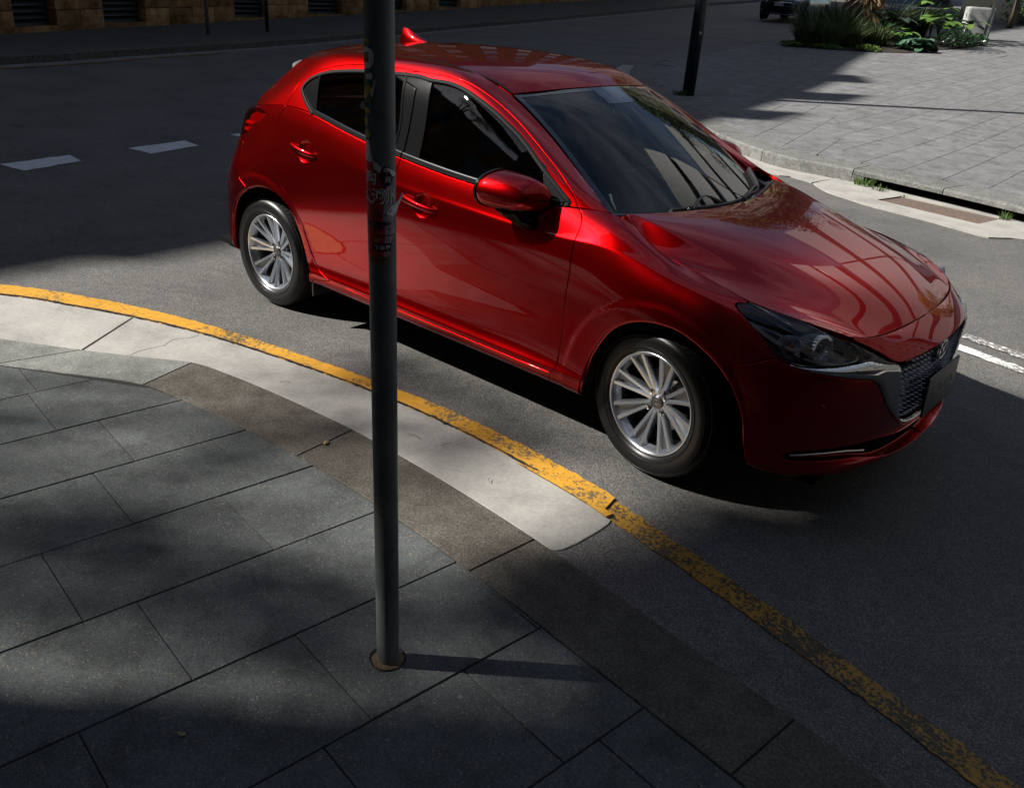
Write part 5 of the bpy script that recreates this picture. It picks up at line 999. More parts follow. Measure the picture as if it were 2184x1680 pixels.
def outline(sh, uv, step=.012, corner=38):
    """dense closed outline: smooth between corners"""
    uv = [tuple(p) for p in uv]; q = [uv[0]]
    for p in uv[1:]:
        if math.hypot((p[0]-q[-1][0])*SCL[sh][0], (p[1]-q[-1][1])*SCL[sh][1]) > .004: q.append(p)
    if math.hypot((q[0][0]-q[-1][0])*SCL[sh][0], (q[0][1]-q[-1][1])*SCL[sh][1]) <= .004: q.pop()
    q = np.array(q); n = len(q); P = s_eval(sh, q)[0]
    d = np.roll(P, -1, 0)-P; ln = np.linalg.norm(d, axis=1); d /= ln[:, None]
    cor = [i for i in range(n) if np.dot(d[i-1], d[i]) < math.cos(math.radians(corner))]
    if not cor: cor = [0]
    out = []
    for a, b in zip(cor, cor[1:]+[cor[0]+n]):
        seg = [q[k % n] for k in range(a, b+1)]
        if len(seg) == 2 or len(cor) == 1 and False:
            A, B = np.array(seg[0]), np.array(seg[1]); k = max(1, int(ln[a % n]/step+.5)); out += [A+(B-A)*j/k for j in range(k)]
        else:
            sc_ = np.array(SCL[sh]); s2 = np.array(seg)*sc_; m_ = len(s2)
            for i in range(m_-1):
                p1, p2 = s2[i], s2[i+1]; p0 = s2[i-1] if i else 2*p1-p2; p3 = s2[i+2] if i < m_-2 else 2*p2-p1
                # centripetal Catmull-Rom
                t0 = 0; t1 = t0+max(np.linalg.norm(p1-p0), 1e-6)**.5; t2 = t1+max(np.linalg.norm(p2-p1), 1e-6)**.5; t3 = t2+max(np.linalg.norm(p3-p2), 1e-6)**.5
                k = max(1, int(np.linalg.norm(p2-p1)/step+.5))
                for j in range(k):
                    t = t1+(t2-t1)*j/k
                    A1 = (t1-t)/(t1-t0)*p0+(t-t0)/(t1-t0)*p1; A2 = (t2-t)/(t2-t1)*p1+(t-t1)/(t2-t1)*p2; A3 = (t3-t)/(t3-t2)*p2+(t-t2)/(t3-t2)*p3
                    B1 = (t2-t)/(t2-t0)*A1+(t-t0)/(t2-t0)*A2; B2 = (t3-t)/(t3-t1)*A2+(t-t1)/(t3-t1)*A3
                    out.append(((t2-t)/(t2-t1)*B1+(t-t1)/(t2-t1)*B2)/sc_)
    return np.clip(np.array(out), 0, 1)
def panel(sh, uv, gap=.0018, depth=.013, step=.015, holes=(), off=0.0, puff=None, lap=True, dense=True, flat=True):
    """trimmed piece of a body sheet -> V, F, normals (right half, y<=0)"""
    sc_ = np.array(SCL[sh]); OL = [outline(sh, uv) if dense else np.array(uv)]+[outline(sh, h) for h in holes]
    if puff and len(OL) == 1: pass
    A = .5*np.sum(OL[0][:, 0]*np.roll(OL[0][:, 1], -1)-OL[0][:, 1]*np.roll(OL[0][:, 0], -1))
    allb = np.concatenate(OL)*sc_; nu, nv = int(sc_[0]/step), int(sc_[1]/step)
    lo, hi = OL[0].min(0), OL[0].max(0)
    us = np.linspace(0, 1, nu+1); vs = np.linspace(0, 1, nv+1); us = us[(us > lo[0]) & (us < hi[0])]; vs = vs[(vs > lo[1]) & (vs < hi[1])]
    GU = np.array([(a, b) for a in us for b in vs]) if len(us) and len(vs) else np.zeros((0, 2))
    if len(GU):
        k = inside([tuple(p) for p in OL[0]], GU)
        for h in OL[1:]: k &= ~inside([tuple(p) for p in h], GU)
        GU = GU[k]
        if len(GU):
            g2 = GU*sc_; dmin = np.full(len(g2), 9.); 
            for i in range(0, len(allb), 200): dmin = np.minimum(dmin, np.sqrt(((g2[:, None]-allb[None, i:i+200])**2).sum(-1)).min(1))
            GU = GU[dmin > step*.55]
    pts = [Vector(p) for p in allb]; E = []; k = 0
    for o_ in OL: E += [(k+i, k+(i+1) % len(o_)) for i in range(len(o_))]; k += len(o_)
    nb = k; pts += [Vector(p) for p in GU*sc_]
    vv, ee, ff, ov, *_ = delaunay_2d_cdt(pts, E, [], 0, 1e-7)
    UV = np.array([(v.x, v.y) for v in vv])/sc_
    F = []; cen = np.array([np.mean(UV[list(f)], axis=0) for f in ff])
    ok = inside([tuple(p) for p in OL[0]], cen)
    for h in OL[1:]: ok &= ~inside([tuple(p) for p in h], cen)
    F = [tuple(f) for f, o_ in zip(ff, ok) if o_]
    P, Nn = s_eval(sh, np.clip(UV, 0, 1)); P = P+Nn*off
    if puff:
        hgt, wid = puff; bb = s_eval(sh, np.concatenate(OL))[0]; bb = bb[np.abs(bb[:, 1]) > .012] if True else bb
        dm = np.array([np.sqrt(((bb-p)**2).sum(1)).min() for p in P]); t = np.clip(dm/wid, 0, 1); P = P+Nn*(hgt*np.sin(t*math.pi/2))[:, None]
    # orientation
    f0 = F[len(F)//2]; fn = np.cross(P[f0[1]]-P[f0[0]], P[f0[2]]-P[f0[0]])
    if np.dot(fn, Nn[f0[0]]) < 0: F = [f[::-1] for f in F]
    # map outline vertices in the result
    from mathutils.kdtree import KDTree
    kd = KDTree(len(vv)); [kd.insert((v.x, v.y, 0), i) for i, v in enumerate(vv)]; kd.balance()
    V = P.copy(); NN = Nn.copy(); extraV = []; extraN = []; extraF = []; base = len(V); k = 0
    for li, o_ in enumerate(OL):
        if li and flat: continue
        ids = [kd.find((p[0]*sc_[0], p[1]*sc_[1], 0))[1] for p in o_]; ids = [a for i, a in enumerate(ids) if a != ids[i-1]]
        n = len(ids); Q = P[ids]; T = np.roll(Q, -1, 0)-np.roll(Q, 1, 0); T /= np.maximum(np.linalg.norm(T, axis=1, keepdims=True), 1e-9)
        nn = Nn[ids]; Bi = np.cross(nn, T); Bi /= np.maximum(np.linalg.norm(Bi, axis=1, keepdims=True), 1e-9)
        a = .5*np.sum(o_[:, 0]*np.roll(o_[:, 1], -1)-o_[:, 1]*np.roll(o_[:, 0], -1))
        # inward test: step into the polygon
        c0 = Q[n//3]+Bi[n//3]*.004; 
        tst = 0
        for kk in (n//7, n//3, n//2, (2*n)//3):
            g = SH[sh]; uvk = UV[ids[kk]]; e = .0015/sc_
            for du, dv in ((e[0], 0), (-e[0], 0), (0, e[1]), (0, -e[1])):
                q = np.clip(uvk+np.array((du, dv)), 0, 1); ins = inside([tuple(p) for p in OL[0]], q)[0]
                if li: ins = not inside([tuple(p) for p in o_], q)[0]
                dd = g.at(q[0], q[1])[0]-g.at(uvk[0], uvk[1])[0]
                tst += (1 if ins else -1)*np.dot(dd, Bi[kk])
        if tst < 0: Bi = -Bi
        cl = (np.abs(Q[:, 1]) < 1e-3)                     # centre line: no gap, no lip
        r = .0016; g_ = np.where(cl, 0, gap)[:, None]; rr = np.where(cl, 0, r)[:, None]; dd = np.where(cl, 1e-4, depth)[:, None]
        Bi2 = Bi.copy(); Bi2[cl] = 0
        V[ids] = Q+Bi2*(g_+rr); 
        r1 = Q+Bi2*g_-nn*rr; r2 = r1-nn*dd; r3 = r2-Bi2*.009
        n1 = nn-Bi2; n1 /= np.linalg.norm(n1, axis=1, keepdims=True); n2 = np.where(cl[:, None], nn, -Bi)
        b0 = base+len(extraV); rings = [r1, r1, r2]+([r3] if lap else []); nrs = [n1, n2, n2]+([nn] if lap else [])
        for R_, N_ in zip(rings, nrs): extraV += list(R_); extraN += list(N_)
        seq = [ids]+[list(range(b0+j*n, b0+(j+1)*n)) for j in range(len(rings))]
        for s0_, s1_ in ((0, 1), (2, 3)) if not lap else ((0, 1), (2, 3), (3, 4)):
            for i in range(n):
                j = (i+1) % n
                if cl[i] and cl[j]: continue
                f = (seq[s0_][i], seq[s0_][j], seq[s1_][j], seq[s1_][i])
                extraF.append((f, Bi2[i]+nn[i]*.0))
    V = np.concatenate([V, np.array(extraV)]); NN = np.concatenate([NN, np.array(extraN)])
    for f, bi in extraF:
        fn = np.cross(V[f[1]]-V[f[0]], V[f[2]]-V[f[0]])
        ref = NN[f[0]]+NN[f[2]]
        F.append(f if np.dot(fn, ref) >= 0 else f[::-1])
    return V, F, NN
def merge(parts):
    V = []; F = []; Nn = []; k = 0
    for v, f, n in parts:
        V.append(v); Nn.append(n); F += [tuple(i+k for i in q) for q in f]; k += len(v)
    return np.concatenate(V), F, np.concatenate(Nn)
MIR = np.array((1, -1, 1))
def mirror(p): v, f, n = p; return v*MIR, [q[::-1] for q in f], n*MIR
def pobj(name, parts, m, parent, custom=True, mirr=False):
    p = merge(parts if isinstance(parts, list) else [parts])
    if mirr: p = mirror(p)
    return mesh(name, p[0], p[1], m, parent, smooth=True, normals=p[2] if custom else None)
def both(name, parts, m, parent, **kw): return pobj(name, parts, m, parent, **kw), pobj(name, parts, m, parent, mirr=True, **kw)
def patch(sh, u0, u1, v0, v1, off, nu=30, nv=12):
    U_, V_ = np.meshgrid(np.linspace(u0, u1, nu), np.linspace(v0, v1, nv), indexing='ij'); P, n = s_eval(sh, np.stack([U_.ravel(), V_.ravel()], 1)); P = P+n*off
    F = [(i*nv+j, (i+1)*nv+j, (i+1)*nv+j+1, i*nv+j+1) for i in range(nu-1) for j in range(nv-1)]
    fn = np.cross(P[F[0][1]]-P[F[0][0]], P[F[0][2]]-P[F[0][0]])
    if np.dot(fn, n[0]) < 0: F = [f[::-1] for f in F]
    return P, F, n
def sweep(P, Nn, prof, closed=False, capends=True):
    """profile [(side, out)] carried along points P with outward directions Nn"""
    P = np.array(P); n = len(P); T = np.roll(P, -1, 0)-np.roll(P, 1, 0)
    if not closed: T[0] = P[1]-P[0]; T[-1] = P[-1]-P[-2]
    T /= np.maximum(np.linalg.norm(T, axis=1, keepdims=True), 1e-9); B = np.cross(Nn, T); B /= np.maximum(np.linalg.norm(B, axis=1, keepdims=True), 1e-9)
    m_ = len(prof); V = []; F = []
    for i in range(n):
        for a, b in prof: V.append(P[i]+B[i]*a+Nn[i]*b)
    for i in range(n if closed else n-1):
        j = (i+1) % n
        for k in range(m_): F.append((i*m_+k, j*m_+k, j*m_+(k+1) % m_, i*m_+(k+1) % m_))
    if not closed and capends: F += [tuple(range(m_)), tuple((n-1)*m_+k for k in range(m_))[::-1]]
    return np.array(V), F
# ---- materials of the car
M_PAINT = mat('red_metallic_paint', (.40, .0035, .006), .29, 1.0, coat=1, coat_rough=.01)
M_PAINT.node_tree.nodes['Principled BSDF'].inputs['Coat IOR'].default_value = 1.45
M_PAINT.node_tree.nodes['Principled BSDF'].inputs['Coat Tint'].default_value = (.85, .45, .45, 1)
fl = N(M_PAINT, 'ShaderNodeTexVoronoi'); fl.inputs['Scale'].default_value = 900; tcp = N(M_PAINT, 'ShaderNodeTexCoord'); L(M_PAINT, tcp.outputs['Object'], fl.inputs['Vector'])
flr = ramp(M_PAINT, fl.outputs['Color'], [(0, (.45, .0012, .0028)), (1, (.56, .002, .004))]); setc(M_PAINT, flr.outputs[0])
def glassmat(name, tint, ior=1.52, extra=0, mult=1.25):
    m = bpy.data.materials.new(name); m.use_nodes = True; t = m.node_tree; t.nodes.clear(); out = t.nodes.new('ShaderNodeOutputMaterial')
    gl = t.nodes.new('ShaderNodeBsdfGlossy'); gl.inputs['Roughness'].default_value = .0; tr = t.nodes.new('ShaderNodeBsdfTransparent'); tr.inputs[0].default_value = (*tint, 1)
    fr = t.nodes.new('ShaderNodeFresnel'); fr.inputs[0].default_value = ior; ad = t.nodes.new('ShaderNodeMath'); ad.operation = 'MULTIPLY_ADD'; ad.use_clamp = True
    t.links.new(fr.outputs[0], ad.inputs[0]); ad.inputs[1].default_value = mult; ad.inputs[2].default_value = extra
    mx = t.nodes.new('ShaderNodeMixShader'); t.links.new(ad.outputs[0], mx.inputs[0]); t.links.new(tr.outputs[0], mx.inputs[1]); t.links.new(gl.outputs[0], mx.inputs[2]); t.links.new(mx.outputs[0], out.inputs[0]); return m
M_SCREEN = glassmat('windscreen_glass', (.60, .70, .66)); M_SIDEG = glassmat('side_glass', (.50, .58, .56)); M_PRIVG = glassmat('rear_side_glass', (.34, .39, .38)); M_LENS = glassmat('headlight_lens', (.94, .96, .98), mult=1.0); M_TAIL = glassmat('tail_light_lens', (.75, .03, .02))
M_TYRE = mat('tyre_rubber', (.007, .007, .0075), .36, spec=.4); M_TREAD = mat('tyre_tread', (.010, .010, .0105), .6)
M_ALLOY = mat('bright_alloy', (.66, .70, .76), .25, .95); M_ALLOYD = mat('dark_alloy_barrel', (.20, .20, .205), .32, 1); M_DISC = mat('brake_disc', (.28, .27, .26), .35, 1)
M_PLAST = mat('grey_plastic', (.014, .015, .017), .14, spec=.2); M_SILV = mat('lamp_reflector', (.85, .86, .88), .2, .45); M_PLATE = mat('plate_black', (.030, .032, .035), .45); M_PLTXT = mat('plate_lettering', (.30, .31, .33), .4)
M_FRAME = mat('frame_rubber', (.010, .010, .011), .55, spec=.06); M_WEB = mat('spoke_recess', (.22, .225, .235), .35, .9)
M_DASH = mat('dashboard', (.045, .05, .052), .7); M_SEAT = mat('seat_cloth', (.09, .09, .10), .9); M_SEAT2 = mat('pale_lining', (.34, .34, .32), .9); M_WHEELR = mat('steering_wheel_leather', (.07, .08, .08), .5)
M_CARPET = mat('cabin_lining', (.04, .04, .042), .95)
car = empty('hatchback'); tag(car, 'glossy red five-door hatchback driving on the road behind the pole', 'car')
c_ = CURVES
def rv(x): return list(x)[::-1]
gR, gM, gF, BT = c_['L_gap_rear'], c_['L_gap_mid'], c_['L_gap_front'], c_['L_bottom']
HD, WO, GRL, SL = c_['L_head'], c_['L_wing_out'], c_['L_grille'], c_['L_slot']
HD = HD[:3]+[(.715, .965), (.745, .992), (.7704, 1.0), (.8055, .998)]+HD[5:]          # headlight top edge reaches the bonnet line
AR, AF, SF, SR, TL = c_['L_arch_rear'], c_['L_arch_front'], c_['L_seam_front'], c_['L_seam_rear'], c_['L_tail']
NL = [(.8655, .957), (.8893, .862), (.9167, .705), (.943, .722), (.974, .735), (1, .738)]
GRL = [(1, .728), (.974, .725), (.943, .712), (.9185, .690), (.9136, .640), (.9175, .545), (.9260, .46), (.9370, .375), (.9480, .325), (.9640, .300), (.982, .291), (1, .288)]
WO = WO[:-4]+[(.9420, .322), (.9560, .283), (.978, .262), (1, .258)]
SL = [(.7905, .232), (.7945, .252), (.8100, .266), (.8434, .274), (.8800, .268), (.9150, .262), (.9500, .246), (1, .238), (1, .150), (.9600, .152), (.9300, .165), (.9050, .190), (.8800, .211), (.8500, .220), (.8180, .222), (.7990, .218)]
DLO, UG, BG, RWF, FWR, QD, SAIL = c_['U_dlo'], c_['U_gap'], c_['U_bgap'], c_['U_rwin_f'], c_['U_fwin_r'], c_['U_qdiv'], c_['U_sail']
UG = UG[:15]+[(.9010, .235), (.9035, .10), (.9000, 0)]
DLO = DLO[:17]+[(.8735, .085), (.8700, .025), (.8560, 0)]
BG = [BG[0], (.5020, .45), (.5090, .3138), (.5128, .1256), (.5125, 0)]
# --- door handles: a dish pressed into the skin and a bar over it
_Lc = {}
def _lgrid():
    if 'P' not in _Lc:
        U_, V_ = np.meshgrid(np.linspace(.15, .8, 400), np.linspace(0, 1, 160), indexing='ij'); uv = np.stack([U_.ravel(), V_.ravel()], 1); P, n = s_eval('L', uv); _Lc['P'] = P; _Lc['n'] = n; _Lc['uv'] = uv
    return _Lc
def uv_at(x, z):
    g = _lgrid(); k = np.argmin((g['P'][:, 0]-x)**2+(g['P'][:, 2]-z)**2); u, v = g['uv'][k]
    for _ in range(6):
        e = 1e-4; p = SH['L'].at(u, v)[0]; pu = SH['L'].at(u+e, v)[0]; pv_ = SH['L'].at(u, v-e)[0]
        J = np.array([[(pu[0]-p[0])/e, (p[0]-pv_[0])/e], [(pu[2]-p[2])/e, (p[2]-pv_[2])/e]]); s_ = np.linalg.solve(J, np.array((x-p[0], z-p[2]))); u += s_[0]; v = min(1, v+s_[1])
    return u, v
def surf_y(x, z): return SH['L'].at(*uv_at(x, z))[0][1]
def dish(x0, z0, x1, z1):
    cx, cz = x0+(x1-x0)*.60, z0+(z1-z0)*.60; m_ = 40; rings = [(1.0, 0), (.955, .0016), (.88, .0075), (.74, .0145), (.5, .0195), (.25, .0215), (.02, .022)]
    hole = [uv_at(cx+.066*math.cos(2*math.pi*j/m_), cz+.056*math.sin(2*math.pi*j/m_)) for j in range(m_)]; V = []; F = []
    for r_k, d in rings:
        for (u, v) in hole:
            cu = uv_at(cx, cz); q = (cu[0]+(u-cu[0])*r_k, cu[1]+(v-cu[1])*r_k); p = SH['L'].at(*q)[0]; V.append((p[0], p[1]+d, p[2]))
    for i in range(len(rings)-1):
        for j in range(m_): F.append((i*m_+j, i*m_+(j+1) % m_, (i+1)*m_+(j+1) % m_, (i+1)*m_+j))
    V = np.array(V); Nn = np.zeros_like(V)
    for f in F:
        n = np.cross(V[f[1]]-V[f[0]], V[f[2]]-V[f[0]]); 
        if n[1] > 0: n = -n
        for k in f: Nn[k] += n
    Nn /= np.maximum(np.linalg.norm(Nn, axis=1, keepdims=True), 1e-12)
    if np.cross(V[F[0][1]]-V[F[0][0]], V[F[0][2]]-V[F[0][0]])[1] > 0: F = [f[::-1] for f in F]
    return hole, (V, F, Nn)
def handle(own, mr, x0, z0, x1, z1):
    n = 18; pts = []
    for i in range(n+1):
        t = i/n; x = x0+(x1-x0)*t; z = z0+(z1-z0)*t; out = .030*math.sin(math.pi*min(max((t+.03)/1.05, 0), 1))**.5; pts.append((x, surf_y(x, z)-out+.004, z))
    Pp = np.array(pts); Nn = np.tile((0, -1.0, 0.12), (len(pts), 1)); Nn /= np.linalg.norm(Nn, axis=1, keepdims=True)
    T = np.gradient(Pp, axis=0); T /= np.linalg.norm(T, axis=1, keepdims=True); B = np.cross(Nn, T); k = 16; V = []; F = []
    for i in range(len(Pp)):
        t = i/n; hh = (.0150*(1-.25*t))*(1 if 0 < i < n else .7); ww = .0078
        for j in range(k):
            a = 2*math.pi*j/k; V.append(Pp[i]+B[i]*hh*math.copysign(abs(math.cos(a))**.8, math.cos(a))+Nn[i]*ww*math.copysign(abs(math.sin(a))**.8, math.sin(a)))
    for i in range(n):
        for j in range(k): F.append((i*k+j, i*k+(j+1) % k, (i+1)*k+(j+1) % k, (i+1)*k+j))
    F += [tuple(range(k))[::-1], tuple(n*k+j for j in range(k))]
    V = np.array(V)*(MIR if mr else 1); h = mesh('door_handle', V, F if not mr else [f[::-1] for f in F], M_PAINT, own, smooth=True)
    return h
HF, HR = (-.150, .857, .078, .834), (-1.025, .950, -.812, .925)
hole_f, dish_f = dish(*HF); hole_r, dish_r = dish(*HR)
# --- doors: lower skin on L, window frame on U
fd = panel('L', rv(gF)+[gM[0]]+gM[1:]+BT[3:-1], holes=[hole_f])
fdu = panel('U', [UG[9]]+UG[10:]+rv(DLO[10:])+[DLO[9]], depth=.010)
rd = panel('L', gR+BT[1:2]+rv(gM), holes=[hole_r])
rdu = panel('U', UG[:10]+[DLO[9]]+rv(DLO[:9]), depth=.010)
doors = {}
for mr in (0, 1):
    doors['f', mr] = pobj('front_door', [fd, fdu, dish_f], M_PAINT, car, mirr=mr); doors['r', mr] = pobj('rear_door', [rd, rdu, dish_r], M_PAINT, car, mirr=mr)
    handle(doors['f', mr], mr, *HF); handle(doors['r', mr], mr, *HR)
# --- fender, quarter, sill, bumper ...
fen = panel('L', gF+[(.507, .075), (.509, 0)]+[(AF[0][0], 0)]+AF[:12]+SF[1:]+HD[-3:]+[HD[0], HD[1], HD[2], HD[3], (.7005, 1)])
both('fender', fen, M_PAINT, car)
sill = panel('L', [(AR[0][0], 0), (.5075, 0), (.5065, .07), (.5086, .1414)]+rv([(u, v-.004) for u, v in BT[:-1]])+[(.3290, .13), (.318, .10)], gap=.0005)
both('sill', sill, M_PAINT, car)
qua = panel('L', gR+[(.3290, .13), (.318, .10), (AR[0][0], 0)]+AR[1:10]+SR[1:4]+[TL[4], TL[3], TL[2], TL[1], TL[0], TL[11], TL[10], (.11, 1.0)])
rail = panel('U', UG+[(1, 0), (1, 1), (0, 1), (0, 0)], depth=.010)
for mr in (0, 1): pobj('rear_quarter', [qua], M_PAINT, car, mirr=mr); pobj('roof_side_rail', [rail], M_PAINT, car, mirr=mr)
rb = panel('L', [(0, 0), (0, .60), (.06, .62), (.11, .645), TL[4]]+rv(SR[:-1])+AR[10:-1]+[(AR[-1][0], 0)])
pobj('rear_bumper', [rb, mirror(rb)], M_PAINT, car)
tg = panel('L', [(0, .605), (.06, .625), (.11, .65), (.1540, .672), TL[5], TL[6], TL[7], TL[8], (0, 1)])
hat = panel('G', [(0, 0), (1, 0), (1, .16), (.86, .18), (.80, .3), (.80, 1), (0, 1)])
rglass = panel('G', [(0, .14), (.78, .17), (.80, .3), (.80, .82), (.05, .8), (0, .8)], off=.002) if False else None
tgo = pobj('tailgate', [tg, mirror(tg)], M_PAINT, car)
gg = patch('G', 0, 1, 0, 1, -.001, 20, 16); pobj('rear_window', [gg, mirror(gg)], M_GLOSSB, tgo)
bump_ = panel('L', SF+WO[1:]+[SL[7]]+rv(SL[:7])+rv(SL[8:])[0:0]+[SL[15], SL[14], SL[13], SL[12], SL[11], SL[10], SL[9], SL[8], (1, 0), (AF[-1][0], 0)]+rv(AF[12:-1]), depth=.045)
bmp = pobj('front_bumper', [bump_, mirror(bump_)], M_PAINT, car)
nose = panel('L', [(.8665, 1), (1, 1), (1, .738)]+rv(NL[:-1]))
pobj('nose_panel', [nose, mirror(nose)], M_PAINT, car)
# bonnet, roof, windscreen
hd = panel('H', [(0, 0), (.125, 0), (.25, 0), (.5, 0), (.75, 0), (1, 0), (1, .25), (1, .5), (1, .75), (1, 1), (.857, 1), (.714, 1), (.571, 1), (.428, 1), (.286, 1), (.143, 1), (0, 1), (0, .75), (0, .5), (0, .25)], depth=.018)
pobj('bonnet', [hd, mirror(hd)], M_PAINT, car)
rf = panel('R', [(0, 0), (.25, 0), (.5, 0), (.75, 0), (1, 0), (1, .33), (1, .66), (1, 1), (.5, 1), (0, 1), (0, .66), (0, .33)], gap=.003)
roof = pobj('roof', [rf, mirror(rf)], M_PAINT, car)
uu = np.linspace(.02, .985, 60); P, n_ = s_eval('R', np.stack([uu, np.zeros(60)], 1)); v, f = sweep(P+n_*-.003, n_, [(-.007, 0), (-.007, .003), (.007, .003), (.007, 0)])
for s_m in (1, -1): mesh('roof_gutter_strip', v*np.array((1, s_m, 1)), f, M_BLACK, roof)
ws = patch('W', 0, 1, 0, 1, 0, 50, 40); wso = pobj('windscreen', [ws, mirror(ws)], M_SCREEN, car)
fr = [patch('W', 0, 1, 0, .045, .0012, 40, 4), patch('W', 0, .035, .045, 1, .0012, 4, 30), patch('W', .93, 1, .045, 1, .0012, 5, 30), patch('W', .035, .17, .80, 1, .0012, 10, 10)]
pobj('black_border', fr+[mirror(p) for p in fr], M_GLOSSB, wso)
# --- side glass, pillars trims, mouldings
for mr in (0, 1):
    F_, R_ = doors['f', mr], doors['r', mr]
    bt1 = panel('U', [DLO[9], BG[1], BG[2], BG[3], BG[4], RWF[2], RWF[1], RWF[0]], gap=.001, depth=.004, off=-.001); pobj('pillar_trim', bt1, M_BLACK, R_, mirr=mr)
    bt2 = panel('U', [(DLO[9][0]+.002, DLO[9][1]), DLO[10], FWR[0], FWR[1], FWR[2], (BG[4][0]+.0025, 0), (BG[3][0]+.0025, BG[3][1]), (BG[2][0]+.0025, BG[2][1]), (BG[1][0]+.0025, BG[1][1])], gap=.001, depth=.004, off=-.001); pobj('pillar_trim', bt2, M_BLACK, F_, mirr=mr)
    g1 = panel('U', [QD[2], QD[1], QD[0]]+DLO[6:9]+[RWF[0], RWF[1], RWF[2]], gap=0, depth=.002, off=-.007, lap=False); pobj('window_glass', g1, M_PRIVG, R_, mirr=mr)
    g0 = panel('U', [DLO[0]]+DLO[1:6]+[QD[0], QD[1], QD[2]], gap=0, depth=.002, off=-.004, lap=False); pobj('quarter_trim', g0, M_BLACK, R_, mirr=mr)
    g2 = panel('U', [FWR[2], FWR[1], FWR[0], DLO[10]]+DLO[11:16]+[SAIL[0], (SAIL[7][0], SAIL[7][1]), (.782, 0)], gap=0, depth=.002, off=-.007, lap=False); pobj('window_glass', g2, M_SIDEG, F_, mirr=mr)
    sl_ = panel('U', [(SAIL[0][0]-.004, SAIL[0][1]), DLO[16], (.8720, .16), DLO[17], DLO[18], DLO[19], (.775, 0), (.8100, .0916)], gap=.001, depth=.004, off=.001); pobj('mirror_sail', sl_, M_PLAST, F_, mirr=mr)
    # rubber frame round the window opening
    for (cv, own) in ((rv(DLO[:10]), R_), (DLO[9:], F_)):
        q = smooth_line(np.array(cv)*np.array(SCL['U']), .012)/np.array(SCL['U']); P, n_ = s_eval('U', np.clip(q, 0, 1)); 
        v, f = sweep(P, n_, [(-.010, -.008), (-.010, .001), (-.006, .0032), (.006, .0032), (.010, .001), (.010, -.008)]); v = v*MIR if mr else v; mesh('window_frame', v, f, M_FRAME, own, smooth=True)
    for (a_, b_, own) in ((DLO[0][0]+.002, BG[4][0]-.0012, R_), (BG[4][0]+.0012, DLO[-1][0], F_)):
        uu = np.linspace(a_, b_, 60); P, n_ = s_eval('U', np.stack([uu, np.full(60, .022)], 1)); v, f = sweep(P, n_, [(-.013, -.006), (-.013, .003), (-.009, .006), (-.002, .0065), (.0, .004), (.003, .004), (.006, .0065), (.010, .005), (.013, .002), (.013, -.006)])
        v = v*MIR if mr else v; mesh('belt_moulding', v, f, M_PLAST, own, smooth=False)
    for cv, own in ((RWF, R_), (FWR, F_), (QD, R_)):
        q = smooth_line(np.array(cv)*np.array(SCL['U']), .02)/np.array(SCL['U']); P, n_ = s_eval('U', np.clip(q, 0, 1)); v, f = sweep(P, n_, [(-.006, -.008), (-.006, .002), (.006, .002), (.006, -.008)]); v = v*MIR if mr else v; mesh('window_channel', v, f, M_BLACK, own)

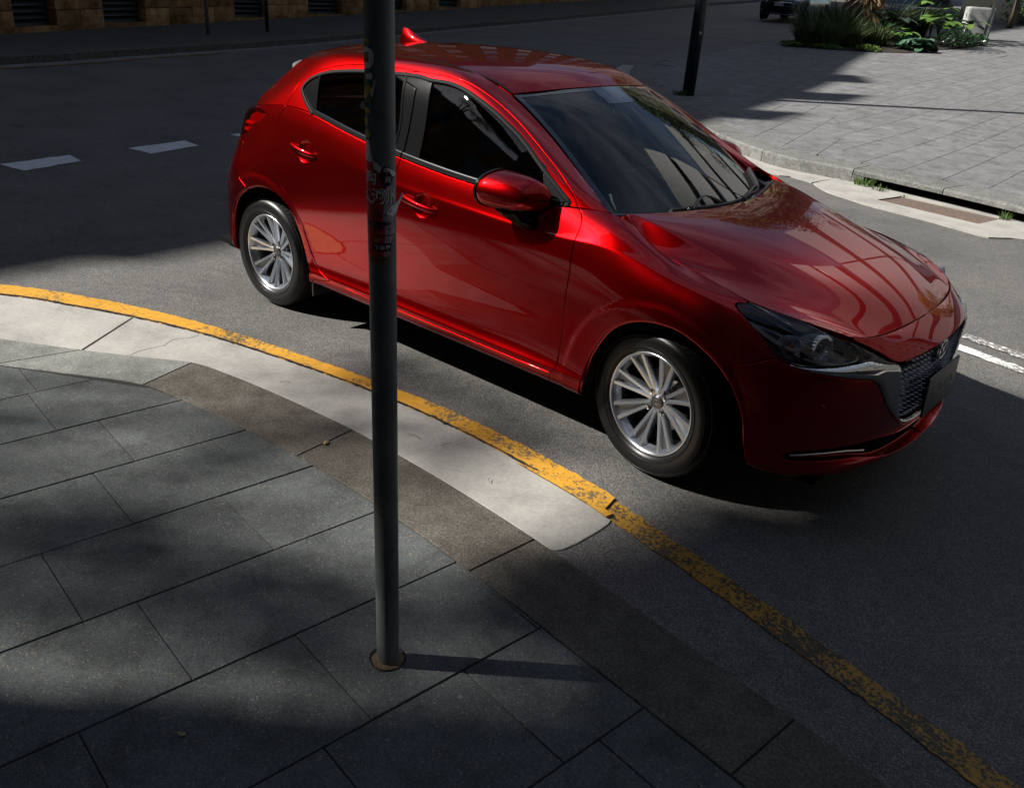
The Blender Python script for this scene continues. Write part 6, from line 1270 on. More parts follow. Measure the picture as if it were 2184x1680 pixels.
# --- headlights, tail lights, grille, chrome wing
for mr in (0, 1):
    S_ = MIR if mr else 1
    # lamp bowl: dark body well behind the lens, bright ribbed projector and indicator strip in it
    ln = panel('L', HD, gap=.003, depth=.004, off=.0005, lap=False)
    hl = pobj('headlight', [ln], M_LENS, car, mirr=mr)
    bw = panel('L', HD, gap=.002, depth=.001, off=-.052, step=.03, lap=False); pobj('lamp_housing', bw, M_GLOSSB, hl, mirr=mr, custom=False)
    ol = outline('L', HD, step=.02); P0, n0 = s_eval('L', ol); V = np.concatenate([P0-n0*.004, P0-n0*.053]); n = len(ol); F = [(i, (i+1) % n, n+(i+1) % n, n+i) for i in range(n)]; mesh('housing_wall', V*S_, F, M_GLOSSB, hl)
    # projector barrel (axis roughly forward and a little outward)
    def barrel(cen, ax, r, ln_, nm, rib=24, m=M_SILV, inner=M_GLOSSB):
        ax = Vector(ax).normalized(); q = ax.to_track_quat('Z', 'Y').to_matrix().to_4x4(); M = Matrix.Translation(cen)@q
        prof = [(r*.70, -ln_), (r*.92, -ln_*.6), (r, -.006), (r*1.06, -.004), (r*1.06, .004), (r*.86, .004), (r*.80, -.004), (r*.55, -.02), (r*.2, -.028)]
        mb = MB(); k = rib*2; V = []; F = []
        for rr, z in prof:
            for i in range(k): a = 2*math.pi*i/k; wv = 1+(.045 if i % 2 else -.02)*(1 if rr > r*.6 else 0); V.append(M@Vector((rr*wv*math.cos(a), rr*wv*math.sin(a), z)))
        for i in range(len(prof)-1):
            for j in range(k): F.append((i*k+j, i*k+(j+1) % k, (i+1)*k+(j+1) % k, (i+1)*k+j))
        V = np.array([tuple(v) for v in V])*S_; mesh(nm, V, F, m, hl)
        mb = MB(); mb.lathe([(0, .004), (r*.3, .001), (r*.52, -.010), (r*.56, -.018)], 28, M); o = mb.obj(nm+'_lens', inner, hl, smooth=True)
        if mr: o.data.transform(Matrix.Diagonal((1, -1, 1, 1))); o.data.flip_normals()
    barrel((1.856, -.668, .700), (.93, -.34, .10), .047, .085, 'projector')
    barrel((1.772, -.728, .695), (.90, -.40, .10), .040, .05, 'indicator', 18, M_SILV, mat('amber_bulb', (.55, .16, .02), .3))
    # daylight signature: bright strip along the lower inner edge, sculpted black wedge on top
    for (uvl, wd, off, m_, nm) in (([(.71, .77), (.735, .74), (.76, .735), (.785, .74)], .006, -.020, M_SILV, 'lamp_blade'), ([(.795, .70), (.82, .69), (.845, .715), (.862, .77), (.868, .83)], .0035, -.020, M_SILV, 'lamp_blade')):
        q = smooth_line(np.array(uvl)*np.array(SCL['L']), .01)/np.array(SCL['L']); P, n_ = s_eval('L', q); v, f = sweep(P+n_*off, n_, [(-wd, -.01), (-wd, 0), (wd, .002), (wd, -.01)]); mesh(nm, v*S_, f, m_, hl)
    # chrome wing under the lamp and down the grille side
    tl = panel('L', TL, gap=.002, depth=.004, lap=False); t_ = pobj('tail_light', tl, M_TAIL, car, mirr=mr)
    tb = panel('L', TL, gap=.002, depth=.001, off=-.03, step=.03, lap=False); pobj('lamp_housing', tb, mat('red_reflector', (.30, .008, .006), .25, .4), t_, mirr=mr, custom=False)
    for k in range(3):
        q = smooth_line(np.array([(.228-.003*k, .80-.05*k), (.19, .80-.05*k), (.15, .80-.05*k)])*np.array(SCL['L']), .01)/np.array(SCL['L']); P, n_ = s_eval('L', q); v, f = sweep(P-n_*.014, n_, [(-.009, -.012), (-.009, 0), (.009, 0), (.009, -.012)]); mesh('lamp_bar', v*S_, f, mat('red_bar', (.6, .02, .01), .2), t_)
    # dark filler between lamp tip, nose and chrome
wing_uv = [(.7734, .6223), (.7981, .636), (.8355, .672), (.858, .722), (.8740, .768), (.8860, .745), (.9010, .705), (.9095, .682)]+rv(GRL[1:5])[0:0]+[(.9136, .640), (.9175, .545), (.9260, .46), (.9370, .375), (.9480, .325), (.9640, .300), (.982, .291), (1, .288)]+rv(WO[1:])
wg = panel('L', wing_uv, gap=.0015, depth=.05, off=.001, step=.008, puff=(.013, .022)); wo_ = pobj('chrome_grille_surround', [wg, mirror(wg)], M_CHROME, car, custom=False)
fil = panel('L', [(.862, .76), (.879, .825), (.862, .925), (.8665, .965), (.8893, .854), (.9150, .697), (.9100, .675), (.9010, .700), (.8860, .740), (.8740, .763)], gap=0, depth=.002, off=-.012, lap=False); [pobj('lamp_filler', [fil], M_GLOSSB, car, custom=False, mirr=m_) for m_ in (0, 1)]
# grille: black back sheet and rows of small faceted blades
gb = panel('L', GRL, gap=-.012, depth=.001, off=-.055, step=.03, lap=False); gro = pobj('grille', [gb, mirror(gb)], M_DARK, car, custom=False)
gw = outline('L', GRL, step=.02); P0, n0 = s_eval('L', gw); kk = [i for i in range(len(gw)) if P0[i, 1] < -1e-3]; 
V = []; F = []
for i in range(len(gw)): V += [P0[i]+n0[i]*.000, P0[i]-n0[i]*.056]
for i in range(len(gw)):
    j = (i+1) % len(gw)
    if P0[i, 1] > -1e-3 and P0[j, 1] > -1e-3: continue
    F.append((2*i, 2*j, 2*j+1, 2*i+1))
V = np.array(V); V2 = np.concatenate([V, V*MIR]); F2 = F+[tuple(k+len(V) for k in f[::-1]) for f in F]; mesh('grille_wall', V2, F2, M_GLOSSB, gro)
GV = []; GF = []; gpoly = [tuple(p) for p in outline('L', GRL, step=.02)]
rows_ = np.arange(.332, .64, .0245); cnt = 0
for r_i, z in enumerate(rows_):
    for y in np.arange(-.45, .46, .033):
        yy = y+(.0165 if r_i % 2 else 0); 
        x = float(np.interp(abs(yy), [0, .16, .32, .46], [2.09, 2.084, 2.062, 2.03]))-.02-(.02 if z < .36 else 0)
        # inside test against the opening
        key = 'gy'
        lim = float(np.interp(z, [.325, .345, .37, .45, .55, .60, .636], [.16, .235, .27, .315, .355, .375, .385]))
        zt_ = float(np.interp(abs(yy), [0, .2, .39], [.637, .637, .634]))
        if abs(yy) > lim-.012 or z > zt_-.010: continue
        if abs(yy) < .058 and z > .555: continue
        k = len(GV); a, h, d = .0150, .0095, .026
        GV += [(x, yy-a, z+h*.2), (x, yy+a, z+h*.2), (x-.004, yy, z-h), (x+d, yy, z+h*.9), (x-.02, yy-a*.6, z+h), (x-.02, yy+a*.6, z+h)]
        GF += [(k, k+2, k+3), (k+2, k+1, k+3), (k, k+3, k+4), (k+3, k+1, k+5), (k+3, k+5, k+4), (k, k+4, k+5, k+1)]
M_GRS = mat('grille_blade_chrome', (.55, .57, .61), .2, .8)
go_ = mesh('grille_blade', GV, GF, M_GRS, gro); go_['kind'] = 'stuff'
for z in rows_:
    lim = float(np.interp(z, [.325, .345, .37, .45, .55, .60, .636], [.16, .235, .27, .315, .355, .375, .385])); ys = np.linspace(-lim, lim, 22)
    if z > .625: continue
    mb = MB(); mb.tube([(float(np.interp(abs(y), [0, .16, .32, .46], [2.09, 2.084, 2.062, 2.03]))-.038-(.02 if z < .36 else 0), y, z) for y in ys], .0028, 5); mb.obj('grille_bar', M_BLACK, gro)
# badge: dark plate, chrome ring and wings
bx = 2.083; bd = empty('badge', parent=car)
MB().box(bx-.03, bx+.002, -.052, .052, .560, .640, bev=.006).obj('badge_plate', M_GLOSSB, bd)
ringp = [(bx+.006, .046*math.cos(a)*(1 if True else 0), .600+.037*math.sin(a)) for a in np.linspace(0, 2*math.pi, 40)]; MB().tube(ringp, .0035, 8, caps=False).obj('badge_ring', M_CHROME, bd, smooth=True)
wg_ = [(-.040, .013), (-.026, .016), (-.012, .004), (0, -.012), (.012, .004), (.026, .016), (.040, .013)]; MB().tube([(bx+.006, y, .602+z) for y, z in wg_], [.0015, .0035, .004, .0045, .004, .0035, .0015], 6).obj('badge_wing', M_CHROME, bd, smooth=True)
# number plate
pl = empty('number_plate', parent=car); Mp = Matrix.Translation((2.118, 0, .452))@Matrix.Rotation(math.radians(-3), 4, 'Y')
pm = MB(); pm.box(-.004, .006, -.19, .19, -.082, .082, bev=.006); o = pm.obj('plate', M_PLATE, pl); o.matrix_local = Mp
MB().box(2.04, 2.108, -.10, .10, .41, .49).obj('plate_bracket', M_BLACK, pl)
# plane facing +x: local X->+y, local Y->+z
Mt = Mp@Matrix.Translation((.0068, 0, 0))@Matrix(((0, 0, 1, 0), (1, 0, 0, 0), (0, 1, 0, 0), (0, 0, 0, 1)))
text_mesh('MAZDA 2', .062, M_PLTXT, pl, Mt, shear=.25)
# lower intake: black recess with a slim bright blade each side
sb = panel('L', SL, gap=-.02, depth=.001, off=-.05, step=.03, lap=False); so = pobj('lower_intake', [sb, mirror(sb)], M_DARK, bmp, custom=False)
for mr in (0, 1):
    q = smooth_line(np.array([(.7995, .236), (.83, .248), (.865, .245), (.897, .226)])*np.array(SCL['L']), .01)/np.array(SCL['L']); P, n_ = s_eval('L', q); tt = np.linspace(0, 1, len(P)); 
    v, f = sweep(P-n_*.016, n_, [(-.007, -.02), (-.006, .004), (.0, .010), (.006, .006), (.008, -.02)]); mesh('chrome_blade', v*(MIR if mr else 1), f, M_CHROME, bmp, smooth=True)
    # parking sensor
    P, n_ = s_eval('L', [hit_sensor]); 
    mb = MB(); M = Matrix.Translation(Vector(P[0]))@Vector(n_[0]).to_track_quat('Z', 'Y').to_matrix().to_4x4(); mb.lathe([(0, .0025), (.007, .0022), (.0095, .0008), (.0105, -.002), (.0125, -.001), (.0135, -.004)], 20, M); o = mb.obj('parking_sensor', M_PAINT, bmp, smooth=True)
    if mr: o.data.transform(Matrix.Diagonal((1, -1, 1, 1))); o.data.flip_normals()
# --- door mirrors
def mirror_unit(mr):
    own = doors['f', mr]; S_ = MIR if mr else 1
    # closed cap lofted between a rear rim and a rounded nose; outline in (y,z) as seen from behind
    rim = [(-.800, .990), (-.800, 1.055), (-.825, 1.088), (-.868, 1.096), (-.920, 1.082), (-.955, 1.055), (-.970, 1.015), (-.958, .975), (-.920, .952), (-.860, .942), (-.815, .952)]
    rim = smooth_line(np.array(rim), .012, closed=True); n = len(rim); c0 = rim.mean(0); V = []; F = []; lay = [(-.004, .97, .97), (.002, 1, 1), (.03, 1.0, 1.0), (.07, .99, .99), (.105, .975, .955), (.132, .955, .895), (.156, .92, .80), (.174, .87, .66), (.186, .79, .45), (.191, .68, .22), (.192, .6, .03)]
    for k, (x, s, s2) in enumerate(lay):
        for (y, z) in rim:
            t = max(0, x)/.19; yy = c0[0]+(y-c0[0])*s+.030*t*t; zz = c0[1]-.008+(z-c0[1]+.008)*s2-.004*t
            V.append((.44+.36*(yy+.968)+x, yy, zz))
    for i in range(len(lay)-1):
        for j in range(n): F.append((i*n+j, i*n+(j+1) % n, (i+1)*n+(j+1) % n, (i+1)*n+j))
    fm = []
    for f in F: zc = np.mean([V[k][2] for k in f]); fm.append(1 if zc < .966 else 0)
    V = np.array(V); cap = mesh('door_mirror', V*S_, F, None, car, smooth=True, mats=[M_PAINT, M_GLOSSB], fm=fm)
    bm = bmesh.new(); bm.from_mesh(cap.data); bmesh.ops.recalc_face_normals(bm, faces=bm.faces); bm.to_mesh(cap.data); bm.free()
    # mirror glass and its rim
    gv = V[:n].copy(); gv[:, 0] += .012; mesh('mirror_glass', gv*S_, [tuple(range(n))], M_CHROME, cap)
    pr = [(-.006, -.006), (-.006, .006), (.006, .006), (.006, -.006)]; v, f = sweep(V[:n], np.tile((-1., 0, 0), (n, 1)), pr, closed=True); mesh('mirror_rim', v*S_, f, M_BLACK, cap)
    mb = MB(); mb.tube([(.545, -.885, .975), (.552, -.862, .940), (.575, -.835, .905), (.60, -.800, .885)], [.048, .040, .036, .045], 16); ft = mb.obj('mirror_foot', M_BLACK, cap, smooth=True)
    ft.data.transform(Matrix.Translation((.57, -.85, .93))@Matrix.Diagonal((1.25, 1, .8, 1))@Matrix.Translation((-.57, .85, -.93)))
    if mr: ft.data.transform(Matrix.Diagonal((1, -1, 1, 1))); ft.data.flip_normals()
mirror_unit(0); mirror_unit(1)
# --- antenna fin
prof = [(0.0, .0), (.03, .014), (.07, .030), (.11, .048), (.155, .066), (.185, .072), (.198, .069), (.205, .04), (.210, 0)]
V = []; F = []; k = 10
fx0, fz = -.868, 1.455
for t in np.linspace(0, 1, 16):
    x = fx0-.215*t; zb = float(np.interp(x, [-1.09, -.86], [1.437, 1.460]))-.004; h = np.interp(.215*t, [0, .03, .07, .11, .155, .190, .206, .215], [.002, .014, .030, .048, .067, .074, .073, .040]); wd = .030*math.sin(math.pi*min(.08+t*.85, 1))**.7
    for j in range(k+1):
        a = math.pi*j/k; V.append((x, wd*math.copysign(abs(math.cos(a))**1.9, math.cos(a)), zb+h*1.06*math.sin(a)**.75))
for i in range(15):
    for j in range(k): F.append((i*(k+1)+j, i*(k+1)+j+1, (i+1)*(k+1)+j+1, (i+1)*(k+1)+j))
F.append(tuple(15*(k+1)+j for j in range(k+1)))
fin = mesh('antenna_fin', V, F, M_PAINT, car, smooth=True); bm = bmesh.new(); bm.from_mesh(fin.data); bmesh.ops.recalc_face_normals(bm, faces=bm.faces); bm.to_mesh(fin.data); bm.free()
# --- cowl and wipers
cw = [(.87, -.655, .972), (.93, -.60, .955), (1.0, -.45, .948), (1.06, -.23, .944), (1.085, 0, .942)]; cwf = [(.965, -.665, .974), (.985, -.60, .958), (1.05, -.43, .952), (1.115, -.22, .948), (1.135, 0, .946)]
A_ = smooth_line(np.array(cw), .03); B_ = smooth_line(np.array(cwf), .03); t = np.linspace(0, 1, 40)
def rs3(P): s = np.linspace(0, 1, len(P)); return np.stack([np.interp(t, s, P[:, i]) for i in range(3)], 1)
A_, B_ = rs3(A_), rs3(B_); V = np.concatenate([A_, (A_+B_)/2-np.array((0, 0, .012)), B_]); F = [(i, i+1, 40+i+1, 40+i) for i in range(39)]+[(40+i, 41+i, 81+i, 80+i) for i in range(39)]
V2 = np.concatenate([V, V*MIR]); mesh('cowl', V2, F+[tuple(k+120 for k in f[::-1]) for f in F], M_PLAST, car, smooth=True)
sk = smooth_line(np.array([(.985, -.640, .980), (1.012, -.53, .978), (1.06, -.37, .975), (1.10, -.19, .972), (1.112, 0, .970)]), .03); sk = np.concatenate([sk, (sk[::-1]*MIR)[1:]]); MB().tube([tuple(p+np.array((-.012, 0, -.006))) for p in sk], .0075, 8).obj('bonnet_seal', M_RUB, car, smooth=True)
def wiper(piv, elbow, blade0, blade1, mid):
    wi = empty('wiper', parent=car)
    MB().lathe([(.0, .022), (.012, .021), (.018, .012), (.019, -.02)], 16, Matrix.Translation(piv)).obj('wiper_pivot', M_BLACK, wi, smooth=True)
    mb = MB(); mb.tube(smooth_line(np.array([piv, elbow, mid]), .03).tolist(), .0085, 8); mb.obj('wiper_arm', M_BLACK, wi, smooth=True)
    b = smooth_line(np.array([blade0, mid, blade1]), .02); P = b; nn = np.tile((.5, 0, .86), (len(P), 1)); v, f = sweep(P, nn, [(-.004, -.014), (-.009, -.004), (-.010, .006), (-.003, .013), (.004, .013), (.010, .004), (.004, -.014)]); mesh('wiper_blade', v, f, M_RUB, wi)
def WS(u, v, off=.016, s=1): P, n = s_eval('W', [(u, v)]); q = P[0]+n[0]*off; return (q[0], q[1]*s, q[2])
wiper((1.055, -.30, .968), (1.00, -.10, .995), WS(.93, .42), WS(.90, .62, s=-1), WS(.915, .93))
wiper((1.085, .10, .968), (1.01, .36, .993), WS(.93, .93, s=-1), WS(.77, .12, s=-1), WS(.90, .45, s=-1))
# --- wheels
def build_wheel(name, loc, steer, mr, rot):
    wh = empty(name, loc, 0, car); wh.rotation_euler = (0, 0, steer+(math.pi if mr else 0))
    # local: axis +Y points away from the viewer side (outer face at -Y)
    Mx = Matrix.Rotation(math.radians(90), 4, 'X')                  # lathe Z -> -Y
    def lat(nm, prof, m, n=96, closed=False, angle=None, par=wh): mb = MB(); mb.lathe(prof, n, Mx, closed); return mb.obj(nm, m, par, smooth=True, angle=angle)
    # lathe coordinate h = distance towards the outside from the wheel plane (-Y); tyre 185 wide
    tyre = lat('tyre', [(.214, .060), (.219, .072), (.232, .079), (.245, .084), (.262, .0865), (.278, .084), (.292, .076), (.300, .066), (.304, .055), (.306, .050), (.3065, .02), (.3065, -.05), (.302, -.08), (.28, -.098), (.24, -.095), (.214, -.075)], M_TYRE)
    for h_, r in ((.045, .3068), (.015, .3072), (-.018, .3072), (-.05, .3068)): pass
    # tread blocks
    mb = MB(); nb = 72
    for i in range(nb):
        for (h0, h1, tw) in ((.040, .062, .1), (.012, .034, -.12), (-.022, .004, .12)):
            a0 = 2*math.pi*(i+.08)/nb; a1 = 2*math.pi*(i+.90)/nb; k = len(mb.V)
            for r in (.304, .3095):
                for (a, h) in ((a0, h0), (a1, h0), (a1+tw*.2, h1), (a0+tw*.2, h1)):
                    rr = r-(.004 if h > .055 else 0); mb.V.append((rr*math.cos(a), -h, rr*math.sin(a)))
            mb.F += [(k+4, k+5, k+6, k+7), (k, k+1, k+5, k+4), (k+1, k+2, k+6, k+5), (k+2, k+3, k+7, k+6), (k+3, k, k+4, k+7)]
    o = mb.obj('tread', M_TREAD, wh); o['kind'] = 'stuff'
    for r, h in ((.238, .0825), (.285, .0815)): mb = MB(); mb.tube([(r*math.cos(a), -h, r*math.sin(a)) for a in np.linspace(0, 2*math.pi, 97)], .0016, 6, caps=False); mb.obj('sidewall_ring', M_TYRE, wh, smooth=True)
    before = set(bpy.data.objects); rim = wh
    lat('rim_lip', [(.186, .030), (.194, .046), (.200, .060), (.206, .068), (.211, .0715), (.2155, .070), (.2165, .064), (.2145, .056)], M_ALLOY, 120, par=rim)
    lat('rim_barrel', [(.196, .050), (.190, .030), (.186, 0), (.184, -.04), (.188, -.075), (.205, -.085)], M_ALLOYD, 96, par=rim)
    # 8 V-shaped spoke pairs
    for k in range(8):
        ac = 2*math.pi*k/8; V = []; F = []
        for i in range(11):
            t = .16+.84*i/10; r = .034+(.203-.034)*t; w_ = .0075+.0245*max(0, t-.10)**1.1/.9**1.1; h = .020+.044*(t**1.6)+.010*math.sin(math.pi*t)*.6-.013
            for yy in (-w_, 0, w_): V.append((r*math.cos(ac)-yy*math.sin(ac), -(h-(.006 if yy == 0 else 0)), r*math.sin(ac)+yy*math.cos(ac)))
        for i in range(10): F += [(3*i, 3*i+1, 3*i+4, 3*i+3), (3*i+1, 3*i+2, 3*i+5, 3*i+4)]
        MB().add(V, F).obj('spoke_web', M_WEB, rim, smooth=True)
        for s in (-1, 1):
            V = []; F = []; ns = 14
            for i in range(ns+1):
                t = i/ns; r = .034+(.203-.034)*t
                lat_off = s*(.0075+.0245*max(0, t-.10)**1.1/.9**1.1)                # sideways distance from the pair's centre line
                h = .020+.044*(t**1.6)+.010*math.sin(math.pi*min(1, t*1.0))*.6; w_ = .0100-.0006*math.sin(math.pi*t)+.0015*t**3; dp = .034-.012*t
                for (a, b) in ((-1.1, -dp), (-1, -.008), (-.6, .0), (.6, .0), (1, -.008), (1.1, -dp)):
                    x = r; y = lat_off+a*w_; V.append((x*math.cos(ac)-y*math.sin(ac), -(h+b), x*math.sin(ac)+y*math.cos(ac)))
            for i in range(ns):
                for j in range(5): F.append((i*6+j, (i+1)*6+j, (i+1)*6+j+1, i*6+j+1))
            mb = MB(); mb.add(V, F); mb.obj('spoke', M_ALLOY, rim, smooth=True, angle=40)
    lat('hub', [(0, .014), (.030, .0165), (.037, .019), (.045, .017), (.058, .010), (.066, -.006), (.068, -.03)], M_ALLOY, 64, par=rim)
    cp = lat('centre_cap', [(0, .026), (.018, .0265), (.022, .026), (.0235, .023), (.0260, .025), (.0285, .022), (.0285, .012)], M_ALLOYD, 40, par=rim)
    MB().tube([(.0115*math.cos(a), -.0275, .0095*math.sin(a)) for a in np.linspace(0, 2*math.pi, 25)], .0012, 6, caps=False).obj('cap_emblem', M_CHROME, rim, smooth=True)
    for k in range(4):
        a = 2*math.pi*(k+.5)/4+.2; px, pz = .050*math.cos(a), .050*math.sin(a); M2 = Matrix.Translation((px, 0, pz))@Mx
        mb = MB(); mb.lathe([(.0155, .0235), (.0135, .0225), (.0125, .012), (.0, .011)], 20, M2); mb.obj('nut_recess', M_ALLOYD, rim, smooth=True)
        mb = MB(); mb.lathe([(.0, .0335), (.006, .033), (.0088, .030), (.0092, .014)], 6, M2); mb.obj('wheel_nut', M_CHROME, rim)
    for o_ in set(bpy.data.objects)-before: o_.rotation_euler = (0, rot, 0)
    lat('brake_disc', [(.045, -.012), (.06, -.022), (.075, -.028), (.130, -.028), (.130, -.045), (.06, -.045)], M_DISC, 64)
    mb = MB(); mb.box(-.045, .045, .0, .055, .075, .140, bev=.01); cal = mb.obj('brake_caliper', M_PLAST, wh); cal.location = (0, .0, 0); cal.rotation_euler = (0, 1.9, 0)
    lat('inner_drum', [(.0, -.06), (.18, -.06), (.18, -.09), (0, -.09)], M_DARK, 32)
    return wh
w_f = build_wheel('wheel', (1.285, -.722, .3065), -.15, 0, .25)
w_r = build_wheel('wheel', (-1.285, -.722, .3065), 0, 0, .05)
w_f2 = build_wheel('wheel', (1.285, .722, .3065), -.15, 1, .6)
w_r2 = build_wheel('wheel', (-1.285, .722, .3065), 0, 1, .9)
# arch liners, underbody, inner shell
for (cx, s) in ((1.31, -1), (-1.25, -1), (1.31, 1), (-1.25, 1)):
    a_ = np.linspace(-.25, math.pi+.25, 30); V = []; F = []
    R0 = .388 if cx > 0 else .385
    for a in a_:
        for y in ((-.80 if math.cos(a)*cx < 0 else -.80+.10*max(0, abs(math.cos(a))-.3)), -.50): V.append((cx+R0*math.cos(a), y*(-s), .30+R0*math.sin(a)))
    V = [(x, y*1, z) for x, y, z in V]; F = [(2*i, 2*i+1, 2*i+3, 2*i+2) for i in range(len(a_)-1)]; k = len(V)
    V += [(cx-.38, .5*s, .15), (cx+.38, .5*s, .15), (cx+.33, .5*s, .60), (cx-.38, .5*s, .70)]; F.append((k, k+1, k+2, k+3))
    mesh('wheel_arch_liner', V, F, M_DARK, car)
ub = MB(); ub.box(-1.85, 1.95, -.70, .70, .20, .235)
o = MB(); 
V = []; F = []
for (x0, x1, y) in ((-1.90, -1.68, .74), (-.84, .93, .79), (1.74, 1.92, .40)): ub.box(x0, x1, -y, y, .23, .26)
ub.obj('underbody', M_DARK, car)
MB().box(-.80, .93, -.765, .765, .24, .42).obj('floor_pan', M_CARPET, car)
sh_ = MB(); sh_.box(1.0, 1.04, -.66, .66, .3, .93); sh_.box(-1.55, -1.50, -.6, .6, .3, 1.0); sh_.box(1.84, 1.88, -.45, .45, .27, .66); sh_.obj('bulkhead', M_DARK, car)
for mr in (0, 1):                                                   # door cards just behind the skins
    p = patch('L', .335, .50, .14, .97, -.045, 30, 14); pobj('door_card', p, M_CARPET, car, mirr=mr, custom=False)
    mf = MB(); 
for y_ in (-.815, .66): MB().box(-.872, -.862, y_, y_+.155, .17, .30).obj('mud_flap', M_RUB, car)
# --- cabin
hl_ = patch('R', 0, .97, 0, 1, -.035, 20, 10); pobj('headlining', [hl_, mirror(hl_)], M_SEAT2, car, custom=False)
ds = MB(); ds.box(.50, .95, -.66, .66, .70, .90, bev=.05)
dv = [(.93, -.62, .945), (.80, -.66, .945), (.62, -.66, .915), (.55, -.64, .86), (.95, 0, .950), (.78, 0, .955), (.60, 0, .93), (.54, 0, .88)]
V = []; F = []
for y in np.linspace(-.68, .68, 29):
    hump = .035*math.exp(-((y+.36)/.17)**2)
    for (x, z) in ((1.04, .935), (.90, .942), (.76, .945), (.64, .930), (.57, .895), (.54, .84), (.56, .70)): V.append((x, y, z+hump*(1 if .5 < x < .8 else 0)))
for i in range(28):
    for j in range(6): F.append((i*7+j, (i+1)*7+j, (i+1)*7+j+1, i*7+j+1))
mesh('dashboard', V, F, M_DASH, car, smooth=True)
MB().box(.56, .60, -.10, .14, .93, 1.03, bev=.006).obj('display_screen', M_GLOSSB, car)
stw = empty('steering_wheel', (.335, -.36, .905), 0, car); stw.rotation_euler = (0, math.radians(-62), 0)
a_ = np.linspace(0, 2*math.pi, 41); MB().tube([(.185*math.cos(a), .185*math.sin(a), 0) for a in a_], .0155, 12, caps=False).obj('wheel_rim', M_WHEELR, stw, smooth=True)
for a in (0, math.pi*.5, -math.pi*.5): MB().tube([(0, 0, -.01), (.18*math.cos(a+math.pi), .18*math.sin(a+math.pi), 0)], [.03, .014], 8).obj('spoke', M_PLAST, stw, smooth=True)
MB().lathe([(0, .02), (.05, .018), (.07, .0), (.06, -.04), (0, -.10)], 24).obj('hub', M_DASH, stw, smooth=True)
def seat(x, y, rear=False):
    s = empty('seat', (x, y, .42), 0, car); wd = .25 if not rear else .60
    MB().box(-.22, .28, -wd, wd, 0, .17, bev=.05).obj('cushion', M_SEAT, s, smooth=True)
    mb = MB(); mb.box(-.07, .07, -wd+.02, wd-.02, 0, .60, bev=.055); o = mb.obj('backrest', M_SEAT, s, smooth=True); o.location = (-.24, 0, .10); o.rotation_euler = (0, math.radians(-17), 0)
    for yy in ([0] if not rear else [-.33, .33]):
        mb = MB(); mb.box(-.045, .045, -.12, .12, 0, .17, bev=.045); o = mb.obj('headrest', M_SEAT, s, smooth=True); o.location = (-.44, yy, .72); o.rotation_euler = (0, math.radians(-12), 0)
seat(-.22, -.36); seat(-.22, .36); seat(-1.0, 0, True)
MB().box(.30, .335, -.11, .11, 1.235, 1.295, bev=.012).obj('rear_view_mirror', M_GLOSSB, car)
for y in (-.56, .56): MB().box(-.30, -.20, y-.03, y+.03, .42, 1.34, bev=.01).obj('inner_pillar', M_SEAT2, car)
# --- driver
M_SHIRT = mat('navy_shirt', (.035, .05, .085), .85); M_SKIN = mat('skin', (.42, .22, .14), .5); M_HAIR = mat('dark_hair', (.012, .009, .008), .5); M_TROU = mat('dark_trousers', (.02, .02, .024), .9)
def skinned(name, nodes, edges, root, matl, parent, sub=1):
    me = bpy.data.meshes.new(name); me.from_pydata([n[:3] for n in nodes], edges, []); o = bpy.data.objects.new(name, me); col.objects.link(o); me.materials.append(matl)
    md = o.modifiers.new('skin', 'SKIN'); 

    for i, n in enumerate(nodes):
        sv = me.skin_vertices[0].data[i]; sv.radius = (n[3], n[4] if len(n) > 4 else n[3]); sv.use_root = (i == root)
    md.use_smooth_shade = True; s2 = o.modifiers.new('sub', 'SUBSURF'); s2.levels = s2.render_levels = sub
    if parent: o.parent = parent
    return o
drv = empty('person', (-.20, -.36, .55)); tag(drv, 'driver in a dark navy shirt holding the steering wheel of the red hatchback', 'person')
T = lambda x, y, z, *r: (x+.20, y+.36, z-.55, *r)
body = [T(-.28, -.36, .66, .15, .13), T(-.30, -.36, .85, .13, .12), T(-.34, -.36, 1.02, .15, .11), T(-.36, -.36, 1.10, .09, .08), T(-.35, -.36, 1.17, .055), T(-.33, -.36, 1.25, .075, .08), T(-.32, -.36, 1.33, .08, .085),
 T(-.34, -.54, 1.06, .058), T(-.14, -.60, .87, .046), T(.08, -.55, .93, .036), T(.245, -.515, .955, .026),
 T(-.34, -.18, 1.06, .058), T(-.14, -.12, .87, .046), T(.08, -.17, .91, .036), T(.245, -.205, .93, .026),
 T(-.05, -.46, .64, .085), T(.28, -.47, .68, .065), T(.50, -.46, .46, .05), T(-.05, -.26, .64, .085), T(.28, -.25, .68, .065), T(.50, -.26, .46, .05)]
ed = [(0, 1), (1, 2), (2, 3), (3, 4), (4, 5), (5, 6), (2, 7), (7, 8), (8, 9), (9, 10), (2, 11), (11, 12), (12, 13), (13, 14), (0, 15), (15, 16), (16, 17), (0, 18), (18, 19), (19, 20)]
bo = skinned('body', body, ed, 0, M_SHIRT, drv, 2)
hd_ = MB(); 
bm = bmesh.new(); bmesh.ops.create_uvsphere(bm, u_segments=24, v_segments=16, radius=1)
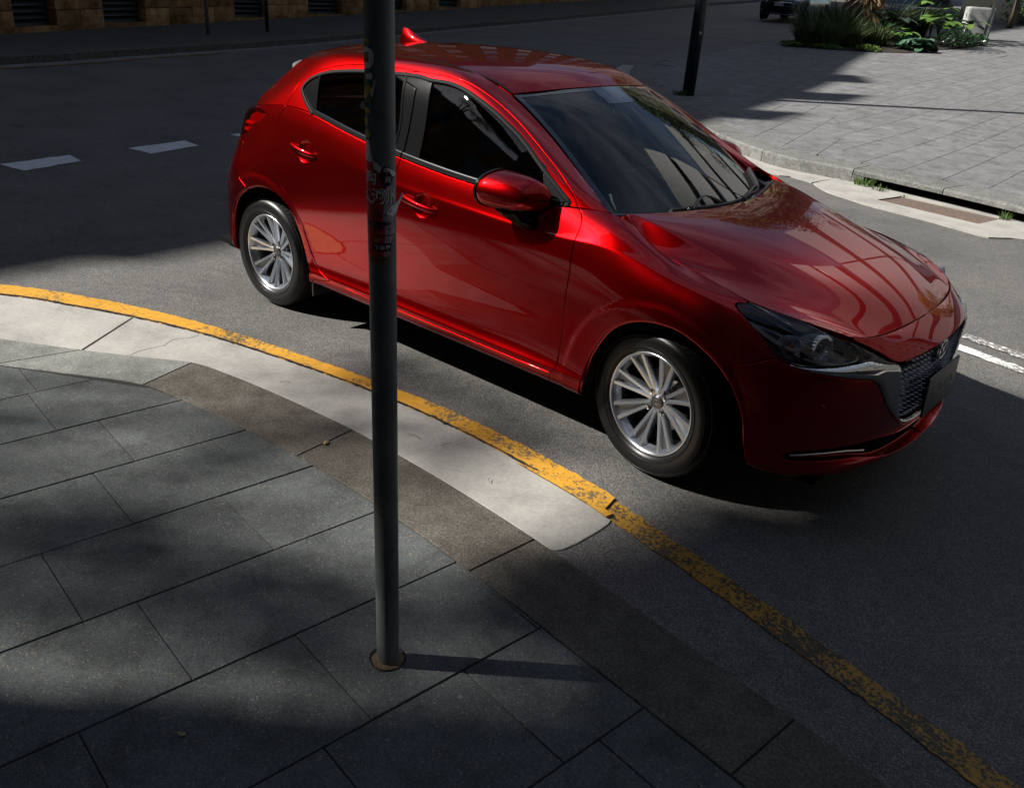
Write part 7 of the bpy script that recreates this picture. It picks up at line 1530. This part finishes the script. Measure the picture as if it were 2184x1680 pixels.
for v in bm.verts:
    v.co = Vector((v.co.x*.098, v.co.y*.077, v.co.z*.118)); 
    if v.co.x > .07 and abs(v.co.y) < .02 and -.03 < v.co.z < .01: v.co.x += .02
    if v.co.z < -.05: v.co.y *= .85
me = bpy.data.meshes.new('head'); bm.to_mesh(me); bm.free(); me.materials.append(M_SKIN); me.shade_smooth(); hd_o = bpy.data.objects.new('head', me); col.objects.link(hd_o); hd_o.parent = drv; hd_o.location = T(-.315, -.36, 1.30)[:3]
bm = bmesh.new(); bmesh.ops.create_uvsphere(bm, u_segments=20, v_segments=12, radius=1)
for v in bm.verts: v.co = Vector((v.co.x*.104-.012, v.co.y*.085, max(v.co.z, -.45+v.co.x*.9)*.118+.012))
me = bpy.data.meshes.new('hair'); bm.to_mesh(me); bm.free(); me.materials.append(M_HAIR); me.shade_smooth(); o = bpy.data.objects.new('hair', me); col.objects.link(o); o.parent = drv; o.location = hd_o.location
def hand(side, wrist, grip):
    w_, g_ = Vector(wrist), Vector(grip); nd = [(*w_, .024, .018), (*(w_.lerp(g_, .55)), .034, .016)]; e_ = [(0, 1)]
    ax = (g_-w_).normalized()
    for k in range(4):
        yy = (k-1.5)*.019; b = w_.lerp(g_, .95)+Vector((0, yy*.35, -yy)); i = len(nd); l_ = [.036, .040, .038, .030][k]
        nd += [(*b, .0095), (*(b+Vector((l_*.7, -.020*side, .006))), .0088), (*(b+Vector((l_*.9, .012*side, -.004))), .0080), (*(b+Vector((l_*.35, .026*side, -.006))), .0072)]; e_ += [(1, i), (i, i+1), (i+1, i+2), (i+2, i+3)]
    i = len(nd); b = w_.lerp(g_, .5)+Vector((0, .014*side, .018)); nd += [(*b, .011), (*(b+Vector((.026, .014*side, .016))), .0095), (*(b+Vector((.05, .012*side, .020))), .008)]; e_ += [(1, i), (i, i+1), (i+1, i+2)]
    return skinned('hand', nd, e_, 0, M_SKIN, drv, 2)
hand(1, T(.245, -.515, .955)[:3], T(.325, -.515, .965)[:3]); hand(-1, T(.245, -.205, .93)[:3], T(.31, -.20, .945)[:3])
